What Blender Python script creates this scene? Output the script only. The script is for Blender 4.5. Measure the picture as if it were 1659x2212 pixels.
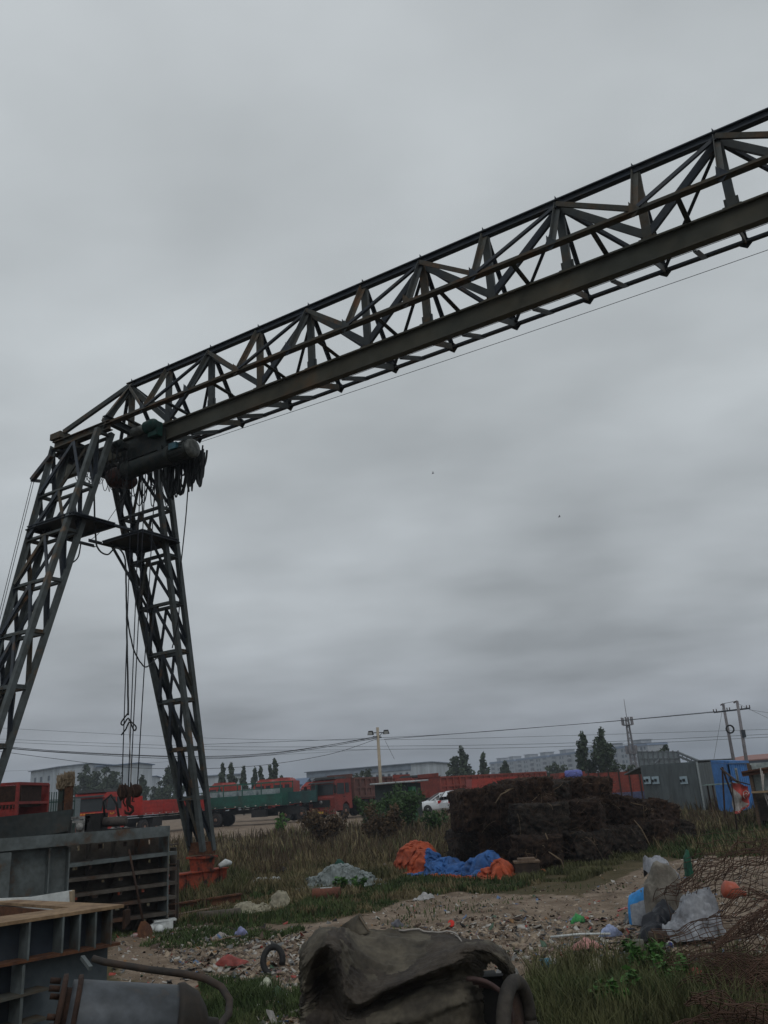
import bpy, math, random
import numpy as np
from mathutils import Vector, Matrix, noise
random.seed(7); rng = np.random.default_rng(7)
R_ = math.radians
for o in list(bpy.data.objects): bpy.data.objects.remove(o)
scene = bpy.context.scene
col = scene.collection

# ------------------------------------------------------------------ camera
F_PX, PITCH, ROLL, H = 1835.2, 0.3214, 0.0652, 1.8          # focal length in pixels of a 1659 px wide frame
cp, sp = math.cos(PITCH), math.sin(PITCH)
c_, s_ = math.cos(ROLL), math.sin(ROLL)
FW = Vector((0, cp, sp)); U0 = Vector((0, -sp, cp)); R0 = Vector((1, 0, 0))
RT = c_*R0 - s_*U0; UP = s_*R0 + c_*U0
CAM = Vector((0, 0, H))
cd = bpy.data.cameras.new('camera'); co = bpy.data.objects.new('camera', cd); col.objects.link(co)
co.matrix_world = Matrix(((RT.x, UP.x, -FW.x, 0), (RT.y, UP.y, -FW.y, 0), (RT.z, UP.z, -FW.z, H), (0, 0, 0, 1)))
cd.sensor_fit = 'HORIZONTAL'; cd.sensor_width = 36; cd.lens = 36*F_PX/1659
cd.clip_start = .05; cd.clip_end = 12000
scene.camera = co
scene.view_settings.view_transform = 'Standard'; scene.view_settings.look = 'None'
scene.view_settings.exposure = 0; scene.view_settings.gamma = 1

# ------------------------------------------------------------------ overcast sky
SUN_EL, SUN_AZ = R_(50), R_(165)
w = bpy.data.worlds.new('World'); scene.world = w; w.use_nodes = True
nt = w.node_tree; nt.nodes.clear()
def N(t, **k):
    n = nt.nodes.new(t)
    for a, b in k.items(): setattr(n, a, b)
    return n
L = nt.links.new
tc = N('ShaderNodeTexCoord'); sx = N('ShaderNodeSeparateXYZ'); L(tc.outputs['Generated'], sx.inputs[0])
def math_(op, a, b=None, clamp=False):
    m = N('ShaderNodeMath', operation=op, use_clamp=clamp)
    for i, v in enumerate((a, b)):
        if v is None: continue
        if isinstance(v, (int, float)): m.inputs[i].default_value = v
        else: L(v, m.inputs[i])
    return m.outputs[0]
zc = math_('MAXIMUM', sx.outputs[2], 0.0)
den = math_('ADD', zc, 0.13)
cx = N('ShaderNodeCombineXYZ'); L(math_('DIVIDE', sx.outputs[0], den), cx.inputs[0]); L(math_('DIVIDE', sx.outputs[1], den), cx.inputs[1])
def wnoise(scale, detail, rough, loc, sc=(1, 1, 1)):
    mp = N('ShaderNodeMapping'); mp.inputs['Location'].default_value = loc; mp.inputs['Scale'].default_value = sc
    mp.inputs['Rotation'].default_value = (0, 0, R_(18))
    L(cx.outputs[0], mp.inputs[0]); n = N('ShaderNodeTexNoise'); n.inputs['Scale'].default_value = scale
    n.inputs['Detail'].default_value = detail; n.inputs['Roughness'].default_value = rough
    L(mp.outputs[0], n.inputs['Vector']); return n.outputs['Fac']
n1 = wnoise(.8, 3, .45, (3.1, 1.7, 0), (1.25, .8, 1)); n2 = wnoise(1.9, 4, .5, (7, 2, 0), (.85, 1.15, 1))
cl = math_('ADD', math_('MULTIPLY', n1, .66), math_('MULTIPLY', n2, .34))
rc = N('ShaderNodeMapRange'); rc.inputs['From Min'].default_value = .34; rc.inputs['From Max'].default_value = .66
rc.inputs['To Min'].default_value = .70; rc.inputs['To Max'].default_value = 1.20; L(cl, rc.inputs['Value'])
gr = N('ShaderNodeValToRGB'); L(zc, gr.inputs[0]); e = gr.color_ramp.elements
e[0].position = 0; e[0].color = (.235, .264, .305, 1)
e[1].position = 1; e[1].color = (.57, .60, .625, 1)
for p, c in ((.08, (.325, .353, .392, 1)), (.20, (.455, .488, .515, 1)), (.42, (.525, .563, .583, 1)), (.68, (.545, .583, .602, 1))):
    k = e.new(p); k.color = c
mul = N('ShaderNodeMix', data_type='RGBA', blend_type='MULTIPLY'); mul.inputs['Factor'].default_value = 1
L(gr.outputs[0], mul.inputs['A']); L(rc.outputs[0], mul.inputs['B'])
sky = N('ShaderNodeTexSky', sky_type='NISHITA'); sky.sun_disc = False; sky.sun_elevation = SUN_EL; sky.sun_rotation = SUN_AZ
sky.air_density = 1.6; sky.dust_density = 4
sk = N('ShaderNodeMix', data_type='RGBA', blend_type='MULTIPLY'); sk.inputs['Factor'].default_value = 1
L(sky.outputs[0], sk.inputs['A']); sk.inputs['B'].default_value = (.07, .07, .07, 1)
mx = N('ShaderNodeMix', data_type='RGBA'); mx.inputs['Factor'].default_value = .08
L(mul.outputs['Result'], mx.inputs['A']); L(sk.outputs['Result'], mx.inputs['B'])
bg = N('ShaderNodeBackground'); bg.inputs['Strength'].default_value = 1.0; L(mx.outputs['Result'], bg.inputs[0])
wo = N('ShaderNodeOutputWorld'); L(bg.outputs[0], wo.inputs[0])
sd = bpy.data.lights.new('sun', 'SUN'); sd.energy = .5; sd.angle = R_(20); sd.color = (1, .97, .93)
so = bpy.data.objects.new('sun', sd); col.objects.link(so)
so.rotation_euler = (R_(90)-SUN_EL, 0, SUN_AZ+math.pi)   # light comes from the sky's sun direction
so.rotation_euler = Vector((math.sin(SUN_AZ)*math.cos(SUN_EL), math.cos(SUN_AZ)*math.cos(SUN_EL), math.sin(SUN_EL))).to_track_quat('Z', 'Y').to_euler()

# ------------------------------------------------------------------ helpers
def ray(x, y): return FW + RT*((x-829.5)/F_PX) + UP*((1106-y)/F_PX)
def hz(x, y):                                    # height of the terrain
    t = min(1, max(0, (y-36)/12)); t = t*t*(3-2*t)
    return t*.34
def G(x, y, z=None):                             # ground point seen at (x, y)
    d = ray(x, y); h = 0 if z is None else z; p = None
    for _ in range(8):
        t = (h-H)/d.z if d.z < -1e-4 else 500
        p = CAM + d*t
        if z is not None: break
        h = hz(p.x, p.y)
    return p
def D(x, y, Y): d = ray(x, y); return CAM + d*(Y/d.y)
def VP(x, y, P, dr):                             # point on the vertical plane through P along dr
    n = Vector((-dr[1], dr[0], 0)); d = ray(x, y); return CAM + d*((P-CAM).dot(n)/d.dot(n))
def V(*a): return Vector(a)

MATS = {}
def mat(name, c1, c2=None, scale=3, rough=.8, metal=0, bump=.15, bscale=None, thr=(.42, .6), c3=None, alpha=None, detail=6, stretch=None, tint=.18, spec=.3):
    if name in MATS: return MATS[name]
    m = bpy.data.materials.new(name); m.use_nodes = True; t = m.node_tree; b = t.nodes['Principled BSDF']
    b.inputs['Roughness'].default_value = rough; b.inputs['Metallic'].default_value = metal
    b.inputs['Specular IOR Level'].default_value = spec
    tc = t.nodes.new('ShaderNodeTexCoord'); mp = t.nodes.new('ShaderNodeMapping'); t.links.new(tc.outputs['Object'], mp.inputs[0])
    if stretch: mp.inputs['Scale'].default_value = stretch
    n = t.nodes.new('ShaderNodeTexNoise'); n.inputs['Scale'].default_value = scale; n.inputs['Detail'].default_value = detail
    n.inputs['Roughness'].default_value = .62; t.links.new(mp.outputs[0], n.inputs['Vector'])
    r = t.nodes.new('ShaderNodeValToRGB'); t.links.new(n.outputs['Fac'], r.inputs[0]); e = r.color_ramp.elements
    e[0].position = thr[0]; e[0].color = (*c1, 1); e[1].position = thr[1]; e[1].color = (*(c2 or c1), 1)
    if c3: k = e.new(min(.98, thr[1]+.12)); k.color = (*c3, 1)
    n3 = t.nodes.new('ShaderNodeTexNoise'); n3.inputs['Scale'].default_value = scale*5.3; n3.inputs['Detail'].default_value = 4
    t.links.new(mp.outputs[0], n3.inputs['Vector'])
    mr = t.nodes.new('ShaderNodeMapRange'); mr.inputs['From Min'].default_value = .3; mr.inputs['From Max'].default_value = .7
    mr.inputs['To Min'].default_value = 1-tint; mr.inputs['To Max'].default_value = 1+tint; t.links.new(n3.outputs['Fac'], mr.inputs['Value'])
    mu = t.nodes.new('ShaderNodeMix'); mu.data_type = 'RGBA'; mu.blend_type = 'MULTIPLY'; mu.inputs['Factor'].default_value = 1
    t.links.new(r.outputs[0], mu.inputs['A']); t.links.new(mr.outputs[0], mu.inputs['B'])
    t.links.new(mu.outputs['Result'], b.inputs['Base Color'])
    if bump:
        n2 = t.nodes.new('ShaderNodeTexNoise'); n2.inputs['Scale'].default_value = bscale or scale*6; n2.inputs['Detail'].default_value = 5
        t.links.new(mp.outputs[0], n2.inputs['Vector'])
        bp = t.nodes.new('ShaderNodeBump'); bp.inputs['Strength'].default_value = bump; bp.inputs['Distance'].default_value = .02
        t.links.new(n2.outputs['Fac'], bp.inputs['Height']); t.links.new(bp.outputs[0], b.inputs['Normal'])
    if alpha is not None: b.inputs['Alpha'].default_value = alpha
    MATS[name] = m; return m

STEEL = mat('weathered grey green steel', (.038, .048, .054), (.052, .056, .052), 1.6, .6, .1, .1, c3=(.085, .052, .030), thr=(.4, .58))
STEELD = mat('dark blue grey steel', (.027, .036, .050), (.038, .044, .052), 2, .6, .1, .1, c3=(.10, .06, .036))
STEELR = mat('rust streaked steel', (.062, .065, .058), (.080, .060, .040), 2.4, .75, .1, .15, c3=(.13, .068, .036), thr=(.42, .58))
IBEAM = mat('olive grey rail beam paint', (.062, .066, .054), (.076, .070, .050), .7, .6, .05, .08, c3=(.12, .075, .04), thr=(.35, .6), stretch=(1, 1, 1))
LEGM = mat('pale grey leg angle steel', (.085, .10, .104), (.062, .070, .068), 2, .6, .1, .1, c3=(.19, .12, .07))
FORM = mat('grey blue formwork paint', (.115, .135, .14), (.080, .092, .092), 2.4, .65, .1, .2, c3=(.085, .048, .028), thr=(.40, .55))
FORMD = mat('dirty formwork plate', (.10, .092, .078), (.055, .045, .038), 2.2, .7, .15, .2, c3=(.075, .036, .02), thr=(.36, .56))
RUST = mat('rust', (.11, .048, .024), (.06, .028, .018), 6, .9, 0, .3, c3=(.15, .075, .04))
RUSTD = mat('dark rust', (.028, .016, .012), (.045, .024, .016), 8, .9, 0, .3)
TANRUST = mat('sandy rust', (.25, .17, .10), (.17, .11, .065), 5, .9, 0, .2, c3=(.09, .045, .025), thr=(.4, .6))
BLACK = mat('black rubber', (.012, .012, .013), (.02, .02, .02), 5, .7, 0, .1)
GREASE = mat('greasy machine paint', (.014, .022, .022), (.03, .032, .028), 7, .5, .2, .2, c3=(.035, .024, .018))
MOTG = mat('motor green paint', (.012, .075, .060), (.02, .05, .045), 6, .5, .1, .1)
MOTGREY = mat('motor grey', (.16, .17, .16), (.08, .085, .08), 9, .5, .3, .1)
MOTBLUE = mat('junction box blue', (.03, .12, .17), (.03, .08, .10), 6, .5, 0, .1)
RED = mat('truck red paint', (.40, .030, .022), (.30, .026, .02), 1.2, .45, 0, .04, c3=(.20, .03, .022))
REDD = mat('faded red body paint', (.24, .048, .032), (.17, .038, .028), 1.6, .7, 0, .1, c3=(.12, .04, .03))
REDO = mat('bright orange red cab', (.30, .036, .024), (.24, .034, .024), 1.5, .5, 0, .03)
REDBASE = mat('flaking orange red primer', (.30, .055, .026), (.26, .05, .026), 4, .85, 0, .3, c3=(.025, .024, .02), thr=(.38, .50))
BROWNR = mat('brown red tipper body', (.14, .062, .050), (.10, .052, .045), 1.6, .8, 0, .1)
TGREEN = mat('teal green truck paint', (.018, .10, .075), (.02, .075, .06), 1.4, .6, 0, .05, c3=(.05, .06, .04))
TGREEN2 = mat('dark teal truck side', (.02, .075, .075), (.025, .055, .055), 1.4, .6, 0, .05)
GLASS = mat('dark glass', (.014, .018, .021), (.022, .027, .03), 1, .28, 0, 0, spec=.3)
WHITEP = mat('white car paint', (.62, .66, .70), None, 1, .3, 0, 0, tint=.03, spec=.5)
WHITEB = mat('dull white board', (.55, .58, .58), (.46, .48, .47), 3, .6, 0, .05, c3=(.28, .25, .2), thr=(.5, .7))
CHROME = mat('rim metal', (.24, .25, .26), (.14, .12, .11), 6, .4, .5, .1)
LAMP = mat('lamp lens', (.6, .6, .6), None, 2, .2, 0, 0, tint=.05)
LAMPR = mat('red tail lamp', (.5, .02, .02), None, 2, .2, 0, 0, tint=.05)
YEL = mat('yellow orange sign paint', (.62, .26, .03), None, 6, .6, 0, 0)
CONC = mat('pale concrete', (.40, .34, .26), (.32, .28, .22), 2, .9, 0, .2, stretch=(1, 1, .3))
CONCG = mat('grey concrete pole', (.20, .19, .20), (.15, .145, .155), 2, .9, 0, .2)
ROPE = mat('dark steel rope', (.018, .022, .035), (.03, .03, .035), 20, .6, .3, .1)
WIRE = mat('black cable', (.015, .018, .02), None, 4, .6, 0, 0)
TARO = mat('orange tarpaulin', (.40, .078, .030), (.29, .058, .027), 3, .7, 0, .25, c3=(.16, .045, .03), thr=(.4, .6))
TARB = mat('blue tarpaulin', (.030, .115, .33), (.022, .07, .20), 3, .65, 0, .25, c3=(.026, .042, .085), thr=(.4, .6))
CANV = mat('dirty canvas', (.105, .092, .070), (.060, .053, .042), 4.5, .95, 0, .2, bscale=120, c3=(.036, .032, .028), thr=(.4, .6))
CANVD = mat('dark canvas', (.062, .052, .042), (.04, .034, .03), 3, .95, 0, .5, bscale=60)
WOODD = mat('weathered wood', (.13, .085, .055), (.07, .05, .038), 4, .9, 0, .3, stretch=(1, 1, 6))

class MB:
    def __init__(s): s.v = []; s.f = []; s.m = []; s.sm = []
    def add(s, vs, fs, mi=0, smooth=False):
        o = len(s.v); s.v += [tuple(v) for v in vs]; s.f += [tuple(i+o for i in f) for f in fs]
        s.m += [mi]*len(fs); s.sm += [smooth]*len(fs); return s
    def box(s, c, d, mi=0, rz=0, M=None, taper=1):
        hx, hy, hz_ = d[0]/2, d[1]/2, d[2]/2; vs = []
        for z in (-1, 1):
            k = taper if z > 0 else 1
            for x, y in ((-1, -1), (1, -1), (1, 1), (-1, 1)): vs.append(V(x*hx*k, y*hy*k, z*hz_))
        rot = M or Matrix.Rotation(rz, 3, 'Z'); vs = [rot@v + V(*c) for v in vs]
        return s.add(vs, [(3, 2, 1, 0), (4, 5, 6, 7), (0, 1, 5, 4), (1, 2, 6, 5), (2, 3, 7, 6), (3, 0, 4, 7)], mi)
    def frame_(s, a, b, up):
        d = (b-a).normalized(); u = up - d*up.dot(d)
        if u.length < 1e-3: u = V(1, 0, 0) - d*d.x
        if u.length < 1e-3: u = V(0, 1, 0) - d*d.y
        u.normalize(); return d, d.cross(u), u
    def prof(s, a, b, pts, up=V(0, 0, 1), mi=0):
        a = Vector(a); b = Vector(b); d, x, u = s.frame_(a, b, Vector(up)); n = len(pts)
        vs = [a + x*p + u*q for p, q in pts] + [b + x*p + u*q for p, q in pts]
        fs = [(i, (i+1) % n, n+(i+1) % n, n+i) for i in range(n)] + [tuple(range(n))[::-1], tuple(range(n, 2*n))]
        return s.add(vs, fs, mi)
    def bar(s, a, b, wd, ht=None, up=V(0, 0, 1), mi=0):
        h = (ht or wd)/2; k = wd/2
        return s.prof(a, b, [(-k, -h), (k, -h), (k, h), (-k, h)], up, mi)
    def angle(s, a, b, wd, t=.012, up=V(0, 0, 1), mi=0):
        k = wd/2
        return s.prof(a, b, [(-k, -k), (k, -k), (k, -k+t), (-k+t, -k+t), (-k+t, k), (-k, k)], up, mi)
    def chan(s, a, b, wd, dp, t=.012, up=V(0, 0, 1), mi=0):
        k = wd/2; h = dp/2
        return s.prof(a, b, [(-k, -h), (k, -h), (k, h), (k-t, h), (k-t, -h+t), (-k+t, -h+t), (-k+t, h), (-k, h)], up, mi)
    def ibeam(s, a, b, wd, ht, t=.02, up=V(0, 0, 1), mi=0):
        k = wd/2; h = ht/2; q = t/2.4
        return s.prof(a, b, [(-k, -h), (k, -h), (k, -h+t), (q, -h+t), (q, h-t), (k, h-t), (k, h), (-k, h), (-k, h-t), (-q, h-t), (-q, -h+t), (-k, -h+t)], up, mi)
    def tube(s, pts, r, n=6, mi=0, cap=True, smooth=True):
        pts = [Vector(p) for p in pts]; rs = r if isinstance(r, (list, tuple)) else [r]*len(pts); vs = []; pu = None
        for i, p in enumerate(pts):
            d = (pts[min(i+1, len(pts)-1)] - pts[max(i-1, 0)]).normalized()
            u = (pu - d*pu.dot(d)) if pu else (V(0, 0, 1) - d*d.z)
            if u.length < 1e-3: u = V(1, 0, 0) - d*d.x
            u.normalize(); pu = u; x = d.cross(u)
            vs += [p + (x*math.cos(2*math.pi*k/n) + u*math.sin(2*math.pi*k/n))*rs[i] for k in range(n)]
        fs = [(i*n+k, i*n+(k+1) % n, (i+1)*n+(k+1) % n, (i+1)*n+k) for i in range(len(pts)-1) for k in range(n)]
        if cap: fs += [tuple(range(n))[::-1], tuple(range((len(pts)-1)*n, len(pts)*n))]
        return s.add(vs, fs, mi, smooth)
    def lathe(s, c, ax, prof, n=20, mi=0, smooth=True):       # prof: (offset along axis, radius)
        ax = Vector(ax).normalized(); c = Vector(c)
        u = V(0, 0, 1) - ax*ax.z
        if u.length < 1e-3: u = V(1, 0, 0)
        u.normalize(); x = ax.cross(u); vs = []
        for t, r in prof: vs += [c + ax*t + (x*math.cos(2*math.pi*k/n) + u*math.sin(2*math.pi*k/n))*max(r, 1e-4) for k in range(n)]
        fs = [(i*n+k, i*n+(k+1) % n, (i+1)*n+(k+1) % n, (i+1)*n+k) for i in range(len(prof)-1) for k in range(n)]
        fs += [tuple(range(n))[::-1], tuple(range((len(prof)-1)*n, len(prof)*n))]
        return s.add(vs, fs, mi, smooth)
    def poly(s, pts, th, nrm, mi=0):                          # flat plate of real thickness
        nrm = Vector(nrm).normalized()*th/2; pts = [Vector(p) for p in pts]; n = len(pts)
        vs = [p-nrm for p in pts] + [p+nrm for p in pts]
        return s.add(vs, [tuple(range(n))[::-1], tuple(range(n, 2*n))] + [(i, (i+1) % n, n+(i+1) % n, n+i) for i in range(n)], mi)
    def grid(s, P, mi=0, smooth=True, closed=False):          # P[i][j]
        n, m = len(P), len(P[0]); vs = [p for r in P for p in r]
        fs = [(i*m+j, i*m+(j+1) % m, (i+1)*m+(j+1) % m, (i+1)*m+j) for i in range(n-1) for j in range(m if closed else m-1)]
        return s.add(vs, fs, mi, smooth)
    def build(s, name, mats, parent=None, fix=False):
        me = bpy.data.meshes.new(name); me.from_pydata(s.v, [], s.f)
        for m in (mats if isinstance(mats, (list, tuple)) else [mats]): me.materials.append(m)
        me.polygons.foreach_set('material_index', s.m); me.polygons.foreach_set('use_smooth', s.sm)
        if fix:
            import bmesh
            b = bmesh.new(); b.from_mesh(me); bmesh.ops.recalc_face_normals(b, faces=b.faces); b.to_mesh(me); b.free()
        me.update(); o = bpy.data.objects.new(name, me); col.objects.link(o)
        if parent: o.parent = parent
        return o
def big(name, verts, faces, mats, mi=None, smooth=False):     # numpy mesh, faces all of one size
    me = bpy.data.meshes.new(name); nv, (nf, k) = len(verts), faces.shape
    me.vertices.add(nv); me.vertices.foreach_set('co', np.ascontiguousarray(verts, dtype=np.float32).ravel())
    me.loops.add(nf*k); me.loops.foreach_set('vertex_index', faces.astype(np.int32).ravel())
    me.polygons.add(nf); me.polygons.foreach_set('loop_start', np.arange(0, nf*k, k, dtype=np.int32))
    me.polygons.foreach_set('loop_total', np.full(nf, k, dtype=np.int32))
    for m in (mats if isinstance(mats, (list, tuple)) else [mats]): me.materials.append(m)
    if mi is not None: me.polygons.foreach_set('material_index', mi.astype(np.int32))
    if smooth: me.polygons.foreach_set('use_smooth', np.ones(nf, dtype=bool))
    me.update(calc_edges=True); me.validate(); o = bpy.data.objects.new(name, me); col.objects.link(o); return o
def tag(o, label=None, cat=None, group=None, kind=None):
    if label: o['label'] = label
    if cat: o['category'] = cat
    if group: o['group'] = group
    if kind: o['kind'] = kind
    return o
def thing(name, label, cat, loc=(0, 0, 0), rz=0, group=None):
    o = bpy.data.objects.new(name, None); col.objects.link(o); o.location = loc; o.rotation_euler = (0, 0, rz)
    o.empty_display_size = .2
    return tag(o, label, cat, group)
def copy_tree(o, parent=None):
    c = o.copy(); col.objects.link(c)
    if parent: c.parent = parent
    for ch in list(o.children): copy_tree(ch, c)
    return c
def fb(p, s=1, o=0):                                           # fractal noise -1..1
    return noise.fractal(Vector(p)*s + V(o, o*1.7, o*.3), 1.0, 2.0, 4)

# ------------------------------------------------------------------ ground
def inpoly(x, y, poly):
    r = np.zeros(x.shape, bool); n = len(poly)
    for i in range(n):
        x1, y1 = poly[i]; x2, y2 = poly[(i+1) % n]
        c = ((y1 > y) != (y2 > y)) & (x < (x2-x1)*(y-y1)/((y2-y1) if y2 != y1 else 1e-9)+x1); r ^= c
    return r
def gpoly(pix): return [(G(x, y).x, G(x, y).y) for x, y in pix]
_perm = rng.permutation(256)
def vnoise(x, y):
    xi = np.floor(x).astype(int); yi = np.floor(y).astype(int); xf = x-xi; yf = y-yi
    u = xf*xf*(3-2*xf); v = yf*yf*(3-2*yf)
    h = lambda a, b: _perm[(_perm[a & 255]+b) & 255]/255.
    return (h(xi, yi)*(1-u)+h(xi+1, yi)*u)*(1-v)+(h(xi, yi+1)*(1-u)+h(xi+1, yi+1)*u)*v
def fnoise(x, y): return (vnoise(x, y)+.5*vnoise(x*2.1+9, y*2.1+4)+.25*vnoise(x*4.3+3, y*4.3+8))/1.75
# dirt track and litter yard; everything else is grown over
DIRT = gpoly([(840, 2230), (640, 2230), (620, 2120), (400, 2130), (240, 2120), (240, 2005), (420, 1994), (640, 1998), (800, 1975), (880, 1945), (1000, 1925), (1230, 1938), (1390, 1875), (1500, 1850), (1900, 1830), (2000, 2000), (1500, 2080), (1240, 2090), (1180, 2110), (1180, 2230)])
YARD = [(-70, 44.5), (-8, 44.5), (6, 52), (18, 58), (40, 60), (120, 80), (120, 140), (-120, 140), (-120, 44.5)]
def dirtmask(x, y):
    wob = (fnoise(x*.8+5, y*.8)-.5)*2.2; wob2 = (fnoise(x*.8+25, y*.8+7)-.5)*2.2
    far = np.clip((y-20)/20, .3, 1.5)
    return inpoly(x+wob*far, y+wob2*far, DIRT) | inpoly(x+wob*2, y+wob2*2, YARD)
def axis(lo, hi, near, s0, gfac):
    a = [near[0]]; st = s0
    while a[-1] < near[1]: a.append(a[-1]+s0)
    while a[-1] < hi: st *= gfac; a.append(a[-1]+st)
    st = s0; b = []; c = near[0]
    while c > lo: st *= gfac; c -= st; b.append(c)
    return np.array(b[::-1]+a)
gx = axis(-3500, 3500, (-9, 14), .11, 1.09); gy = axis(-60, 6000, (4, 30), .11, 1.07)
X, Y = np.meshgrid(gx, gy, indexing='ij')
T = np.clip((Y-36)/12, 0, 1); Z = T*T*(3-2*T)*.34
amp = np.clip(1-(np.hypot(X, Y)-30)/60, 0, 1)
Z = Z + amp*((fnoise(X*.5, Y*.5)-.5)*.10 + (fnoise(X*2.3, Y*2.3)-.5)*.055)
dm = dirtmask(X, Y).astype(float)
vs = np.stack([X, Y, Z], -1).reshape(-1, 3); n_, m_ = X.shape
I = np.arange(n_*m_).reshape(n_, m_)
fs = np.stack([I[:-1, :-1], I[1:, :-1], I[1:, 1:], I[:-1, 1:]], -1).reshape(-1, 4)
gm = bpy.data.materials.new('dirt and undergrowth'); gm.use_nodes = True; t = gm.node_tree; b = t.nodes['Principled BSDF']
b.inputs['Roughness'].default_value = .95; b.inputs['Specular IOR Level'].default_value = .15
def nn(tp, **k):
    q = t.nodes.new(tp)
    for a, v in k.items(): setattr(q, a, v)
    return q
tcn = nn('ShaderNodeTexCoord')
def tn(sc, det=8): q = nn('ShaderNodeTexNoise'); q.inputs['Scale'].default_value = sc; q.inputs['Detail'].default_value = det; q.inputs['Roughness'].default_value = .65; t.links.new(tcn.outputs['Object'], q.inputs['Vector']); return q.outputs['Fac']
def ramp(f, els):
    q = nn('ShaderNodeValToRGB'); t.links.new(f, q.inputs[0]); e = q.color_ramp.elements
    e[0].position, e[0].color = els[0][0], (*els[0][1], 1); e[1].position, e[1].color = els[-1][0], (*els[-1][1], 1)
    for p, c in els[1:-1]: k = e.new(p); k.color = (*c, 1)
    return q.outputs[0]
dirtc = ramp(tn(1.7, 12), [(.3, (.115, .084, .060)), (.48, (.185, .140, .102)), (.6, (.25, .195, .148)), (.72, (.32, .265, .21))])
veg = ramp(tn(.9, 10), [(.3, (.045, .042, .020)), (.5, (.080, .066, .034)), (.7, (.12, .092, .055))])
at = nn('ShaderNodeAttribute', attribute_name='cover')
mm = nn('ShaderNodeMix', data_type='RGBA'); t.links.new(at.outputs['Fac'], mm.inputs['Factor']); t.links.new(veg, mm.inputs['A']); t.links.new(dirtc, mm.inputs['B'])
sp_ = ramp(tn(22, 6), [(.35, (.72, .72, .72)), (.5, (1, 1, 1)), (.68, (1.0, 1.0, 1.0)), (.76, (1.9, 1.85, 1.8))])
m2 = nn('ShaderNodeMix', data_type='RGBA', blend_type='MULTIPLY'); m2.inputs['Factor'].default_value = 1
t.links.new(mm.outputs['Result'], m2.inputs['A']); t.links.new(sp_, m2.inputs['B']); t.links.new(m2.outputs['Result'], b.inputs['Base Color'])
bp = nn('ShaderNodeBump'); bp.inputs['Strength'].default_value = .6; bp.inputs['Distance'].default_value = .05
t.links.new(tn(9, 10), bp.inputs['Height']); t.links.new(bp.outputs[0], b.inputs['Normal'])
ground = big('ground', vs, fs, gm, smooth=True); tag(ground, kind='structure')
ca = ground.data.attributes.new('cover', 'FLOAT', 'POINT'); ca.data.foreach_set('value', dm.ravel().astype(np.float32))

# ------------------------------------------------------------------ draping: a small position based cloth solver
def drape(P0, rest, sdf, steps=200, its=5, damp=.97, gz=-9.8, dt=.012, stiff=.9, floor=0.006, fr=.92, seed=0, pin=None):
    X_ = P0.copy(); rg = np.random.default_rng(seed); X_ += rg.normal(size=X_.shape)*.004; Vp = X_.copy(); n, m = X_.shape[:2]
    rx, ry = rest; rd = math.hypot(rx, ry)
    batches = []
    def ax0(st, L0, w_): 
        for o in range(2*st):
            i = np.arange(o, n-st, 2*st)
            if len(i): batches.append(((i, slice(None)), (i+st, slice(None)), L0, w_))
            if o >= st: pass
        return
    for o in range(2):
        i = np.arange(o, n-1, 2); batches.append((np.ix_(i, range(m)), np.ix_(i+1, range(m)), rx, 1.))
        j = np.arange(o, m-1, 2); batches.append((np.ix_(range(n), j), np.ix_(range(n), j+1), ry, 1.))
    for o in range(2):
        for pz in range(2):
            i = np.arange(o, n-1, 2); j = np.arange(pz, m-1, 2)
            batches.append((np.ix_(i, j), np.ix_(i+1, j+1), rd, .4)); batches.append((np.ix_(i+1, j), np.ix_(i, j+1), rd, .4))
    for o in range(4):
        i = np.array([k for k in range(n-2) if k % 4 == o or k % 4 == (o+1) % 4 and False]); batches.append((np.ix_(i, range(m)), np.ix_(i+2, range(m)), 2*rx, .03))
        j = np.array([k for k in range(m-2) if k % 4 == o]); batches.append((np.ix_(range(n), j), np.ix_(range(n), j+2), 2*ry, .03))
    for st in range(steps):
        v = (X_-Vp)*damp; Vp = X_.copy(); X_ = X_+v; X_[..., 2] += gz*dt*dt
        for _ in range(its):
            for A_, B_, L0, w_ in batches:
                a = X_[A_]; b = X_[B_]; d = b-a; l = np.sqrt((d*d).sum(-1, keepdims=True))+1e-9
                c = d*((l-L0)/l)*.5*w_*stiff; X_[A_] = a+c; X_[B_] = b-c
        for f_ in sdf:
            dist, nrm = f_(X_); pen = dist < .008
            push = np.where(pen[..., None], nrm*(.008-dist)[..., None], 0); X_ = X_+push; dd = X_-Vp; tg = dd-nrm*(dd*nrm).sum(-1, keepdims=True); X_ = X_-np.where(pen[..., None], tg*fr, 0); Vp = np.where(pen[..., None], Vp+(X_-Vp)*.95, Vp)
        if pin is not None: X_[pin[0]] = pin[1]; Vp[pin[0]] = pin[1]
        low = X_[..., 2] < floor; X_[..., 2] = np.maximum(X_[..., 2], floor); X_[..., :2] -= np.where(low[..., None], (X_-Vp)[..., :2]*.9, 0); Vp = np.where(low[..., None], Vp+(X_-Vp)*.97, Vp)
    return X_
def s_ell(c, r3):
    c = np.array(c); r3 = np.array(r3)
    def f_(p): q = (p-c)/r3; k = np.sqrt((q*q).sum(-1))+1e-9; nn2 = q/r3; nn2 = nn2/(np.sqrt((nn2*nn2).sum(-1, keepdims=True))+1e-9); return (k-1)*r3.min(), nn2
    return f_
def s_box(c, h, rd=.05):
    c = np.array(c); h = np.array(h)-rd
    def f_(p):
        q = p-c; a = np.abs(q)-h; o = np.maximum(a, 0); lo = np.sqrt((o*o).sum(-1)); ins = np.minimum(a.max(-1), 0); d = lo+ins-rd
        k = a.argmax(-1); nin = np.zeros_like(p); np.put_along_axis(nin, k[..., None], np.take_along_axis(np.sign(q), k[..., None], -1), -1)
        no = o*np.sign(q)/(lo[..., None]+1e-9); return d, np.where((lo > 1e-6)[..., None], no, nin)
    return f_
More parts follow.
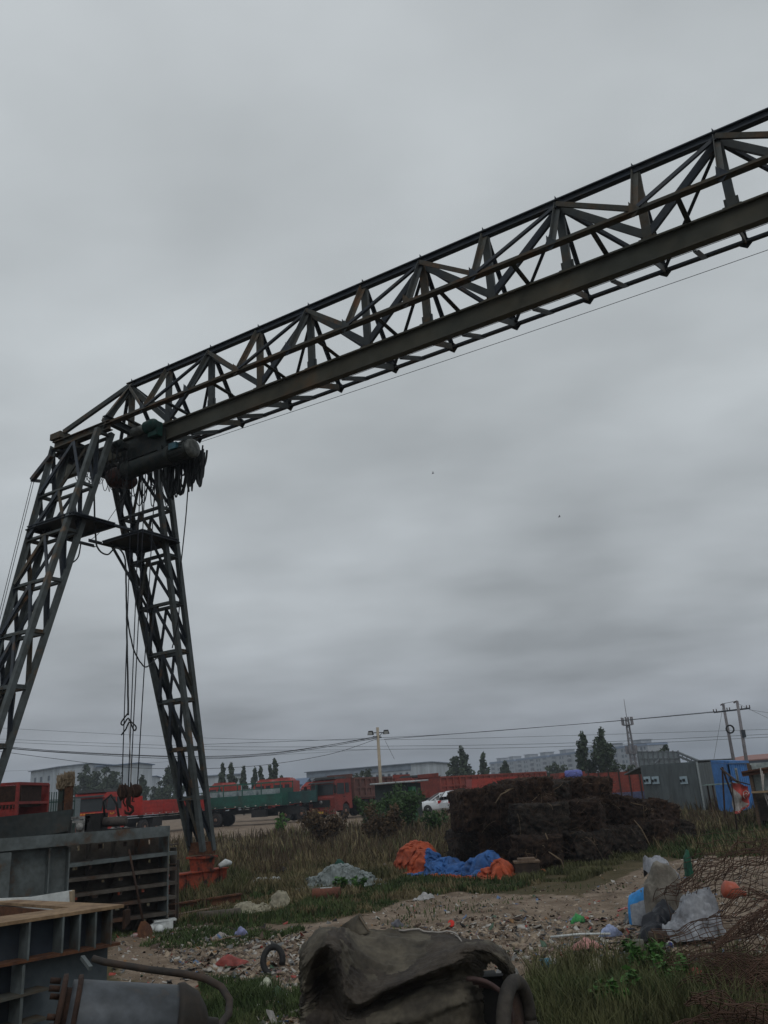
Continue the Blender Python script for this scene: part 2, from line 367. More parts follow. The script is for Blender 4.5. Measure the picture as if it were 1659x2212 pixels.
def cloth_obj(name, X_, mats, parent, cell=lambda i, j: 0, thick=.006, skip=None, sub=1):
    n, m = X_.shape[:2]; q = MB(); q.v = [tuple(map(float, p)) for p in X_.reshape(-1, 3)]
    for i in range(n-1):
        for j in range(m-1):
            if skip and skip(i/(n-1), j/(m-1)): continue
            q.f.append((i*m+j, (i+1)*m+j, (i+1)*m+j+1, i*m+j+1)); q.m.append(cell(i/(n-1), j/(m-1))); q.sm.append(True)
    o = q.build(name, mats, parent)
    if sub: o.modifiers.new('smooth', 'SUBSURF').render_levels = sub; o.modifiers[-1].levels = sub
    o.modifiers.new('thick', 'SOLIDIFY').thickness = thick; return o
def flat_cloth(c, sx_, sy_, nx, ny, rz=0, cmpx=1, cmpy=1, lam=.34, seed=0, tilt=0):
    # a sheet above c, already gathered into folds by cmpx / cmpy so that it keeps them when it lands
    u = np.linspace(-.5, .5, nx); v = np.linspace(-.5, .5, ny); U_, V2 = np.meshgrid(u, v, indexing='ij')
    x = U_*sx_*cmpx; y = V2*sy_*cmpy; w1 = fnoise(x*1.1+seed*3.1+20, y*1.1+seed+20)*7; w2 = fnoise(x*1.3+seed+40, y*1.3+seed*2+40)*7
    ax_ = lam*.32*math.sqrt(max(0, 1/cmpx-1)); ay_ = lam*.32*math.sqrt(max(0, 1/cmpy-1)); env = fnoise(x*1.7+60, y*1.7+seed+60)*1.6
    z = ax_*env*np.sin(2*np.pi*x/lam+w1)+ay_*(1.6-env)*np.sin(2*np.pi*y/(lam*1.2)+w2)+(fnoise(x*6+9, y*6+seed+9)-.5)*.04
    P_ = np.stack([c[0]+x*math.cos(rz)-y*math.sin(rz), c[1]+x*math.sin(rz)+y*math.cos(rz), c[2]+z+tilt*U_], -1); return P_, (sx_/(nx-1), sy_/(ny-1))
def crease(X_, amp, sc, seed=0):
    # fine creases pushed along the surface normal
    dx = np.gradient(X_, axis=0); dy = np.gradient(X_, axis=1); n_ = np.cross(dx, dy); n_ /= np.linalg.norm(n_, axis=-1, keepdims=True)+1e-9; n_ *= np.sign(n_[..., 2:3]+1e-6)
    i, j = np.meshgrid(np.arange(X_.shape[0]), np.arange(X_.shape[1]), indexing='ij'); a = i*sc+seed*7; b = j*sc+seed*5
    w_ = fnoise(a*.5, b*.5)*3; r1 = 1-np.abs(2*fnoise(a*.35+w_, b*1.2+w_)-1)*2.4; r2 = 1-np.abs(2*fnoise(a*1.1-w_+30, b*.4+w_+30)-1)*2.4
    h = np.clip(r1, 0, 1)**2+np.clip(r2, 0, 1)**2; return X_+n_*(h*amp)[..., None]

def s_cap(a, b, r):
    a = np.array(a, float); b = np.array(b, float); d = b-a; L2 = (d*d).sum()
    def f_(p): t_ = np.clip(((p-a)*d).sum(-1)/L2, 0, 1); q = p-(a+t_[..., None]*d); k = np.sqrt((q*q).sum(-1))+1e-9; return k-r, q/k[..., None]
    return f_
def ridges(X_, lines, amp, wd):
    # sharp pulled folds running along given lines of the cloth (u, v) -> (u, v)
    dx = np.gradient(X_, axis=0); dy = np.gradient(X_, axis=1); n_ = np.cross(dx, dy); n_ /= np.linalg.norm(n_, axis=-1, keepdims=True)+1e-9
    u, v = np.meshgrid(np.linspace(0, 1, X_.shape[0]), np.linspace(0, 1, X_.shape[1]), indexing='ij'); h = np.zeros(u.shape)
    for (u0, v0, u1, v1, k) in lines:
        L2 = (u1-u0)**2+(v1-v0)**2; t = np.clip(((u-u0)*(u1-u0)+(v-v0)*(v1-v0))/L2, 0, 1); bow = .05*np.sin(np.pi*t)
        d = np.hypot(u-u0-t*(u1-u0), v-v0-t*(v1-v0)+bow); h += k*np.exp(-d/wd)*np.sin(np.pi*np.clip(t*.9+.08, 0, 1))**.6
    s_ = np.sign(n_[..., 2:3]+1e-6); return X_+n_*s_*(h*amp)[..., None]
# ------------------------------------------------------------------ gantry crane
PHI = -.5513
g = V(math.cos(PHI), math.sin(PHI), 0); r = V(-math.sin(PHI), math.cos(PHI), 0)   # along the girder, along the rails
O = V(-5.3442, 16.5599, 0); ZT = 10.577; P = 1.235; WN, WF = .69, .88; HN, HF = 1.157, 1.285; HI = 1.2576
DK = [.074, -.019, -.041, -.012, -.009, -.005, -.015, -.028, .022, .032, 0]+[0]*12
KN = 18
def loc(s, q, z): return O + g*s + r*q + V(0, 0, z)
def sk(k): return P*(k+DK[k])
top = [loc(sk(k), 0, ZT) for k in range(KN+1)]
nea = [loc(sk(k), -WN, ZT-HN) for k in range(KN+1)]
fa = [loc(sk(k), WF, ZT-HF) for k in range(KN+1)]
ibt = [loc(sk(k), 0, ZT-HI) for k in range(KN+1)]
crane = thing('gantry_crane', 'tall rusty lattice gantry crane spanning the scrap yard under the grey sky', 'crane', (0, 0, 0))
ZB = ZT-HI                                                  # top of the rail beam
Z0 = V(0, 0, 1)
S0, S1 = -1.5, sk(KN)+1.5
MB().ibeam(loc(-.05, 0, ZT), loc(sk(KN), 0, ZT), .11, .13, .02).build('top_chord', STEELD, crane)
MB().angle(loc(0, -WN, ZT-HN), loc(S1, -WN, ZT-HN), .13, .014).build('side_chord', STEELR, crane)
MB().angle(loc(0, WF, ZT-HF), loc(S1, WF, ZT-HF), .08, .014).build('side_chord', STEELD, crane)
MB().ibeam(loc(S0-.9, 0, ZB-.19), loc(S1, 0, ZB-.19), .14, .38, .03).build('rail_beam', IBEAM, crane)
def mem(name, a, b, wd, m=STEEL, up=None, kind='a', dp=.06):
    q = MB(); u = up or r
    if kind == 'a': q.angle(a, b, wd, .01, u)
    elif kind == 'c': q.chan(a, b, wd, dp, .01, u)
    else: q.bar(a, b, wd, dp, u)
    return q.build(name, m, crane)
mats3 = [STEEL, STEELR, STEELD]
for k in range(KN+1):
    zc_ = V(0, 0, -.05)
    mem('post', top[k]+zc_, ibt[k]+V(0, 0, .02), .13, STEEL if k % 3 else STEELR, r, 'c', .07)
    MB().box(ibt[k]+V(0, 0, .085), (.2, .03, .17), 0, PHI).box(ibt[k]+V(0, 0, .008), (.26, .13, .016), 0, PHI).build('foot_plate', mats3[k % 2], crane)
    mem('side_strut', top[k]+V(0, 0, -.03)-r*.05, nea[k]+r*.03, .085, STEELR if k % 2 else STEEL, g)
    mem('side_strut', top[k]+V(0, 0, -.03)+r*.05, fa[k]-r*.02, .065, STEELD, g)
    for pt, sgn, s_ in ((top[k], 0, .1), (nea[k], -1, .09), (fa[k], 1, .08)):
        q = MB(); a = pt + r*sgn*.03
        q.poly([a+V(0, 0, s_*1.15), a-g*.10-V(0, 0, s_*.4)+r*.03, a-V(0, 0, s_*1.5), a+g*.11-V(0, 0, s_*.5)-r*.03], .010, g*.3+r)
        q.poly([a-g*.04+V(0, 0, s_*1.6), a-g*.055-V(0, 0, s_*.3), a+g*.02-V(0, 0, s_*1.4), a+g*.035], .009, r+g*.5)
        q.build('gusset_plate', STEELD if sgn == 0 else mats3[(k+1) % 3], crane)
    MB().bar(ibt[k]+V(0, 0, -.30)+r*.08, fa[k]-r*.04-V(0, 0, .02), .11, .018, g).build('hanger_plate', STEEL if k % 2 else STEELR, crane)
for k in range(KN):
    od = k+1 if k % 2 == 0 else k; ev = k if k % 2 == 0 else k+1      # braces rise from the odd nodes to the even ones
    mem('web_diagonal', ibt[od]+V(0, 0, .08), top[ev]-V(0, 0, .10), .115, STEELD if k % 2 else STEEL, r, 'c', .06)
    mem('side_diagonal', nea[od]+r*.02+V(0, 0, .03), top[ev]-V(0, 0, .06)-r*.07, .075, STEELD if k % 2 else STEELR, V(0, 0, 1))
    mem('side_diagonal', fa[od]-r*.02+V(0, 0, .03), top[ev]-V(0, 0, .06)+r*.07, .06, STEELD, V(0, 0, 1))
    s = (sk(k)+sk(k+1))/2
    mem('cross_strut', loc(s, -WN, ZT-HN-.01), loc(s, -.04, ZB+.04), .075, STEEL, Z0)
    mem('cross_strut', loc(s, .08, ZB-.36), loc(s, WF, ZT-HF-.02), .085, STEEL, Z0)
for dz, q in ((.0, .55), (-.02, .68)):
    MB().tube([loc(a, q, ZT-HF+.04+dz) for a in np.linspace(.6, S1, 30)], .006, 4).build('conductor_wire', WIRE, crane)

# end frame: heavy channels over the legs, both sides, and cross beams
for q in (-WN, WF):
    h = ZT-HN if q < 0 else ZT-HF
    MB().ibeam(loc(S0, q, h-.09), loc(.28, q, h-.09), .13, .20, .016).build('end_channel', STEELR if q < 0 else STEELD, crane)
for s in (-1.38, .12):
    MB().ibeam(loc(s, -WN-.04, ZT-HN+.09), loc(s, WF+.04, ZT-HF+.09), .13, .15, .012).build('cross_beam', STEELR if s < 0 else STEEL, crane)
MB().bar(loc(-1.30, -WN, ZT-HN-.26), loc(-1.30, WF, ZT-HF-.26), .08, .3).build('cross_beam', STEELD, crane)
MB().poly([loc(S0+.02, -WN-.08, ZT-HN-.3), loc(S0+.02, WF+.05, ZT-HF-.3), loc(.3, WF+.05, ZT-HF-.3), loc(.3, -WN-.08, ZT-HN-.3)][:2]+[loc(-.75, WF+.05, ZT-HF-.3), loc(-.75, -WN-.08, ZT-HN-.3)], .012, Z0).build('deck_plate', STEELD, crane)
MB().chan(top[0]-V(0, 0, .03), loc(.05, -WN+.02, ZT-HN+.05), .12, .08, .012, g).build('rake_strut', STEELR, crane)
MB().angle(loc(.0, 0, ZT), loc(-1.25, -WN+.03, ZT-HN+.20), .085, .012).build('rake_strut', STEEL, crane)
MB().angle(loc(.0, 0, ZT-.03), loc(S0+.15, WF, ZT-HF+.17), .07, .012).build('rake_strut', STEELD, crane)
MB().box(loc(S0+.1, -WN+.05, ZT-HN+.13), (.34, .26, .14), 0, PHI).build('end_plate', STEELR, crane)

# lattice legs
def leg(side, s_mid, detailed=True):
    sg = side; qT = .72*sg; qF = 2.7828*sg
    topz, botz = ZT-HN-.2, .93
    def cor(z):
        t = (topz-z)/(topz-botz); c = loc(s_mid+t*.02, qT+(qF-qT)*t, z)
        a = .70*(1-t)+.17*t; b = .17*(1-t)+.15*t
        return [c-g*a-r*b, c+g*a-r*b, c+g*a+r*b, c-g*a+r*b]
    ct, cb = cor(topz), cor(botz); q = MB()
    for i in range(4): q.angle(ct[i], cb[i], .10, .014, (g if i in (0, 3) else -g))
    lg = q.build('lattice_leg', LEGM if sg > 0 else [MATS['rust streaked steel']], crane)
    if sg < 0: lg.data.materials.clear(); lg.data.materials.append(LEGM)
    lv = [topz-.05]+[8.0-i for i in range(8)]; lv = [z for z in lv if z > 1.2]
    n = 0; single = MB()
    for i, z in enumerate(lv):
        A = cor(z); zb = lv[i+1] if i+1 < len(lv) else botz+.08; B = cor(zb)
        segs = []
        for a, b in ((0, 1), (3, 2), (1, 2), (0, 3)): segs.append((A[a], A[b], .085, Z0))
        for a, b in ((0, 1), (3, 2)):
            m = (A[a]+A[b])/2; segs.append((m-V(0, 0, .05), B[a]+V(0, 0, .04), .075, r)); segs.append((m-V(0, 0, .05), B[b]+V(0, 0, .04), .075, r))
        segs.append((A[1]-V(0, 0, .03), B[2]+V(0, 0, .04), .06, g)); segs.append((A[3]-V(0, 0, .03), B[0]+V(0, 0, .04), .06, g))
        segs.append((A[0], B[3]+V(0, 0, .05), .06, g))
        for j, (a, b, wd, u) in enumerate(segs):
            if detailed: MB().angle(a, b, wd, .010, u).build('brace', STEELR if (i*7+j) % 6 == 0 else (STEELD if j > 3 else LEGM), lg)
            else: single.angle(a, b, wd, .010, u)
        if detailed:
            m = (A[0]+A[1])/2; MB().poly([m-g*.1, m+g*.1, m+g*.06-V(0, 0, .16), m-g*.06-V(0, 0, .16)], .01, r).build('gusset_plate', STEELR, lg)
    if not detailed: single.build('leg_bracing', LEGM, lg)
    c = (cb[0]+cb[2])/2
    # foot: flared rusty shoe bolted to a pedestal on the travelling end beam
    q = MB(); q.box(c+V(0, 0, -.02), (.40, .38, .10), 0, PHI).box(c+V(0, 0, .10), (.38, .34, .16), 0, PHI, taper=1.0); q.build('leg_shoe', RUST, crane)
    q = MB(); q.box(c+V(0, 0, -.12), (.50, .44, .04), 0, PHI)
    q.box(c+V(0, 0, -.27), (.32, .34, .26), 0, PHI, taper=1.15); q.build('pedestal', REDBASE, crane)
    return c
cR = leg(1, -.5); cL = leg(-1, -.55)
leg(1, sk(KN)-.2, False); leg(-1, sk(KN)-.2, False)
def end_beam(s_mid):                       # long wheeled box beam that runs on the rail
    a = loc(s_mid, -3.3, .36); b = loc(s_mid, 3.42, .36)
    q = MB(); q.bar(a, b, .26, .34); q.bar(a+V(0, 0, .18), b+V(0, 0, .18), .36, .022); q.bar(a-V(0, 0, .18), b-V(0, 0, .18), .34, .022)
    for i in range(14):
        p = a.lerp(b, (i+.5)/14)
        q.box(p, (.33, .012, .33), 0, PHI)
    e = q.build('end_beam', REDBASE, crane)
    for t in (-2.95, 3.05):
        MB().lathe(loc(s_mid, t, .20)-g*.05, g, [(0, .2), (.1, .2), (.1, .23), (.13, .23), (.13, .08)], 20).build('rail_wheel', RUSTD, e)
end_beam(-.5); end_beam(sk(KN)-.2)
MB().tube([loc(-.25, 3.05, .60), loc(-.2, 3.2, .66), loc(-.18, 3.34, .64)], [.05, .075, .04], 8).build('rag_bundle', WHITEB, crane)

# service platforms below the girder
def platform(q0, q1, s0, s1, z, arms):
    a = [loc(s0, q0, z), loc(s1, q0, z), loc(s1, q1, z), loc(s0, q1, z)]
    m = MB().poly(a, .02, Z0)
    for i in range(4): m.angle(a[i]-V(0, 0, .04), a[(i+1) % 4]-V(0, 0, .04), .07, .01)
    pl = m.build('service_platform', STEELD, crane)
    for x, y in arms: MB().angle(Vector(x), Vector(y), .07, .01).build('platform_arm', STEELD, pl)
ZP = 7.3
platform(-1.42, -.40, -1.2, .2, ZP, [(loc(.2, -1.4, ZP-.04), loc(.2, .05, ZP-.04)), (loc(-1.2, -.45, ZP-.04), loc(-1.2, .25, ZP-.04))])
platform(.22, 1.25, -.95, .28, ZP, [(loc(-.95, -.1, ZP-.04), loc(-.95, .25, ZP-.04)), (loc(-.8, .35, ZP-.05), loc(-.75, 1.45, ZP-1.4)), (loc(.2, .5, ZP-.05), loc(.0, 1.5, ZP-1.1))])
# outrigger with the two guide wires on the outer side
q = MB(); A1 = VP(106, 1018, loc(-1.2, 0, 0), r); A2 = VP(88, 1048, loc(-1.2, 0, 0), r)
A1 = loc(-1.15, -1.0, 8.95); A2 = loc(-1.75, -1.0, 8.55)
MB().angle(A1, A2, .09, .012).angle(A2, loc(-1.1, -1.0, 8.35), .07, .012).build('outrigger_bracket', STEELD, crane)
for k, (dx, ye) in enumerate(((0, 1345), (.08, 1375))):
    e = VP(-40, ye+150, A2, g)
    tag(MB().tube([A2+g*dx, A2+g*(dx-.9)+V(0, 0, -3.2), A2+g*(dx-1.9)+V(0, 0, -7.4)], .007, 5).build('guy_wire', WIRE), ['outer of two thin wires dropping outside the left crane leg', 'inner of two thin wires dropping outside the left crane leg'][k], 'wire', 'wires beside the left crane leg')

# ------------------------------------------------------------------ electric hoist
HS = -.15
hoist = thing('electric_hoist', 'greasy dark electric rope hoist hanging under the crane rail beam beside the legs', 'hoist', (0, 0, 0))
zh = ZB-.42-.38
def hl(s, q, z): return loc(s+HS, q, z)
MB().lathe(hl(.25, -.10, zh), g, [(0, .12), (.03, .20), (.10, .21), (.12, .18), (1.25, .18), (1.27, .21), (1.36, .21), (1.38, .17)], 24).build('rope_drum', GREASE, hoist)
q = MB(); q.lathe(hl(1.63, -.10, zh), g, [(0, .17), (.04, .19), (.42, .19), (.44, .17), (.5, .16), (.53, .05)], 24)
for k in range(18):
    a = k*math.pi/9; q.bar(hl(1.66, -.10, zh)+(r*math.cos(a)+Z0*math.sin(a))*.19, hl(2.04, -.10, zh)+(r*math.cos(a)+Z0*math.sin(a))*.19, .012, .03, r*math.cos(a)+Z0*math.sin(a))
q.build('motor', GREASE, hoist)
MB().lathe(hl(2.13, -.10, zh), g, [(0, .195), (.05, .19), (.09, .14), (.10, .04)], 24).build('fan_cover', MOTGREY, hoist)
MB().box(hl(1.85, -.30, zh+.06), (.2, .10, .13), 0, PHI).build('junction_box', MOTBLUE, hoist)
MB().lathe(hl(-.22, -.08, zh-.05), g, [(0, .16), (.05, .21), (.22, .22), (.36, .2), (.46, .14)], 18).lathe(hl(-.1, .12, zh-.12), g, [(0, .12), (.2, .17), (.32, .13)], 16).build('gear_case', mat('greasy red brown', (.075, .028, .022), (.035, .02, .018), 6, .6), hoist)
q = MB(); q.box(hl(.75, -.10, ZB-.30), (1.3, .03, .34), 0, PHI).box(hl(.75, .11, ZB-.30), (1.3, .03, .34), 0, PHI).box(hl(.75, 0, ZB-.53), (1.4, .28, .10), 0, PHI)
q.box(hl(.2, -.02, ZB-.60), (.10, .3, .16), 0, PHI).box(hl(1.3, -.02, ZB-.60), (.10, .3, .16), 0, PHI); q.build('trolley_frame', GREASE, hoist)
for s in (.3, .6, 1.0, 1.3):
    for qq in (-.07, .07): MB().lathe(hl(s, qq-.015, ZB-.36), r, [(0, .085), (.03, .085)], 16).build('trolley_wheel', RUSTD, hoist)
MB().lathe(hl(.62, -.28, ZB-.10), g, [(0, .07), (.02, .10), (.28, .10), (.30, .08), (.36, .05)], 18).box(hl(.74, -.28, ZB+.03), (.13, .1, .08), 0, PHI).build('travel_motor', MOTGREY, hoist)
MB().lathe(hl(.98, -.26, ZB-.08), g, [(0, .08), (.03, .13), (.22, .14), (.28, .13), (.34, .08)], 18).box(hl(1.2, -.2, ZB-.16), (.25, .16, .30), 0, PHI).build('travel_gearbox', MOTG, hoist)
MB().lathe(hl(.05, -.28, ZB-.22), g, [(0, .05), (.02, .09), (.22, .09), (.24, .06)], 16).box(hl(.2, -.24, ZB-.3), (.4, .12, .12), 0, PHI).build('brake_motor', GREASE, hoist)
MB().tube([hl(1.5, .1, ZB-.46), hl(2.0, .2, ZB-.42), hl(2.2, .25, ZB-.40)], .015, 6).build('limit_rod', RUSTD, hoist)
# ropes down to the hook block
BK = D(279, 1712, 17.2)
hb = thing('hook_block', 'rusty hook block hanging on four ropes above the panel beside the red truck', 'hook block', BK); hb.scale = (.85, .85, .85)
rt = (V(1, .2, 0)).normalized()
q = MB()
for dx in (-.13, .13):
    for dy in (-.06, .02): q.lathe(rt*dx+V(0, dy, .03), (.15, 1, 0), [(0, .10), (.01, .14), (.05, .15), (.055, .10)], 20)
q.build('sheave', RUSTD, hb)
MB().box((0, -.02, .02), (.40, .05, .20), 0, .2).box((0, .1, .02), (.40, .02, .20), 0, .2).tube([(-.18, 0, .18), (-.22, -.02, .02), (-.15, 0, -.16)], .05, 8).build('side_plate', mat('mottled dark rust', (.09, .05, .03), (.035, .022, .018), 9, .9, 0, .4, c3=(.20, .14, .05)), hb)
MB().tube([(0, 0, -.08), (0, 0, -.22), (.02, 0, -.28), (.09, 0, -.33), (.10, 0, -.40), (.03, 0, -.46), (-.07, 0, -.43), (-.09, 0, -.37)], [.05, .045, .035, .035, .035, .035, .03, .012], 8).build('hook', RUSTD, hb)
for i, (s, dx) in enumerate(((.35, -.14), (.60, -.02), (.75, .02), (1.05, .15))):
    a = hl(s, -.02, zh-.1); b_ = BK + rt*dx + V(0, 0, .1)
    MB().tube([a.lerp(b_, k/10)+V(0, 0, -.03*math.sin(math.pi*k/10)) for k in range(11)], .011, 5).build('hoist_rope', ROPE, hoist)
for i in range(3):
    a = random.uniform(-.2, .2)
    MB().tube([(a, -.1, .2), (a+.1, -.14, .0), (a+.05, -.12, -.2), (a+.1, -.1, -.4+.1*i)], .018, 5).build('sling', RUSTD, hb)

# festoon cables bunched at the hoist and loose cables at the left leg
def loops(name, label, pts, r_, n, width, drop, mm=WIRE, grp=None, seed=1):
    rr = random.Random(seed); q = MB()
    for i in range(n):
        a = pts[0].lerp(pts[1], rr.random()); b_ = a + (pts[1]-pts[0]).normalized()*width*rr.uniform(.5, 1.3)*rr.choice((-1, 1)) + V(rr.uniform(-.1, .1), rr.uniform(-.1, .1), rr.uniform(-.15, .1))
        dz = drop*rr.uniform(.45, 1.0); sw = V(rr.uniform(-.08, .08), rr.uniform(-.08, .08), 0)
        q.tube([a.lerp(b_, t_)+V(0, 0, -dz*(math.sin(math.pi*t_)**.55))+sw*math.sin(math.pi*t_) for t_ in np.linspace(0, 1, 17)], r_*rr.uniform(.7, 1.3), 5)
    return tag(q.build(name, mm), label, 'cable', grp)
loops('festoon_cable', 'thick bunch of dark cable loops hanging under the hoist motor', [hl(1.25, .15, zh+.05), hl(2.05, .25, zh+.1)], .020, 44, .14, .85, seed=3)
loops('festoon_cable', 'loose thin cable loops hanging between the hoist and the left crane leg', [loc(-.55, -.6, 9.0), loc(.1, -.3, 9.05)], .008, 16, .35, .75, seed=5)
loops('festoon_cable', 'dark cable loops hanging behind the rope drum over the right crane leg', [hl(-.1, .3, zh+.1), hl(1.1, .35, zh+.1)], .011, 14, .22, .95, seed=9)
def cab(name, label, pix, Y, r_, m=WIRE, cat='cable', n=6, jit=0, grp=None):
    # a smooth hanging cable through given points, each with its own distance
    P0 = [D(x, y, (Y if not isinstance(Y, (list, tuple)) else Y[i])) for i, (x, y) in enumerate(pix)]; out = []
    for i in range(len(P0)-1):
        a = P0[max(i-1, 0)]; b = P0[i]; c = P0[i+1]; d = P0[min(i+2, len(P0)-1)]
        for k in range(n):
            u = k/n; out.append(.5*((2*b)+(c-a)*u+(2*a-5*b+4*c-d)*u*u+(3*b-a-3*c+d)*u**3)+V(random.uniform(-jit, jit), random.uniform(-jit, jit), 0))
    out.append(P0[-1]); return tag(MB().tube(out, r_, 6).build(name, m), label, cat, grp)
cab('control_cable', 'black pendant control cable hanging straight down beside the hoist ropes', [(203, 1040), (206, 1150), (212, 1185), (232, 1198), (248, 1184), (262, 1190), (271, 1217), (273, 1300), (274, 1360), (276, 1470), (277, 1545)], 15.9, .017, jit=.003)
cab('control_cable', 'second strand of slack cable curving from the pendant cable to the right crane leg', [(274, 1305), (277, 1345), (288, 1400), (305, 1433), (318, 1440), (340, 1420)], [15.9, 15.95, 16.2, 16.8, 17.2, 17.6], .014, jit=.004)
cab('control_cable', 'knotted cable end with loose loops hanging halfway down the ropes', [(277, 1540), (262, 1560), (266, 1566), (276, 1552), (282, 1558), (294, 1570), (290, 1578), (280, 1560), (272, 1575), (268, 1580), (262, 1588)], 15.9, .014, n=5)
cab('thin_cord', 'thin pale cord dangling from the knotted cable end', [(278, 1550), (280, 1600), (283, 1660), (282, 1690)], 16.2, .006, mat('pale cord', (.3, .28, .26)), 'cord')
cab('control_cable', 'cable drooping from the right end of the hoist down along the right crane leg', [(408, 1025), (402, 1110), (394, 1190), (389, 1240), (386, 1330), (372, 1400)], [16.0, 16.4, 16.9, 17.1, 17.4, 17.6], .012)
cab('control_cable', 'thin slack cable running from left leg platform up to the hoist', [(195, 1167), (215, 1150), (240, 1115), (262, 1080), (272, 1040)], 15.8, .006)
loops('festoon_cable', 'tangle of thin wires drooping around the left end of the hoist drum', [hl(-.5, -.2, zh+.3), hl(.5, -.25, zh+.1)], .007, 18, .25, .6, seed=15)
cab('control_cable', 'short cable bight hanging under the left leg platform', [(175, 1170), (170, 1200), (160, 1213), (146, 1219)], 15.6, .013)
g0 = hl(2.1, .2, zh+.25); g1 = VP(1659, 531, loc(0, 1.25, 0), (g.x, g.y)); g2 = g0+(g1-g0)*1.9
tag(MB().tube([g0.lerp(g2, k/30)+V(0, 0, -.12*math.sin(math.pi*k/30)+.10*k/30) for k in range(31)], .005, 5).build('guide_wire', WIRE), 'thin wire strung below the crane girder from hoist to the far end', 'wire')
# ------------------------------------------------------------------ far buildings and structures
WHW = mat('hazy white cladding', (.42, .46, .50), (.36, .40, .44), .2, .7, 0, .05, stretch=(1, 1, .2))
WHS = mat('blue grey cladding', (.20, .24, .30), (.17, .21, .26), .2, .7, 0, .05)
ROOFB = mat('blue roof trim', (.08, .13, .22), None, 1, .6, 0, 0)
WIN = mat('dark window', (.045, .06, .075), (.08, .095, .11), .6, .3, 0, 0)
GREYW = mat('dark grey sheet wall', (.11, .13, .137), (.09, .105, .11), .8, .75, 0, .08, stretch=(1, 1, .3))
def frame2(A, B):                                   # local frame of a facade from A to B (both world, xy)
    u = Vector((B.x-A.x, B.y-A.y, 0)); return u.length, u.normalized()
def hall(name, label, A, B, depth, h0, h1, rise, wall, roofm, wins=(), base=0, fascia=.0, sidewins=(), ridge=False):
    Ln, u = frame2(A, B); n = V(-u.y, u.x, 0); rz = math.atan2(u.y, u.x)
    o = thing(name, label, 'building', (A.x, A.y, base), rz)
    q = MB(); P_ = [(0, 0, 0), (Ln, 0, 0), (Ln, depth, 0), (0, depth, 0)]
    hs = [h0, h1, h1, h0]; vs = [V(*p) for p in P_]+[V(p[0], p[1], h) for p, h in zip(P_, hs)]
    fs = [(0, 1, 5, 4), (1, 2, 6, 5), (2, 3, 7, 6), (3, 0, 4, 7)]; q.add(vs, fs)
    q.add([V(0, 0, h0), V(0, depth, h0), V(0, depth/2, h0+rise), V(Ln, 0, h1), V(Ln, depth, h1), V(Ln, depth/2, h1+rise)], [(0, 2, 1), (3, 4, 5)])
    for k in range(int(Ln/1.6)): q.box((.8+k*1.6, -.02, h0*.5), (.05, .05, h0*.98))
    q.build('wall', wall, o)
    q = MB(); q.poly([(-.4, -.5, h0), (Ln+.4, -.5, h1), (Ln+.4, depth/2, h1+rise), (-.4, depth/2, h0+rise)], .18, (0, -rise, depth/2))
    q.poly([(-.4, depth+.5, h0), (Ln+.4, depth+.5, h1), (Ln+.4, depth/2, h1+rise), (-.4, depth/2, h0+rise)], .18, (0, rise, depth/2))
    q.build('roof', roofm, o)
    if fascia: MB().poly([(0, -.14, h0-fascia), (Ln, -.14, h1-fascia), (Ln, -.14, h1+.05), (0, -.14, h0+.05)], .1, (0, 1, 0)).build('fascia', WHS, o)
    for x, z, ww, hh in wins:
        f = MB().box((x, -.06, z), (ww, .10, hh)).build('window', WHW if wall is not WHW else WHS, o)
        MB().box((x, -.12, z), (ww*.84, .04, hh*.88)).build('pane', WIN, f)
    for y, z, ww, hh in sidewins:
        f = MB().box((-.06, y, z), (.10, ww, hh)).build('window', WHS, o); MB().box((-.12, y, z), (.04, ww*.84, hh*.88)).build('pane', WIN, f)
    return o
# long two-tone warehouse in the middle distance
Yw = 184
A = D(665, 1730, Yw+7); B = D(893, 1730, Yw-6); A.z = B.z = 0
ht = lambda px, py, Y: D(px, py, Y).z
h0 = ht(665, 1668, Yw+7); h1 = ht(893, 1649, Yw-6); Ln = (B-A).length
hall('warehouse', 'long pale warehouse with a blue grey band and tall windows behind the light pole', A, B, 17, (h0+h1)/2, (h0+h1)/2, .3, WHW, WHS,
     [(1.0+i*(Ln-2)/17, (h0+h1)/2*.66, .62, 1.9) for i in range(18)], fascia=1.2)
# left white factory: front face and long side
A = D(62, 1740, 205); B = D(125, 1740, 193); A.z = B.z = 0; zt_ = ht(100, 1661, 198)
hall('factory_hall', 'white factory hall with six small windows behind the green picket fence', A, B, 13, zt_, zt_, .6, WHW, WHS,
     [(1.6+x*4.4, z, 1.0, 1.1) for x in (0.3, 1.1, 2.1) for z in (zt_*.52, zt_*.83)], fascia=.0)
A = D(205, 1740, 198); B = D(262, 1740, 195); A.z = B.z = 0; zt_ = ht(235, 1654, 196)
hall('factory_hall', 'blank white hall with grey roof edge behind the trees and red truck cab', A, B, 10, zt_, zt_, .4, WHW, ROOFB)
A = D(256, 1740, 230); B = D(322, 1740, 230); A.z = B.z = 0; zt_ = ht(300, 1680, 232)
hall('factory_hall', 'low white hall with blue edge seen between the hoist ropes and the crane leg', A, B, 10, zt_, zt_, .3, WHW, ROOFB)
A = D(440, 1735, 215); B = D(520, 1735, 216); A.z = B.z = 0; zt_ = ht(470, 1677, 222)
hall('factory_hall', 'small pale hall behind the slim poplars right of the crane leg', A, B, 8, zt_, zt_, .3, WHW, WHS, [(2+i*3, zt_*.5, 1.0, 1.0) for i in range(3)])
A = D(612, 1735, 150); B = D(655, 1735, 150); A.z = B.z = 0; zt_ = ht(630, 1697, 150)
hall('shed', 'low shed with blue roof edge behind the teal flatbed', A, B, 16, zt_, zt_, 1.2, WHW, ROOFB, [(1.8, 1.8, 2.4, 2)])
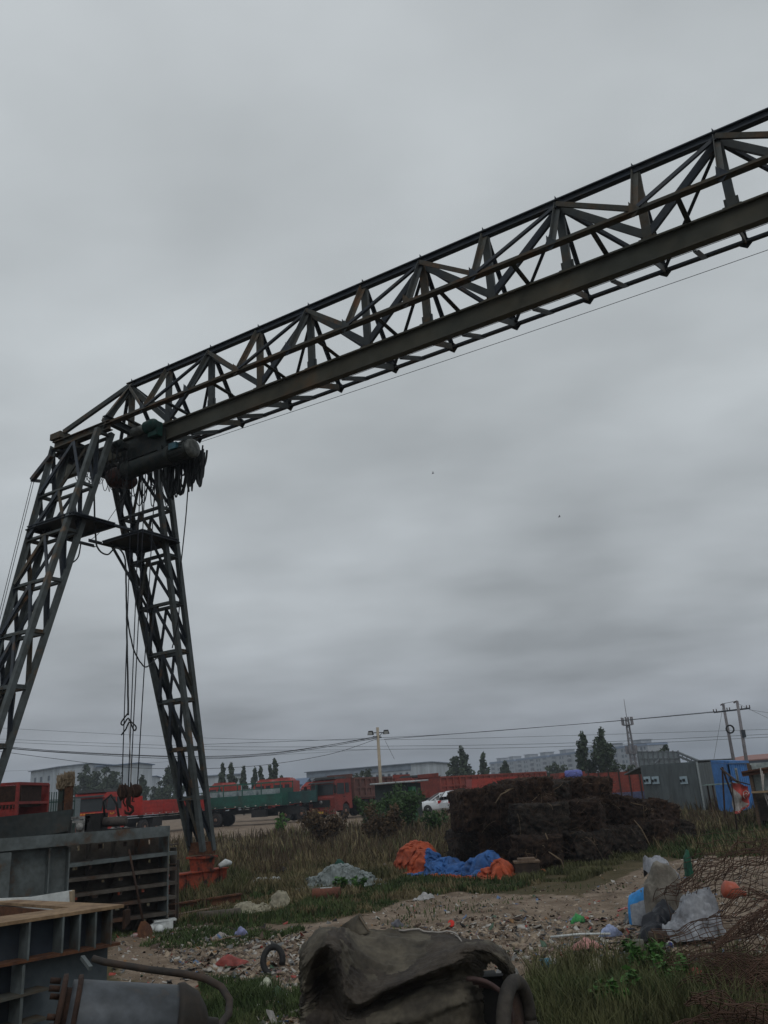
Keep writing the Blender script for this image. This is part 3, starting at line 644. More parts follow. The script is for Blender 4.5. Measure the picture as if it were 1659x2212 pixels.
A = D(655, 1735, 140); B = D(690, 1735, 140); A.z = B.z = 0; zt_ = ht(660, 1704, 140)
hall('shed', 'tiny cream shed beside the red tipper truck cab', A, B, 10, zt_, zt_, .8, mat('cream wall', (.4, .38, .32)), ROOFB)
# domed white storage tent roof far behind
q = MB(); c = D(628, 1735, 330); rr_ = 12
q.lathe((c.x, c.y, 0), (0, 0, 1), [(0, rr_), (4, rr_), (7, rr_*.75), (9, rr_*.35), (10.5, .3)], 20)
tag(q.build('storage_dome', WHW), 'white pointed dome far behind the low blue edged shed', 'tent')
# row of six storey flats
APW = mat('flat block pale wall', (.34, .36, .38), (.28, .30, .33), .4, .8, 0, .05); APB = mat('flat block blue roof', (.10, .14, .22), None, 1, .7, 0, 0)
APD = mat('flat block painted shade', (.09, .11, .14), (.12, .13, .15), .5, .7, 0, 0)
A = D(1062, 1720, 600); B = D(1412, 1720, 440); A.z = B.z = 0; Ln, u = frame2(A, B); rz = math.atan2(u.y, u.x)
blocks = [(0, .20), (.215, .44), (.455, .70), (.715, 1.0)]
LBL = ['leftmost section of the distant flats beside the tall dark poplar', 'second section of the distant balconied flats above the red trailer', 'third section of the distant balconied flats above the brown bales', 'rightmost and nearest section of the distant balconied flats behind two poplars']
for bi, (a0, a1) in enumerate(blocks):
    p = A.lerp(B, a0); LL = Ln*(a1-a0); o = thing('apartment_building', LBL[bi], 'building', p, rz, 'distant row of flats')
    hB = 17.4; q = MB().box((LL/2, 7, hB/2), (LL, 12, hB)); q.build('wall', APW, o)
    MB().box((LL/2, 7, hB+.6), (LL+.8, 13, 1.2), taper=.96).build('roof', APB, o)
    for f in (.28, .78): MB().box((LL*f, 6, hB+2.1), (LL*.16, 6, 1.9)).box((LL*f, 6, hB+3.16), (LL*.18, 7, .25)).build('roof_turret', APW, o)
    nb = max(3, int(LL/7.5))
    for i in range(nb):
        x = LL*(i+.5)/nb
        for s in range(6):
            z = 1.5+s*2.75
            if i % 2 == 0:
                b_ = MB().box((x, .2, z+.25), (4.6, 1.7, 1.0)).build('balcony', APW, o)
                MB().box((x, .92, z+1.5), (4.2, .2, 1.5)).build('shade_slab', APD, b_)  # dark slab on the wall face, balcony shade put into its colour
            else:
                w_ = MB().box((x-1.2, .96, z+.9), (1.9, .12, 1.6)).build('window', APB, o); MB().box((x-1.2, .87, z+.9), (1.6, .06, 1.35)).build('pane', WIN, w_)
                w_ = MB().box((x+1.6, .96, z+.9), (1.3, .12, 1.4)).build('window', APB, o); MB().box((x+1.6, .87, z+.9), (1.05, .06, 1.15)).build('pane', WIN, w_)
# right: red and blue wall, grey sheet sheds, cage frame, cabin, far hall
def slab(name, label, pix, Y, th, m, cat='wall', parts=None, base=None):     # upright wall from px left/right top points
    (x0, y0), (x1, y1) = pix; Y0, Y1 = Y if isinstance(Y, tuple) else (Y, Y)
    a = D(x0, y0, Y0); b_ = D(x1, y1, Y1); bz = base if base is not None else .2
    q = MB(); d = (b_-a); d.z = 0; n = V(-d.y, d.x, 0).normalized()
    q.poly([V(a.x, a.y, bz), V(b_.x, b_.y, bz), b_, a], th, n)
    o = thing(name, label, cat, (0, 0, 0)); q.build('wall_sheet', m, o); return o, a, b_, d.normalized(), n
o, a, b_, u, n = slab('site_wall', 'red and blue painted wall left of the grey sheet shed', ((1240, 1672), (1392, 1665)), (62, 60), .2, REDD)
q = MB()
q.poly([V(a.x, a.y, .2)-n*.13, V(b_.x, b_.y, .2)-n*.13, V(b_.x, b_.y, a.z*.42)-n*.13, V(a.x, a.y, a.z*.42)-n*.13], .03, n)
q.build('blue_band', mat('faded blue band', (.06, .08, .17), (.09, .09, .15), 1, .8), o)
for i in range(7):
    p = a.lerp(b_, (i+.5)/7); MB().box((p.x-n.x*.14, p.y-n.y*.14, a.z/2+.2), (.08, .08, a.z-.2)).build('wall_rib', RUSTD, o)
sh = thing('sheet_shed', 'long dark grey sheet metal shed with three small pale windows', 'building', (0, 0, 0))
P1, P2, P3 = D(1386, 1654, 58), D(1519, 1650, 50), D(1545, 1645, 60)
P0_ = D(1386, 1654, 58)
q = MB(); W2 = D(1502, 1652, 46); W1 = D(1385, 1658, 47)
def wallq(a, b_, zb=.0): return [V(a.x, a.y, zb), V(b_.x, b_.y, zb), b_.copy(), a.copy()]
cA, cB, cC = D(1385, 1656, 46), D(1503, 1648, 43), D(1585, 1643, 52)
cD = cC + V(-3, 7, 0)
q.poly(wallq(cA, cB), .12, V(-(cB-cA).y, (cB-cA).x, 0)); q.poly(wallq(cB, cC), .12, V(-(cC-cB).y, (cC-cB).x, 0))
for (a, b_, k) in ((cA, cB, 16), (cB, cC, 18)):
    for i in range(k+1):
        p = a.lerp(b_, i/k); q.bar(V(p.x, p.y-.09, .05), V(p.x, p.y-.09, p.z-.03), .04)
q.build('wall', GREYW, sh)
MB().poly([cA+V(0, 0, .03), cB+V(0, 0, .03), cB+V(.8, 7, -.3), cA+V(.8, 7, -.3)], .06, (0, -.1, 1)).poly([cB+V(.02, 0, .10), cC+V(0, 0, .10), cC+V(-3, 6, -.3), cB+V(.85, 6, -.3)], .06, (0, -.1, 1)).build('roof', GREYW, sh)
uu = (cB-cA).normalized(); nn_ = V(uu.y, -uu.x, 0)
for i, px in enumerate((1402, 1421, 1481)):
    c = VP(px if i != 1 else 1420, 1685, cA, (uu.x, uu.y)); c = c + nn_*.13
    f = MB().box(c, (.44, .03, .36), 0, math.atan2(uu.y, uu.x)).build('window', mat('pale blue window frame', (.36, .46, .52)), sh)
    MB().box(c+nn_*.03+uu*.02, (.15, .02, .13), 0, math.atan2(uu.y, uu.x)).box(c+nn_*.03-uu*.16+V(0, 0, -.03), (.10, .02, .13), 0, math.atan2(uu.y, uu.x)).build('pane', GLASS, f)
MB().bar(V(cB.x, cB.y-.14, .02), V(cB.x, cB.y-.14, cB.z+.05), .07).build('corner_trim', mat('pale trim', (.3, .34, .35)), sh)
# open steel cage structure behind the shed
cg = thing('mesh_canopy', 'pale translucent sheeted frame rising behind the grey shed', 'structure', (0, 0, 0))
a, b_ = D(1376, 1624, 75), D(1464, 1624, 72)
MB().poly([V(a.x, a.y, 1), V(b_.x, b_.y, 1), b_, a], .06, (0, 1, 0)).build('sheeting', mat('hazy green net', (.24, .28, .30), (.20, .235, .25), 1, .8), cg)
q = MB()
for i in range(9): p = a.lerp(b_, i/8); q.bar(V(p.x, p.y-.1, 1), V(p.x, p.y-.1, p.z+.1), .10)
for i in range(6):
    q.bar(V(a.x, a.y-.12, 1+(a.z-1)*i/5), V(b_.x, b_.y-.12, 1+(b_.z-1)*i/5), .06)
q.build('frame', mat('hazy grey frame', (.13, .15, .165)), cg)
q = MB(); e1, e2 = D(1545, 1652, 70), D(1550, 1650, 70)
q.bar(D(1464, 1625, 72), D(1535, 1655, 66), .16); q.bar(D(1464, 1633, 72), D(1510, 1652, 68), .14); q.bar(D(1440, 1622, 74), D(1415, 1650, 73), .1)
for i in range(7):
    p = D(1464, 1625, 72).lerp(D(1535, 1655, 66), i/7); q.bar(p, V(p.x, p.y, p.z-.45), .06)
q.build('sloping_boom', mat('hazy grey frame', (0, 0, 0)), cg)
# blue cabin
cb = thing('site_cabin', 'bright blue site cabin with a narrow pale window by the brown shack', 'cabin', (0, 0, 0))
BLUEC = mat('bright blue cabin sheet', (.045, .19, .50), (.035, .15, .40), 1, .55, 0, .05); 
a, b_, c2 = D(1538, 1648, 40), D(1571, 1650, 37.5), D(1612, 1649, 41)
q = MB(); q.poly(wallq(a, b_, .25), .1, V(-(b_-a).y, (b_-a).x, 0)); q.poly(wallq(b_, c2, .25), .1, V(-(c2-b_).y, (c2-b_).x, 0))
for (s_1, s_2, k) in ((a, b_, 6), (b_, c2, 9)):
    for i in range(k+1): p = s_1.lerp(s_2, i/k); q.bar(V(p.x, p.y-.08, .28), V(p.x, p.y-.08, p.z-.03), .05)
q.build('wall', BLUEC, cb)
MB().poly([a+V(-.1, -.15, .06), b_+V(0, -.2, .06), c2+V(.1, -.1, .06), c2+(a-b_)+V(0, 0, .06)], .10, (0, 0, 1)).build('roof', BLUEC, cb)
wc = VP(1591, 1684, b_, ((c2-b_).x, (c2-b_).y))+V(0, -.12, 0); rz = math.atan2((c2-b_).y, (c2-b_).x)
f = MB().box(wc, (.38, .05, .95), 0, rz).build('window', mat('pale green frame', (.3, .34, .32)), cb); MB().box(wc+V(0, -.05, 0), (.26, .03, .8), 0, rz).build('pane', GLASS, f)
A = D(1540, 1700, 150); B = D(1720, 1700, 140); A.z = B.z = 0; zt_ = D(1600, 1640, 145).z
hall('warehouse', 'dark blue hall with a reddish roof behind the double pole', A, B, 30, zt_*.93, zt_*.93, 1.0, mat('slate blue wall', (.10, .13, .17)), mat('dusty red roof', (.26, .13, .11)))
# little roof stand, ladder and junk beside cabin
st = thing('work_stand', 'small stand with a pale green corrugated top in front of the grey shed', 'stand', (0, 0, 0))
p = D(1560, 1694, 36); q = MB()
for i in range(12): q.box(p+V(-.62+i*.11, 0, .02*(i % 2)), (.1, .8, .02))
q.build('top', mat('pale green sheet', (.20, .27, .25)), st)
q = MB()
for dx in (-.5, .5):
    for dy in (-.3, .3): q.bar(p+V(dx, dy, -.02), V(p.x+dx, p.y+dy, .05), .05)
q.build('leg', RUSTD, st)
lt = thing('tripod_frame', 'rusty triangular prop frame leaning in front of the blue cabin', 'frame', (0, 0, 0))
q = MB(); p = D(1560, 1657, 33); q.bar(D(1557, 1660, 33), D(1600, 1695, 30), .05); q.bar(p, V(p.x-.25, p.y, .1), .05); q.bar(p, V(p.x+.45, p.y+.3, .1), .05); q.build('prop', RUSTD, lt)

# brown shack at the right edge
sk_ = thing('shack', 'open fronted brown shack with a broken pale window at the right edge', 'shack', (0, 0, 0))
SKP = p = D(1622, 1700, 29); X0, Y0_ = p.x, p.y; ztop = D(1630, 1648, 29).z
q = MB(); q.box((X0+2.6, Y0_+1.2, ztop+.02), (5.6, 3.2, .05), 0, 0, Matrix.Rotation(-.10, 3, 'Y')); q.box((X0+2.6, Y0_-.3, ztop-.05), (5.6, .06, .14), 0, 0, Matrix.Rotation(-.10, 3, 'Y')); q.build('roof', RUST, sk_)
for dx in (0.05, 1.7, 3.4, 5): MB().bar((X0+dx, Y0_-.2, 0), (X0+dx, Y0_-.2, ztop), .09).build('post', WOODD, sk_)
q = MB(); q.box((X0+2.7, Y0_+.1, .75), (5.3, .06, .9)); q.box((X0+.1, Y0_+1.2, 1), (.06, 2.4, 2)); q.build('wall', mat('grey brown boards', (.10, .085, .07), (.06, .052, .045), 3, .9), sk_)
f = MB().box((X0+1.9, Y0_+.1, 1.28+.35), (3.6, .05, .85)).build('window', mat('milky sheet', (.33, .38, .38), (.22, .27, .27), 2, .6), sk_)
MB().poly([(X0+.5, Y0_+.06, 1.35), (X0+.9, Y0_+.06, 1.95), (X0+1.0, Y0_+.06, 1.5)], .02, (0, 1, 0)).build('broken_hole', WIN, f)
MB().box((X0+2.2, Y0_-.35, 1.17), (4.4, .5, .05)).build('shelf', mat('tan ledge', (.28, .20, .12)), sk_)
for i in range(3):
    MB().tube([(X0+.4+i*.03, Y0_-.45, 1.9-.1*i), (X0+.35, Y0_-.5, 1.2), (X0+.42+i*.1, Y0_-.5, .75), (X0+1.2+i*.3, Y0_-.5, .62), (X0+2.2, Y0_-.5, .72)], .02, 5).build('rope', mat('pale cord', (.3, .28, .26)), sk_)
Rz_ = Matrix.Rotation(-.40, 4, 'Z'); sk_.matrix_world = Matrix.Translation(V(SKP.x, SKP.y, 0)) @ Rz_ @ Matrix.Translation(V(-SKP.x, -SKP.y, 0))
jb = thing('junk_board', 'brown board and rubble heap piled below the shack ledge', 'board', (0, 0, 0))
MB().box((X0+2.0, Y0_-.6, .35), (3.4, .3, .3), 0, .05).box((X0+1.5, Y0_-.9, .15), (2.6, .5, .2), 0, -.1).build('board', WOODD, jb)

# red and white flag banner
FLR = mat('faded red flag cloth', (.42, .065, .055), (.34, .06, .05), 6, .85); FLW = mat('dirty white flag cloth', (.36, .34, .32), (.27, .25, .24), 6, .85)
fl = thing('banner', 'red and white diagonal banner with a white emblem hanging left of the shack', 'flag', (0, 0, 0))
c = {k: D(x, y, 27) for k, (x, y) in dict(tl=(1580, 1689), tr=(1617, 1699), br=(1616, 1737), bl=(1587, 1758), b2=(1604, 1752)).items()}
def fp(u, v):
    t_ = c['tl'].lerp(c['tr'], u); b2 = c['bl'].lerp(c['br'], u); p = t_.lerp(b2, v); p = p + V(0, .10*math.sin(u*9+v*3)+.05*math.sin(v*11), -.06*math.sin(math.pi*u)*v); return p
def cloth(cond, name, m, off=0):
    q = MB(); nU = 24
    for i in range(nU):
        for j in range(nU):
            u_, v_ = (i+.5)/nU, (j+.5)/nU
            if cond(u_, v_):
                ps = [fp(a_/nU, b_/nU)+V(0, off, 0) for a_, b_ in ((i, j), (i+1, j), (i+1, j+1), (i, j+1))]
                q.add(ps+[p_+V(0, .006, 0) for p_ in ps], [(0, 1, 2, 3), (7, 6, 5, 4)])
    return q.build(name, m, fl)
isred = lambda u, v: (u > v*.98 and not (v > .45 and u < .5+.9*(v-.45)) and u+.0 > .02) or v > .9
cloth(isred, 'red_cloth', FLR); cloth(lambda u, v: not isred(u, v), 'white_cloth', FLW)
q = MB(); E = lambda u, v: fp(u, v)+V(0, -.02, 0)
for pts in ([(.74, .30), (.90, .24), (.97, .36), (.83, .52)], [(.74, .30), (.70, .48), (.80, .60)], [(.78, .44), (.88, .36)]): q.tube([E(*x) for x in pts], .016, 4)
for k in range(4): q.tube([E(.12+k*.2, .94), E(.18+k*.2, .97)], .012, 4); 
q.build('emblem', mat('pale print', (.5, .42, .4)), fl)
MB().tube([c['tl']+V(-.05, 0, .08), c['tr']+V(.05, 0, .05)], .018, 6).tube([c['tl'], V(c['tl'].x-.1, 27, .1)], .02, 6).build('pole', RUSTD, fl)

# ------------------------------------------------------------------ poles, mast, wires
lp = thing('light_pole', 'tan concrete pole with two floodlights and a crossarm behind the trucks', 'lamp post', D(824, 1722, 52))
bx, by = lp.location.x, lp.location.y; zt_ = D(819, 1571, 52).z - lp.location.z
lz = lp.location.z
MB().tube([(0, 0, -1.6), (0, 0, zt_)], [.115, .085], 10).build('pole', CONC, lp)
MB().bar((-.30, 0, zt_-.30), (.36, 0, zt_-.32), .05).bar((-.3, 0, zt_-.5), (.22, 0, zt_-.58), .04).bar((.02, 0, zt_-.55), (.3, 0, zt_-.32), .03).build('crossarm', STEELD, lp)
for sx_, yaw in ((-.42, .5), (.50, -.5)):
    h_ = MB().box((sx_, -.05, zt_-.30), (.34, .20, .24), 0, yaw, taper=.7).build('floodlight', mat('dark lamp housing', (.03, .03, .032)), lp)
    MB().box((sx_+(-.03 if sx_ < 0 else .0), -.17, zt_-.34), (.26, .02, .16), 0, yaw).build('lens', mat('dull lens', (.28, .29, .28), None, 2, .2), h_)
hp = thing('twin_pole', 'pair of tall leaning concrete poles joined by a crossarm, behind the blue cabin', 'utility pole', (0, 0, 0))
A1, A2 = D(1562, 1520, 62), D(1592, 1514, 60); B1, B2 = D(1588, 1660, 62), D(1615, 1660, 60)
def down(a, b_): d = (a-b_); return b_ - d*((b_.z)/(d.z))
for a, b_ in ((A1, B1), (A2, B2)): MB().tube([down(a, b_), a], [.135, .09], 10).build('pole', CONCG, hp)
ca_, cb_ = D(1542, 1539, 61.5), D(1620, 1530, 60)
MB().bar(ca_, cb_, .08, .10).bar(A1, A2, .03).build('crossarm', STEELD, hp)
q = MB()
for k in (0, .08, .38, .45, .78, .92, 1): p = ca_.lerp(cb_, k); q.tube([p, p+V(0, 0, .22)], .035, 6)
q.tube([A1, A1+V(-.2, 0, -.1)], .05, 6).tube([A2, A2+V(-.25, 0, -.12)], .05, 6).build('insulator', mat('brown insulator', (.06, .04, .035)), hp)
MB().tube([D(1577, 1575, 61.4)+V(.26*math.cos(a), 0, .26*math.sin(a)) for a in np.linspace(0, 6.28, 16)], .06, 6).build('cable_coil', WIRE, hp); MB().box(D(1605, 1585, 60), (.25, .3, .5)).build('fuse_box', STEELD, hp)
ms = thing('lattice_mast', 'tall slim lattice telecom mast with antennas standing behind the flats', 'mast', D(1376, 1700, 150))
mz = ms.location.z; mh = D(1366, 1548, 150).z - mz
q = MB(); 
def mc(z): t_ = z/mh; wd = .50*(1-t_)+.20*t_; return [V(wd*a_, wd*b_, z) for a_, b_ in ((-1, -1), (1, -1), (1, 1), (-1, 1))]
for i in range(4): q.bar(mc(-3)[i], mc(mh)[i], .11)
zl = np.linspace(-3, mh, 15)
for i in range(14):
    a, b_ = mc(zl[i]), mc(zl[i+1])
    for j in range(4): q.bar(a[j], b_[(j+1) % 4], .06); q.bar(a[(j+1) % 4], b_[j], .06); q.bar(a[j], a[(j+1) % 4], .05)
q.tube([(0, 0, mh), (0, 0, mh+3)], .05, 5); q.build('lattice', CONCG, ms)
for zz in (mh-.9, mh-5.6):
    MB().lathe((0, 0, zz-.5), (0, 0, 1), [(0, .85), (.12, .85)], 12).build('platform', CONCG, ms)
    for k in range(6):
        a = k*math.pi/3; MB().box((.92*math.cos(a), .92*math.sin(a), zz+.2), (.2, .2, 1.3), 0, a).build('antenna', CONCG, ms)
def wire(label, pts, rad=.016, n=14, m=WIRE):
    q = MB(); P_ = [D(*p) for p in pts]; out = []
    for i in range(len(P_)-1):
        a = P_[max(i-1, 0)]; b = P_[i]; c = P_[i+1]; d = P_[min(i+2, len(P_)-1)]
        for k in range(n): u = k/n; out.append(.5*((2*b)+(c-a)*u+(2*a-5*b+4*c-d)*u*u+(3*b-a-3*c+d)*u**3))
    out.append(P_[-1]); tag(q.tube(out, rad, 5, 0, False).build('power_line', m), label, 'wire', 'overhead power lines')
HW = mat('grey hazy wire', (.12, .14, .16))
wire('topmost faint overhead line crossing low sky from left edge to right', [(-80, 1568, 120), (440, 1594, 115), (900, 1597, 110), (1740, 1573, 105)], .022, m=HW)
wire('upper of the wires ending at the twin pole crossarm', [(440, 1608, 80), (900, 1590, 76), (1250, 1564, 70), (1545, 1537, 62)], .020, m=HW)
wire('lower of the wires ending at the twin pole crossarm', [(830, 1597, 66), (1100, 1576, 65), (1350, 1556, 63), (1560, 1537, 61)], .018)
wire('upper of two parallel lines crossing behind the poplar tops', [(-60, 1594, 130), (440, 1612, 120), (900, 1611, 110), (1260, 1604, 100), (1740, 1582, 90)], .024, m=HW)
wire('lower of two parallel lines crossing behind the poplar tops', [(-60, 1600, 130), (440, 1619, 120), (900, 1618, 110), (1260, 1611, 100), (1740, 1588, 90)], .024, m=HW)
wire('thick upper cable running from left edge to the light pole', [(-60, 1605, 40), (120, 1622, 44), (400, 1634, 48), (600, 1625, 50), (822, 1591, 52)], .016)
wire('second of the cables sagging from left edge to the light pole', [(-60, 1609, 40), (120, 1625, 44), (400, 1639, 48), (600, 1629, 50), (822, 1593, 52)], .014)
wire('third of the cables sagging from left edge to the light pole', [(-60, 1607, 40), (120, 1624, 44), (440, 1636, 48), (620, 1624, 50), (822, 1589, 52)], .012)
wire('lowest line dipping behind the factory trees towards the light pole', [(-60, 1615, 45), (120, 1639, 48), (300, 1659, 50), (520, 1657, 51), (700, 1632, 52), (815, 1596, 52)], .013)
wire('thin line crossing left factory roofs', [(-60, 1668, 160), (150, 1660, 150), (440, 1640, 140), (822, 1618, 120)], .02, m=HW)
for i, (x0, y0, x1, y1, L_) in enumerate(((832, 1600, 852, 1640, 'steep stay wire right of the light pole'), (1562, 1524, 1540, 1652, 'stay wire left of the twin pole'), (1594, 1520, 1760, 1600, 'upper wire leaving the twin pole towards the right edge'), (1618, 1533, 1760, 1556, 'wire from the crossarm end to the right edge'))):
    wire(L_, [(x0, y0, 56), (x1, y1, 56)], .010, 2)
for i, (x, y) in enumerate(((935, 1023), (1208, 1117))):
    p = D(x, y, 60); s_ = .28; q = MB(); q.lathe(p-V(.25*s_, 0, 0), (1, 0, .2), [(0, .02), (.15*s_, .10*s_), (.45*s_, .09*s_), (.6*s_, .02)], 8)
    q.poly([p, p+V(-.1*s_, .5*s_, .35*s_), p+V(.2*s_, .5*s_, .3*s_)], .01, (0, .5, 1)); q.poly([p, p+V(-.1*s_, -.5*s_, .35*s_), p+V(.2*s_, -.5*s_, .3*s_)], .01, (0, -.5, 1))
    tag(q.build('bird', WIRE), ['tiny dark bird flying left of centre in open sky', 'tiny dark bird flying lower and right of the other bird'][i], 'bird', 'birds in the sky')

# ------------------------------------------------------------------ trees
LEAF = mat('dark poplar leaves', (.036, .056, .032), (.058, .080, .045), .8, .8, 0, 0, tint=.4)
LEAF2 = mat('dull green leaves', (.045, .070, .026), (.07, .095, .04), .8, .8, 0, 0, tint=.4)
BARK = mat('grey bark', (.10, .09, .075), None, 4, .9)
def tree(label, px, pyb, pyt, Y, halfpx, shape='poplar', n=1500, leaf=None, seed=0, lean=0, group='trees beyond the yard', name='tree'):
    rg = np.random.default_rng(seed+11); b_ = D(px, pyb, Y); t_ = D(px, pyt, Y); b0 = V(b_.x, b_.y, min(b_.z, .2)); hgt = t_.z-b0.z; hw = halfpx*1.35/F_PX*Y; n = int(n*1.7)
    o = thing(name, label, 'tree', b0, 0, group)
    q = MB(); q.tube([(0, 0, 0), (lean*.4, 0, hgt*.5), (lean*.9, 0, hgt*.95)], [hgt*.018+.05, hgt*.012+.03, .02], 7)
    br = []
    nb = 26 if shape == 'poplar' else 14
    for i in range(nb):
        f = .08+.85*(i/nb) if shape == 'poplar' else .3+.4*rg.random(); a = rg.random()*6.28
        if shape == 'poplar': rad = hw*(math.sin(math.pi*min(1, f*1.02+.08))**.6)*rg.uniform(.55, 1.1); rise = hgt*.16
        else: rad = hw*rg.uniform(.5, 1); rise = hgt*rg.uniform(.1, .35)
        p0 = V(lean*f, 0, hgt*f*.9); p1 = V(lean*f+math.cos(a)*rad*.8, math.sin(a)*rad*.8, min(hgt*f*.9+rise, hgt*.97)); q.tube([p0, p0.lerp(p1, .5)+V(0, 0, -.02*hgt), p1], [.05, .03, .012], 4); br.append((p0, p1, rad))
    q.build('trunk', BARK, o)
    # leaf clumps strung along the limbs
    cs = []
    for p0, p1, rad in br:
        for k in range(5):
            t2 = rg.uniform(.35, 1.1); c = p0.lerp(p1, t2); cs.append((c.x, c.y, c.z, max(.12, rad*rg.uniform(.22, .42))))
    cs.append((lean, 0, hgt*.985, hw*.12+.08)); cs.append((lean*.95, 0, hgt*.94, hw*.2+.08))
    cs = np.array(cs); pick = rg.integers(0, len(cs), n); C = cs[pick]; dr = rg.normal(size=(n, 3)); dr /= np.linalg.norm(dr, axis=1)[:, None]
    dr[:, 2] *= 1.5 if shape == 'poplar' else .8
    c = C[:, :3]+dr*C[:, 3:4]*(rg.random((n, 1))**.45)*1.25; ls = max(.08, Y*.0017)*rg.uniform(.5, 1.4, (n, 1))
    a = rg.normal(size=(n, 3)); a /= np.linalg.norm(a, axis=1)[:, None]; b2 = np.cross(a, rg.normal(size=(n, 3))); b2 /= np.linalg.norm(b2, axis=1)[:, None]
    vs = np.stack([c-a*ls, c+b2*ls*.6, c+a*ls, c-b2*ls*.6], 1).reshape(-1, 3); fs = np.arange(4*n).reshape(n, 4)
    cr = big('crown', vs, fs, leaf or LEAF); cr.parent = o; return o
tree('broad dark tree group member in front of the left factory hall', 183, 1740, 1655, 150, 24, 'round', 2600, seed=1)
tree('broad dark tree between the factory halls behind the red cab', 226, 1740, 1660, 148, 26, 'round', 2600, seed=2)
tree('narrow dark tree behind the hook block', 306, 1735, 1676, 150, 12, 'poplar', 1400, seed=3)
tree('tall tree just left of the right crane leg base', 362, 1735, 1659, 140, 15, 'poplar', 1900, seed=4)
tree('low bushy tree left of the crane leg in the distance', 345, 1740, 1690, 160, 20, 'round', 1400, seed=5)
tree('smaller tree seen through the right crane leg', 388, 1735, 1680, 150, 14, 'round', 1300, seed=6)
for i, (px, pt, hwp) in enumerate(((481, 1652, 8), (500, 1649, 10), (527, 1658, 8), (551, 1659, 7), (564, 1657, 8), (585, 1655, 8), (596, 1640, 10), (608, 1678, 9))):
    tree(['leftmost slim poplar in the row right of the crane leg', 'second slim poplar, wide and dark, behind the red cabs', 'lone slim poplar standing apart in the middle of the row', 'short slim poplar just right of the lone one', 'fourth slim poplar above the green stake trailer', 'slim poplar beside the tallest one', 'tallest slim poplar of the row above the green trailer', 'bushy low poplar ending the slim row'][i], px, 1735, pt, 130, hwp, 'poplar', 1100, seed=20+i, group='slim poplars in a row')
tree('dark tall poplar standing left of the distant flats', 1003, 1720, 1618, 120, 22, 'poplar', 3000, seed=40)
tree('slim poplar in front of the leftmost flats', 1052, 1715, 1627, 125, 11, 'poplar', 1300, seed=41)
tree('small pointed tree in front of the second flats section', 1098, 1710, 1645, 130, 10, 'poplar', 900, seed=42)
tree('low bushy tree at the foot of the tall poplar', 975, 1720, 1668, 125, 24, 'round', 1800, seed=43)
tree('ragged tall poplar, left of the big pair', 1272, 1700, 1585, 85, 18, 'poplar', 3400, seed=44)
tree('fullest tall poplar, right of the big pair', 1316, 1700, 1576, 84, 20, 'poplar', 4200, seed=45)
tree('short tree between flats and the big poplars', 1205, 1700, 1650, 140, 20, 'round', 1300, seed=46)
tree('wind bent tree leaning over the canopy roof', 1432, 1680, 1612, 95, 16, 'round', 1900, seed=47, lean=.8)
tree('dark bush tree below the mast', 1352, 1700, 1655, 100, 18, 'round', 1300, seed=48)
tree('small round tree at the warehouse wall', 785, 1730, 1668, 120, 14, 'round', 1100, seed=49)
for i, (px, hwp, pt) in enumerate(((330, 50, 1708), (420, 60, 1712), (1160, 70, 1668), (1240, 50, 1662))):
    pass
def bush(label, px, py, Y, wpx, hpx, n, leaf, seed, z0=None, grp='green bushes by the shed'):
    rg = np.random.default_rng(seed); p = D(px, py, Y); hw = wpx/F_PX*Y/2; hh = hpx/F_PX*Y; gz = hz(p.x, p.y)
    o = thing('bush', label, 'bush', (p.x, p.y, gz), 0, grp); top_ = max(.4, p.z-gz)
    q = MB(); cs = []
    for i in range(16):
        a = rg.random()*6.28; rr = hw*rg.random()**.5*.9; zt2 = top_*rg.uniform(.5, .95)
        q.tube([(rr*.2*math.cos(a), rr*.2*math.sin(a), 0), (rr*.7*math.cos(a), rr*.4*math.sin(a), zt2*.6), (rr*math.cos(a), rr*.5*math.sin(a), zt2)], [.025, .015, .006], 4)
        for k in range(4): f = rg.uniform(.25, 1); cs.append((rr*f*math.cos(a), rr*f*.55*math.sin(a), zt2*f, hw*.24))
    q.build('stems', BARK, o); cs = np.array(cs); C = cs[rg.integers(0, len(cs), n)]
    dr = rg.normal(size=(n, 3)); dr /= np.linalg.norm(dr, axis=1)[:, None]; c = C[:, :3]+dr*C[:, 3:4]*(rg.random((n, 1))**.5); c[:, 2] = np.abs(c[:, 2])
    ls = .06*rg.uniform(.6, 1.4, (n, 1))*(Y/30)**.5; a = rg.normal(size=(n, 3)); a /= np.linalg.norm(a, axis=1)[:, None]; b2 = np.cross(a, rg.normal(size=(n, 3))); b2 /= np.linalg.norm(b2, axis=1)[:, None]
    vs = np.stack([c-a*ls, c+b2*ls*.5, c+a*ls, c-b2*ls*.5], 1).reshape(-1, 3); cr = big('foliage', vs, np.arange(4*n).reshape(n, 4), leaf); cr.parent = o
BUSHM = mat('bush green', (.035, .075, .022), (.055, .10, .035), 1.5, .8, 0, 0, tint=.4)
WEEDM = mat('brown weed heads', (.070, .045, .026), (.10, .068, .036), 1.5, .9, 0, 0, tint=.4)
bush('large green bush below the corrugated shed roof', 868, 1694, 42, 120, 70, 5200, BUSHM, 1)
bush('green bush against the shed wall, left part', 800, 1712, 44, 70, 50, 2600, BUSHM, 2)
bush('brown dry bush in front of the tipper truck', 700, 1735, 38, 110, 50, 3400, WEEDM, 3, grp='dry brown bushes in the field')
bush('brown dry bush left of the white cars', 820, 1738, 36, 120, 45, 3200, WEEDM, 4, grp='dry brown bushes in the field')
bush('small light green bush in the track behind the field', 607, 1753, 45, 34, 14, 500, mat('fresh green', (.07, .16, .035), None, 3, .8, 0, 0, tint=.3), 5)
bush('low green bush in front of the white sedan', 935, 1745, 40, 60, 20, 1200, BUSHM, 6)
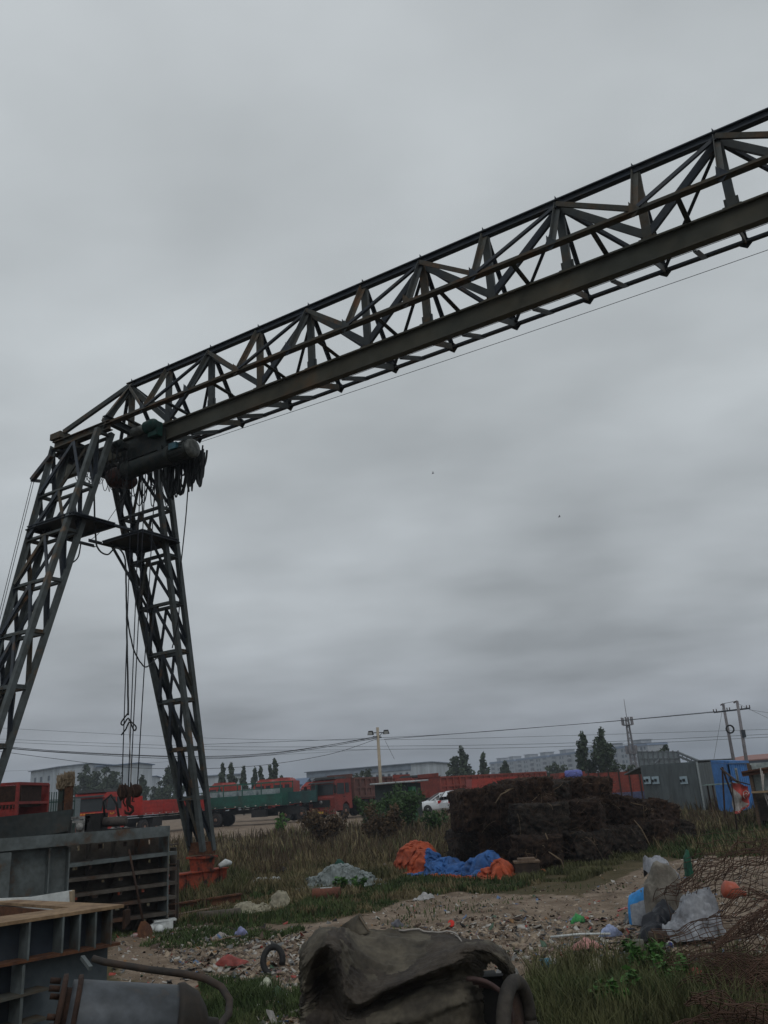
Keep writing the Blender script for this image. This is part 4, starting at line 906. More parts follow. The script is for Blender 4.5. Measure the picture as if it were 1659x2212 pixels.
# ------------------------------------------------------------------ vehicles
def wheel(parent, x, y, z, rad, wd, rim=CHROME):
    t_ = MB().lathe((x, y-wd/2, z), (0, 1, 0), [(0, rad*.62), (0, rad*.9), (wd*.15, rad), (wd*.85, rad), (wd, rad*.9), (wd, rad*.62)], 22).build('wheel', BLACK, parent)
    s = 1 if y > 0 else -1
    q = MB().lathe((x, y+s*wd*.36, z), (0, s, 0), [(0, rad*.62), (wd*.16, rad*.62), (wd*.05, rad*.5), (wd*.02, rad*.28), (wd*.2, rad*.24), (wd*.22, rad*.05)], 18)
    for k in range(8): a = k*math.pi/4; q.box((x+math.cos(a)*rad*.4, y+s*wd*.4, z+math.sin(a)*rad*.4), (.05, .02, .05))
    q.build('rim', rim, t_); return t_
def cabin(o, paint, W=2.45, Hc=2.75, Lc=2.1, zb=.55, visor=True, deco=False):
    # forward-control lorry cab, front at x=0 looking along +x
    hw = W/2; q = MB()
    prof = [(0, zb), (.06, zb+.9), (-.02, zb+1.05), (-.16, Hc-.28), (-.42, Hc), (-Lc, Hc+.02), (-Lc, zb+.1), (-1.75, zb+.1), (-1.7, zb+.42), (-1.35, zb+.62), (-.95, zb+.42), (-.88, zb)]
    n = len(prof); L_ = [V(x, -hw, z) for x, z in prof]; R2 = [V(x, hw, z) for x, z in prof]
    for v in L_+R2:
        if v.z > zb+1.1: v.y *= .95
    q.add(L_+R2, [tuple(range(n)), tuple(range(2*n-1, n-1, -1))]+[(i, n+i, n+(i+1) % n, (i+1) % n) for i in range(n)])
    q.build('cab', paint, o, fix=True)
    z1, z2 = zb+1.12, Hc-.34
    MB().poly([(.02-.02, -hw*.88, z1), (.0, hw*.88, z1), (-.13, hw*.84, z2), (-.13, -hw*.84, z2)], .03, (1, 0, .15)).build('windscreen', GLASS, o)
    for s in (-1, 1):
        y = s*(hw*.985); MB().poly([(-.28, y+s*.0, z1+.02), (-1.18, y, z1+.02), (-1.18, s*hw*.957, z2+.06), (-.40, s*hw*.957, z2+.06)], .05, (0, 1, 0)).build('side_window', GLASS, o)
        MB().poly([(-1.36, y, z1+.1), (-1.78, y, z1+.1), (-1.78, s*hw*.957, z2+.06), (-1.36, s*hw*.957, z2+.06)], .05, (0, 1, 0)).build('side_window', GLASS, o)
        d = MB().poly([(-.22, s*hw*1.005, zb+.15), (-1.26, s*hw*1.005, zb+.72), (-1.26, s*hw*1.0, zb+1.08), (-.22, s*hw*1.0, zb+1.08)], .02, (0, 1, 0)).build('door', paint, o)
        MB().box((-1.12, s*hw*1.02, zb+.95), (.16, .03, .05)).build('handle', BLACK, d)
        MB().tube([(-.1, s*hw*.95, z2+.05), (.16, s*(hw+.16), z2), (.16, s*(hw+.2), z1)], .02, 5).box((.15, s*(hw+.18), (z1+z2)/2), (.1, .2, .55)).build('mirror', BLACK, o)
        MB().box((.09, s*hw*.78, zb-.02), (.08, .42, .20)).build('headlight', LAMP, o)
    q = MB()
    for i in range(4): q.box((.075, 0, zb+.36+i*.11), (.05, W*.62, .06))
    q.box((.055, 0, zb+.53), (.04, W*.66, .5)); q.build('grille', BLACK, o)
    MB().lathe((.10, 0, zb+.62), (1, 0, 0), [(0, .13), (.02, .13)], 16).box((.13, 0, zb+.66), (.01, .03, .12)).box((.13, .04, zb+.60), (.01, .1, .03), 0, 0).box((.13, -.04, zb+.60), (.01, .1, .03)).build('emblem', CHROME, o)
    MB().box((.06, 0, zb-.05), (.26, W*1.0, .36)).build('bumper', paint, o)
    MB().box((.13, 0, zb-.08), (.14, .5, .14)).build('number_plate', mat('yellow plate', (.5, .33, .05), None, 4, .6), o)
    if visor: MB().poly([(-.10, -hw*.95, Hc-.16), (-.10, hw*.95, Hc-.16), (.12, hw*.95, Hc-.26), (.12, -hw*.95, Hc-.26)], .03, (0, .1, 1)).box((-1.0, 0, Hc+.10), (1.5, W*.9, .16), taper=.8).build('sun_visor', BLACK, o)
    if deco:
        for s in (-1, 1):
            q = MB(); y = s*(hw*1.005+.03)
            for dx, dz in ((-.62, .96), (-.78, .93), (-.95, .98)): q.box((dx, y, zb+dz), (.11, .01, .10), 0, 0, Matrix.Rotation(.5, 3, 'Y'))
            q.tube([(-.15, y, zb+.2), (-.32, y, zb+.55), (-.22, y, zb+.85)], .035, 4).tube([(-.35, y, zb+.2), (-.5, y, zb+.6), (-.4, y, zb+.8)], .03, 4); q.build('door_decal', YEL, o)
            MB().box((-1.5, y, zb+.75), (.5, .01, .05)).box((-1.5, y, zb+.62), (.36, .01, .05)).box((-1.45, y, zb+.45), (.22, .01, .18)).build('door_decal', WHITEB, o)
        q = MB()
        for i in range(6): q.box((.065, -.55+i*.22, zb+.98), (.02, .15, .09))
        q.build('front_decal', YEL, o)
def lorry(label, px, py, Y, axis, paint, body, bodym, L_=12, group='lorries parked in the yard', deco=False, cab=True, gap=.3, base=None, tractor=False, load=None, hb=.65, name='lorry'):
    p = D(px, py, Y); gz = hz(p.x, p.y) if base is None else base
    o = thing(name, label, 'lorry', (p.x, p.y, gz), math.atan2(-axis[1], -axis[0]), group)
    x0 = -2.1-gap if cab else 0
    if cab: cabin(o, paint, deco=deco)
    fl_ = 1.35 if body != 'tipper' else 1.35
    q = MB(); xe = x0-L_
    for s in (-.42, .42): q.ibeam((.0 if cab else x0, s, .95), (xe, s, .95), .1, .28, .03)
    for i in range(int(L_/1.2)): q.bar((x0-.5-i*1.2, -1.1, 1.18), (x0-.5-i*1.2, 1.1, 1.18), .08)
    q.box((x0-1.8, 1.0, .78), (1.1, .5, .5)).box((x0-1.8, -1.0, .78), (1.1, .5, .5)).build('chassis', BLACK, o)
    hw = 1.24; q = MB(); hbx = hb
    q.box(((x0+xe)/2, 0, fl_-.03), (L_, 2.46, .10))
    if body in ('flatbed', 'stake'):
        np_ = max(3, int(L_/2.4))
        for s in (-1, 1):
            for i in range(np_):
                w_ = L_/np_; cx_ = x0-(i+.5)*w_; q.box((cx_, s*hw, fl_+hbx/2+.03), (w_-.05, .04, hbx))
                for j in range(3): q.box((cx_, s*(hw+.028), fl_+.12+j*hbx*.36), (w_-.12, .02, .035))
                q.box((x0-i*w_, s*hw, fl_+hbx/2), (.07, .09, hbx+.08))
        q.box((x0-.02, 0, fl_+.55), (.06, 2.44, 1.1)); q.box((xe, 0, fl_+hbx/2), (.05, 2.44, hbx))
        q.build('cargo_bed', bodym, o)
        q = MB()
        for i in range(int(L_/.8)):
            for s in (-1, 1): q.box((x0-.4-i*.8, s*(hw+.03), fl_-.02), (.10, .02, .06))
        q.build('side_marker', mat('dull white marker', (.5, .45, .42)), o)
    if body == 'stake':
        q = MB()
        for s in (-1, 1):
            for i in range(int(L_/1.5)+1): q.bar((x0-.05-i*1.5, s*hw, fl_+hbx), (x0-.05-i*1.5, s*hw, fl_+1.55), .06)
            for z in (fl_+1.55, fl_+1.1): q.bar((x0, s*hw, z), (xe, s*hw, z), .05)
        for i in range(int(L_/3)+1): q.bar((x0-.05-i*3, -hw, fl_+1.56), (x0-.05-i*3, hw, fl_+1.56), .05)
        q.build('stake_rail', bodym, o)
    if body == 'tipper':
        hh = 1.45
        q.box(((x0+xe)/2, 0, fl_+hh/2), (L_-.02, 2.44, hh), taper=1.0)
        nb = max(5, int(L_/.72))
        for s in (-1, 1):
            for i in range(nb+1): q.box((x0-.06-i*(L_-.12)/nb, s*(hw+.035), fl_+hh/2), (.12, .12, hh))
            for z in (.08, hh*.5, hh-.06): q.box(((x0+xe)/2, s*(hw+.025), fl_+z), (L_, .10, .13))
        for i in range(4): q.box((xe-.04, -1.05+i*.7, fl_+hh/2), (.09, .1, hh))
        q.box((x0+.03, 0, fl_+hh+.14), (.08, 2.4, .3)); q.build('tipper_body', bodym, o)
    if load:
        q = MB(); 
        for i in range(4): q.box((x0-1.2-i*(L_-2)/3.5, 0, fl_+.65), ((L_-2)/4, 2.0, .9+.1*(i % 2)))
        q.build('load', load, o)
    rad = .5; wx = [xe+1.0, xe+2.15, xe+3.3] if L_ > 9 else [xe+1.0, xe+2.2]
    if cab: wx += [-1.32]
    if tractor: wx += [-4.4, -5.7]
    for x in wx:
        for s in (-1, 1): wheel(o, x, s*1.05, rad, rad, .34 if x < -1.4 else .28, mat('dusty tan rim', (.24, .12, .08), (.14, .10, .08), 4, .8))
    q = MB()
    for s in (-1, 1): q.box((xe-.02, s*.85, .98), (.06, .4, .14))
    q.build('tail_light', LAMPR, o); return o
ax = (.30, .954)
lorry('red lorry with yellow door lettering and long red flatbed behind the hook block', 186, 1780, 54.5, ax, RED, 'flatbed', RED, 12.6, deco=True, gap=1.9, tractor=True, hb=.78, base=.30)
lorry('teal green stake bed trailer loaded with pale bundles', 622, 1762, 66, (-.97, .24), TGREEN, 'stake', TGREEN, 7.4, cab=False, load=mat('pale load', (.34, .40, .42), (.22, .28, .30), 2, .7), hb=.70, base=.34, name='trailer')
lorry('dark teal low sided flatbed between the green trailer and the red cab', 694, 1757, 67, (-.985, .17), TGREEN2, 'flatbed', TGREEN2, 3.4, cab=False, hb=.7, base=.4, name='trailer')
lorry('red cab lorry with a brown ribbed tipper body by the light pole', 696, 1752, 66, (.55, .83), mat('dull red cab', (.20, .034, .026), (.15, .03, .025), 1.4, .6), 'tipper', BROWNR, 5.2, gap=.2, base=.42)
lorry('red cab tipper lorry facing right beside the corrugated shed', 918, 1742, 76, (-.80, .60), REDD, 'tipper', REDD, 5, gap=.2, base=.34)
lorry('very long faded red ribbed tipper trailer behind the white cars', 930, 1740, 72, (.75, .66), REDD, 'tipper', REDD, 13.2, cab=False, base=.15, name='trailer')
# cab roofs showing over the trailers
for i, (px, Y, L_) in enumerate(((466, 84, 'orange red cab roof behind the end of the red flatbed'), (556, 82, 'left of two orange red cab roofs above the green trailer'), (592, 80, 'right of two orange red cab roofs above the green trailer'), (668, 84, 'small orange red cab roof above the dark teal flatbed'))):
    p = D(px, 1750, Y); o = thing('lorry', L_, 'lorry', (p.x, p.y, .9 if i != 3 else .5), [2.6, 2.9, 3.0, -2.2][i], 'lorries parked behind the trailers')
    cabin(o, REDO, Hc=2.65, visor=False)
    q = MB().box((-1.1, 0, 2.72), (1.8, 2.2, .35), taper=.7)
    for k in range(7): q.box((-1.1, -.9+k*.3, 2.92), (.9, .05, .08))
    q.build('roof_fairing', REDO, o)
    q = MB().ibeam((0, .4, .95), (-7, .4, .95), .1, .28).ibeam((0, -.4, .95), (-7, -.4, .95), .1, .28).box((-4.8, 0, 1.5), (4.4, 2.3, .3)); q.build('chassis', BLACK, o)
    for x in (-1.3, -5.6):
        for s in (-1, 1): wheel(o, x, s*1.05, .5, .5, .3)
# more red roofs over the bales
for i, (px, py, wpx, m, L_, n_) in enumerate(((1062, 1681, 105, REDO, 'orange red cab roofs just showing above the bales', 'lorry_roof'), (1225, 1669, 60, REDD, 'dark red lorry hood showing above the bales beneath the flats', 'lorry_roof'))):
    p = D(px, py, 58); wd = wpx/F_PX*58; o = thing('lorry', L_, 'lorry', (p.x, p.y, hz(p.x, p.y)), .1)
    zt_ = p.z-o.location.z; MB().box((0, 0, zt_-.75), (wd, 2.3, 1.5), taper=.9).build('body', m, o)
    MB().box((0, 0, zt_-1.9), (wd*.95, 2.0, .8)).build('chassis', BLACK, o)
    for x in (-wd*.35, wd*.35):
        for s in (-1, 1): wheel(o, x, s*1.0, .5, .5, .3)
p = D(1238, 1674, 57); o = thing('drum', 'violet blue rounded drum poking above the bales right of centre', 'drum', p); MB().lathe((-.55, 0, 0), (1, 0, 0), [(0, .2), (.1, .30), (.9, .32), (1.1, .26)], 16).build('shell', mat('violet blue plastic', (.10, .12, .36), None, 2, .5), o); MB().bar((0, 0, 0), (0, 0, -1.8), .4).build('stand', BLACK, o)

def car(label, px, py, Y, yaw, L_=4.6, hatch=False, base=.3):
    p = D(px, py, Y); o = thing('parked_car', label, 'car', (p.x, p.y, base), yaw, 'white cars parked by the red trailer')
    W = 1.78
    st = [(-L_/2, .42, .72, .80), (-L_/2+.12, .30, .88, .94), (-L_/2+.7, .22, .92 if not hatch else .98, 1), (-.9, .2, .93, 1), (.4, .2, .93, 1), (1.2, .2, .90, 1), (L_/2-.45, .24, .78, .95), (L_/2-.1, .30, .66, .85), (L_/2, .38, .55, .7)]
    rings = []
    for x, zb, zt2, k in st:
        hw = W/2*k; rings.append([V(x, -hw*.92, zb), V(x, -hw, zb+.18), V(x, -hw*.99, zt2-.10), V(x, -hw*.90, zt2), V(x, 0, zt2+.04), V(x, hw*.90, zt2), V(x, hw*.99, zt2-.10), V(x, hw, zb+.18), V(x, hw*.92, zb)])
    q = MB(); q.grid(rings, closed=True); q.add(rings[0], [tuple(range(8, -1, -1))]); q.add(rings[-1], [tuple(range(9))]); q.build('body', WHITEP, o, fix=True)
    if hatch: gl = [(-L_/2+.15, .95, 1.15, .70), (-L_/2+.5, .96, 1.50, .70), (-.2, .96, 1.58, .72), (.45, .95, 1.45, .72), (1.15, .92, .95, .74)]
    else: gl = [(-L_/2+.55, .91, .95, .68), (-1.05, .93, 1.38, .64), (-.3, .94, 1.45, .64), (.35, .94, 1.40, .65), (1.15, .90, .94, .72)]
    rr = []
    for x, zb, zt2, k in gl: hw = W/2; rr.append([V(x, -hw*.90, zb-.03), V(x, -hw*(.90-(zt2-zb)*.28), zt2-.05), V(x, -hw*.5, zt2), V(x, hw*.5, zt2), V(x, hw*(.90-(zt2-zb)*.28), zt2-.05), V(x, hw*.90, zb-.03)])
    q = MB(); q.grid(rr); gh = q.build('glasshouse', GLASS, o, fix=False)
    q = MB(); q.grid([[v+V(0, 0, .012) for v in rg_[2:4]] for rg_ in rr[(0 if hatch else 1):4]]); 
    q.grid([[rg_[1]+V(0, -.01, .012), rg_[2]+V(0, 0, .013)] for rg_ in rr[1:4]]); q.grid([[rg_[3]+V(0, 0, .013), rg_[4]+V(0, .01, .012)] for rg_ in rr[1:4]]); 
    for s in (0, 1):
        for i in range(len(rr)):
            a = rr[i][0 if not s else 5]; b_ = rr[i][1 if not s else 4]
            if 0 < i < 4: q.bar(a, b_, .07, .05)
        for i in range(len(rr)-1): q.bar(rr[i][1 if not s else 4], rr[i+1][1 if not s else 4], .06, .06)
    q.build('roof', WHITEP, o)
    for x in (-L_/2+.95, L_/2-.9):
        for s in (-1, 1): wheel(o, x, s*.80, .32, .32, .2)
    for s in (-1, 1):
        MB().box((L_/2-.14, s*.62, .62), (.22, .30, .14)).build('headlight', LAMP, o); MB().box((-L_/2+.08, s*.66, .82), (.16, .28, .20)).build('tail_light', LAMPR, o)
        MB().box((.75, s*.98, .98), (.12, .16, .12)).build('mirror', WHITEP, o); MB().box((-.15, s*.895, .80), (.18, .02, .03)).box((-1.0, s*.895, .82), (.18, .02, .03)).build('door_handle', CHROME, o)
    MB().box((L_/2-.02, 0, .45), (.06, 1.0, .16)).build('grille', BLACK, o)
car('white sedan parked nose left beside the green bush', 957, 1735, 68, math.pi+.15, 4.5)
car('white hatchback behind the sedan, half hidden by the bales', 1012, 1730, 64, .55, 4.2, True)

# dark shed with corrugated roof by the lorries
A = D(812, 1745, 49); B = D(896, 1745, 48); A.z = B.z = .3; Ln, u = frame2(A, B)
o = thing('open_shed', 'dark shed with a thin corrugated white roof edge behind the light pole', 'shed', A, math.atan2(u.y, u.x)); zt_ = D(850, 1694, 50).z-.3
MB().box((Ln*.42, .9, zt_/2), (Ln*.84, 1.8, zt_)).build('wall', mat('near black sheet', (.022, .030, .030), (.03, .04, .038), 2, .8), o)
MB().box((Ln*.90, .3, zt_*.45), (Ln*.12, .4, zt_*.9)).build('green_tank', mat('bottle green', (.02, .12, .055), None, 2, .6), o)
q = MB(); nC = 26
for i in range(nC): q.tube([(-.1+i*(Ln+.1)/nC, -.3, zt_+.05), (-.1+i*(Ln+.1)/nC, 2.2, zt_+.1)], .05, 6)
q.build('corrugated_roof', mat('pale corrugated sheet', (.42, .45, .46), (.3, .33, .34), 3, .6), o)

# ------------------------------------------------------------------ left background: fence, red cage, tub, posts
fc = thing('picket_fence', 'dark green steel picket fence in front of the factory hall', 'fence', (0, 0, 0)); GF = mat('dark green fence paint', (.018, .055, .045), (.02, .04, .035), 3, .7)
a, b_ = D(-60, 1700, 26), D(163, 1700, 28); ztp = D(80, 1712, 27).z
q = MB(); n = 42
for i in range(n+1): p = a.lerp(b_, i/n); q.bar(V(p.x, p.y, ztp-1.15), V(p.x, p.y, ztp), .022)
for dz in (.30, .62, 1.05): q.bar(V(a.x, a.y, ztp-dz), V(b_.x, b_.y, ztp-dz), .035)
q.build('picket_panel', GF, fc)
for px in (20, 79): p = VP(px, 1730, a, ((b_-a).x, (b_-a).y)); MB().bar(V(p.x, p.y-.05, 0), V(p.x, p.y-.05, ztp+.06), .13).build('post', GF, fc)
q = MB()
q.bar(V(a.x, a.y+.1, ztp-1.2), V(b_.x, b_.y+.1, ztp-1.2), .16, .5); q.build('low_wall', mat('dark plinth', (.04, .05, .045)), fc)
gb = thing('greenhouse_sheet', 'grey sheeted low roof just behind the picket fence', 'shed', D(110, 1728, 34)); MB().box((0, 0, -.5), (1.7, 1.6, 1.0)).build('sheet', mat('dull grey sheet', (.17, .20, .21)), gb)
rc = thing('mesh_cage', 'dark red mesh sided container cage at the left edge', 'container', D(20, 1735, 22)); RC = mat('dull dark red paint', (.26, .035, .03), (.18, .03, .028), 2, .7)
q = MB(); hx, hy = .58, .9; z0, z1 = -.45, .42; lw = .07
for x in (-hx, hx):
    for y in (-hy, hy): q.bar((x, y, z0), (x, y, z1), lw)
for z in (z0, -.02, z1):
    for y in (-hy, hy): q.bar((-hx, y, z), (hx, y, z), lw*.9)
    for x in (-hx, hx): q.bar((x, -hy, z), (x, hy, z), lw*.9)
q.build('frame', RC, rc)
q = MB()
for i in range(14): x = -hx+.06+i*.084; q.bar((x, -hy, z0), (x, -hy, -.05), .02); 
q.box((0, -hy+.02, -.3), (1.1, .04, .28)).build('mesh', RC, rc); MB().box((0, hy, 0), (1.1, .03, .8)).build('back_sheet', RC, rc)
MB().box((0, .1, .14), (1.0, 1.2, .5)).box((0, 0, -.5-.2), (1.3, 1.9, .3)).build('dark_load', RUSTD, rc)
tb = thing('steel_tub', 'long dark slate steel tub standing behind the big formwork panel', 'tub', (0, 0, 0))
q = MB(); a, b_ = D(-40, 1768, 16.5), D(157, 1748, 16.5)
q.poly([V(a.x, a.y, a.z-.02), V(b_.x, b_.y, b_.z), D(147, 1795, 16.5), D(-40, 1830, 16.5)], .03, (0, 1, 0))
q.poly([V(b_.x, b_.y, b_.z), V(b_.x-.1, b_.y+.3, b_.z), V(b_.x-.2, b_.y+.3, .6), D(147, 1795, 16.5)], .03, (1, 0, 0)); q.poly([V(a.x, a.y+.3, a.z), V(b_.x-.1, b_.y+.3, b_.z), V(b_.x-.2, b_.y+.3, .8), V(a.x, a.y+.3, .8)], .03, (0, 1, 0))
q.box(((a.x+b_.x)/2-.1, a.y+.16, 1.1), (1.6, .24, .2)); q.build('shell', mat('dark slate plate', (.035, .046, .048), (.045, .05, .048), 2, .7, c3=(.07, .045, .03)), tb)
MB().bar(V((a.x+b_.x)/2-.7, a.y+.6, 0), V((a.x+b_.x)/2-.7, a.y+.6, 1.1), .1).bar(V((a.x+b_.x)/2+.6, a.y+.6, 0), V((a.x+b_.x)/2+.6, a.y+.6, 1.1), .1).build('leg', RUSTD, tb)
for i, (px, yb, yt, m, L_) in enumerate(((130, 1763, 1700, mat('dark green post', (.03, .045, .038), (.05, .035, .028)), 'dark post with a tan fibrous bundle on top, left of two'), (146, 1765, 1694, RUST, 'rusty post with a tan fibrous bundle on top, right of two'))):
    p = D(px, yb, 19); t_ = D(px, yt, 19); o = thing('bundled_post', L_, 'post', (p.x, p.y, 0), 0, 'posts with fibrous tops')
    MB().box((0, 0, t_.z/2), (.10 if not i else .15, .10, t_.z)).build('post', m, o)
    q = MB(); rg = random.Random(i)
    for k in range(260):
        a = rg.uniform(0, 6.28); rr = rg.uniform(.0, .11); z = t_.z+rg.uniform(-.08, .16); q.tube([(rr*math.cos(a), rr*math.sin(a), z), (rr*1.3*math.cos(a+.3), rr*1.3*math.sin(a), z+rg.uniform(.05, .14))], .008, 3)
    q.box((0, 0, t_.z+.1), (.17, .15, .28)); q.build('fibre_bundle', mat('tan fibre', (.34, .27, .19), (.24, .18, .12), 9, .95, 0, .5), o)
p = D(140, 1731, 19); tag(MB().bar(p-V(.09, 0, 0), p+V(.1, 0, 0), .06).build('cross_rail', RUSTD), 'short rusty rail joining the two bundle topped posts', 'rail')

# engine with silencer under the hook
en = thing('old_engine', 'old dark engine with a tubular silencer standing behind the formwork panel', 'engine', (0, 0, 0)); e0 = D(240, 1775, 16.2)
MB().lathe(e0+V(-.15, 0, .0), (1, 0, 0), [(0, .05), (.02, .085), (.42, .085), (.44, .05)], 18).build('silencer', mat('sooty grey pipe', (.07, .06, .055), (.04, .035, .033), 6, .7), en)
MB().box(e0+V(-.30, .1, -.05), (.28, .4, .42)).box(e0+V(0, .1, -.22), (.8, .5, .2)).build('block', BLACK, en)
MB().lathe(e0+V(-.54, .0, -.06), (.2, -1, 0), [(0, .06), (.1, .08), (.16, .05)], 14).box(e0+V(-.52, 0, .1), (.34, .2, .05)).box(e0+V(-.52, 0, .04), (.3, .2, .04)).box(e0+V(-.5, 0, -.08), (.2, .2, .2)).build('alternator', mat('oily alloy', (.26, .26, .25), (.08, .08, .08), 9, .6), en)
MB().bar(e0+V(-.3, .1, -.2), V(e0.x-.3, e0.y+.1, 0), .2).bar(e0+V(.3, .1, -.2), V(e0.x+.3, e0.y+.1, 0), .2).build('stand', RUSTD, en)
MB().tube([e0+V(-.12, 0, .1), e0+V(-.16, 0, .35), e0+V(-.02, 0, .46), e0+V(.09, 0, .3), e0+V(.14, 0, .06)], .022, 8).build('hose', BLACK, en)
for i in range(3): MB().lathe(e0+V(.05+.12*i, 0, -.14), (0, -1, 0), [(0, .04), (.06, .05)], 10).build('fitting', mat('oily alloy', (0, 0, 0)), en)

# ------------------------------------------------------------------ big formwork panel
fw = thing('steel_formwork', 'large grey blue ribbed steel formwork panel with rusty slotted shelves', 'formwork', (0, 0, 0))
PR = V(-3.84, 14.69, 0); PL = G(-60, 2160); 
dl = math.hypot(-1.05, -1.1); 
q1 = 12.9; # left end is nearer
PL = V(-7.05, 12.35, 0)
u = (PL-PR).normalized(); nF = V(-u.y, u.x, 0)
if nF.y > 0: nF = -nF                       # towards the viewer
def fwp(x, y, off=0): return VP(x, y, PR, (u.x, u.y)) + nF*off
Ln = (PL-PR).length; ZT_ = 1.55
def W_(t, z, off=0): return PR + u*t + V(0, 0, z) + nF*off
q = MB(); q.poly([W_(-.02, ZT_-.16), W_(Ln, ZT_-.19), W_(Ln, ZT_), W_(-.02, ZT_)], .03, nF).poly([W_(0, ZT_-.03, -.16), W_(Ln, ZT_-.03, -.16), W_(Ln, ZT_-.03, -.02), W_(0, ZT_-.03, -.02)], .02, Z0); q.build('top_flange', FORM, fw)
MB().poly([W_(0, 0, .02), W_(0, 0, -.45), W_(0, ZT_, -.45), W_(0, ZT_, .02)], .022, u).build('end_plate', FORM, fw)
def tof(px): P_ = VP(px, 1900, PR, (u.x, u.y)); return (P_-PR).dot(u)
tA, tB, tC = tof(147), tof(104), tof(20)
MB().poly([W_(tA, 0, -.16), W_(Ln, 0, -.16), W_(Ln, ZT_-.03, -.16), W_(tA, ZT_-.03, -.16)], .02, nF).build('skin_plate', FORM, fw)
MB().poly([W_(tC, 0, .01), W_(Ln, 0, .01), W_(Ln, ZT_-.2, .01), W_(tC, ZT_-.2, .01)], .03, nF).build('side_column', FORM, fw)
for t_ in (tA, tB): MB().bar(W_(t_, .0, -.07), W_(t_, ZT_-.19, -.07), .02, .16, nF).poly([W_(t_, ZT_-.19, .0), W_(t_, ZT_-.19, .07), W_(t_, ZT_-.28, .0)], .018, u).build('stiffener', FORM, fw)
MB().bar(W_(tA, .72, -.08), W_(tC, .70, -.08), .15, .02, Z0).build('stiffener', FORM, fw)
MB().bar(W_(tA, .42, -.08), W_(tC, .40, -.08), .15, .02, Z0).build('stiffener', FORM, fw)
zs = [1.13, .93, .72, .50, .28]
zs = [((fwp(350, y)).z) for y in (1843, 1877, 1908, 1939, 1972)]
zl = [((fwp(150, y)).z) for y in (1868, 1900, 1934, 1966, 2000)]
for i, (za, zb_) in enumerate(zip(zs, zl)):
    MB().prof(W_(-.15, za, -.20), W_(tA-.01, zb_, -.20), [(-.20, -.01), (.20, -.01), (.20, .01), (-.20, .01)], Z0).bar(W_(-.15, za-.015, .0), W_(tA-.01, zb_-.015, .0), .02, .05).build('shelf_rib', FORMD if i else FORM, fw)
# slotted backing: strips of plate with gaps that let the far side show through
allz = [ZT_-.05]+list(zs)+[0.02]
q = MB(); rg = random.Random(4)
for i in range(len(allz)-1):
    zt2, zb2 = allz[i], allz[i+1]; hgt = zt2-zb2
    q.poly([W_(0, zt2, -.40), W_(tA, zt2+.0, -.40), W_(tA, zt2-hgt*.42, -.40), W_(0, zt2-hgt*.42, -.40)], .02, nF)
    q.poly([W_(0, zb2, -.40), W_(tA, zb2, -.40), W_(tA, zb2+hgt*.38, -.40), W_(0, zb2+hgt*.38, -.40)], .02, nF)
    t_ = 0.0
    while t_ < tA-.05:
        w2 = rg.uniform(.10, .34); q.poly([W_(t_, zb2+hgt*.36, -.395), W_(min(tA, t_+w2), zb2+hgt*.36, -.395), W_(min(tA, t_+w2), zt2-hgt*.4, -.395), W_(t_, zt2-hgt*.4, -.395)], .016, nF); t_ += w2+rg.uniform(.03, .10)
q.build('slotted_backing', FORMD, fw)
for k, t_ in enumerate((.42, .80, 1.20)):
    q = MB()
    for i in range(len(allz)-1):
        z2, z1 = allz[i], allz[i+1]; q.poly([W_(t_, z2, -.39), W_(t_, z2, -.03), W_(t_, z1, -.33), W_(t_, z1, -.39)], .012, u)
    q.build('triangular_gusset', FORMD, fw)
for i in range(4): MB().bar(W_(-.24, .35+.3*i, -.2), W_(-.02, .35+.3*i, -.2), .09, .02).build('side_lug', FORMD, fw)
MB().bar(W_(-.2, .0, -.28), W_(-.2, 1.2, -.28), .06, .1).bar(W_(-.32, .1, -.4), W_(-.32, 1.0, -.4), .03, .06).build('side_rail', FORMD, fw)
# shovel leaning
sv = thing('shovel', 'rusty shovel leaning upright against the ribbed formwork panel', 'shovel', (0, 0, 0))
a = fwp(273, 1835, .12); b_ = G(290, 2008)+V(0, 0, .28)
b_ = fwp(288, 1985, .42); MB().tube([a, b_], [.016, .019], 8).build('handle', RUSTD, sv)
d = (b_-a).normalized(); x_ = d.cross(nF).normalized(); q = MB(); P_ = []
for i in range(7):
    t_ = i/6; wd = [.03, .07, .105, .115, .11, .085, .02][i]; P_.append([b_+d*(.30*t_)+x_*wd*s+nF*(.03*(1-s*s)-.0) for s in np.linspace(-1, 1, 7)])
q.grid(P_); q.grid([[p-nF*.006 for p in r2[::-1]] for r2 in P_]); q.build('blade', RUST, sv)

# ------------------------------------------------------------------ near formwork box (lower left) + white board + plate
nf = thing('formwork_box', 'sandy rusted steel formwork box with cell ribs, nearest at lower left', 'formwork', (0, 0, 0))
ZN = 1.13
def n3(x, y, z): return G(x, y, z)
c0 = n3(268, 1957, ZN); c1 = n3(-40, 2004, ZN); c2 = n3(-10, 1944, ZN)
q = MB(); 
front_in = n3(-30, 1987, ZN); inner_c = n3(150, 1963, ZN); back_in = n3(-10, 1951, ZN)
q.poly([c1, c0, inner_c, front_in], .022, Z0); q.poly([c0, c2, back_in, inner_c], .022, Z0); q.build('rim_flange', TANRUST, nf)
uf = (c1-c0); uf.z = 0; uf.normalize(); nf_ = V(-uf.y, uf.x, 0); nf_ = nf_ if nf_.y < 0 else -nf_
def F_(x, y, off=0): return VP(x, y, c0+nf_*-.02, (uf.x, uf.y)) + nf_*off
def tf(px, py=2000): return (F_(px, py)-c0).dot(uf)
LF = (c1-c0).length
def Q_(t, z, off=0): return c0+uf*t+V(0, 0, z-ZN)+nf_*off
zfl = F_(150, 2058).z; zbot = zfl-.42
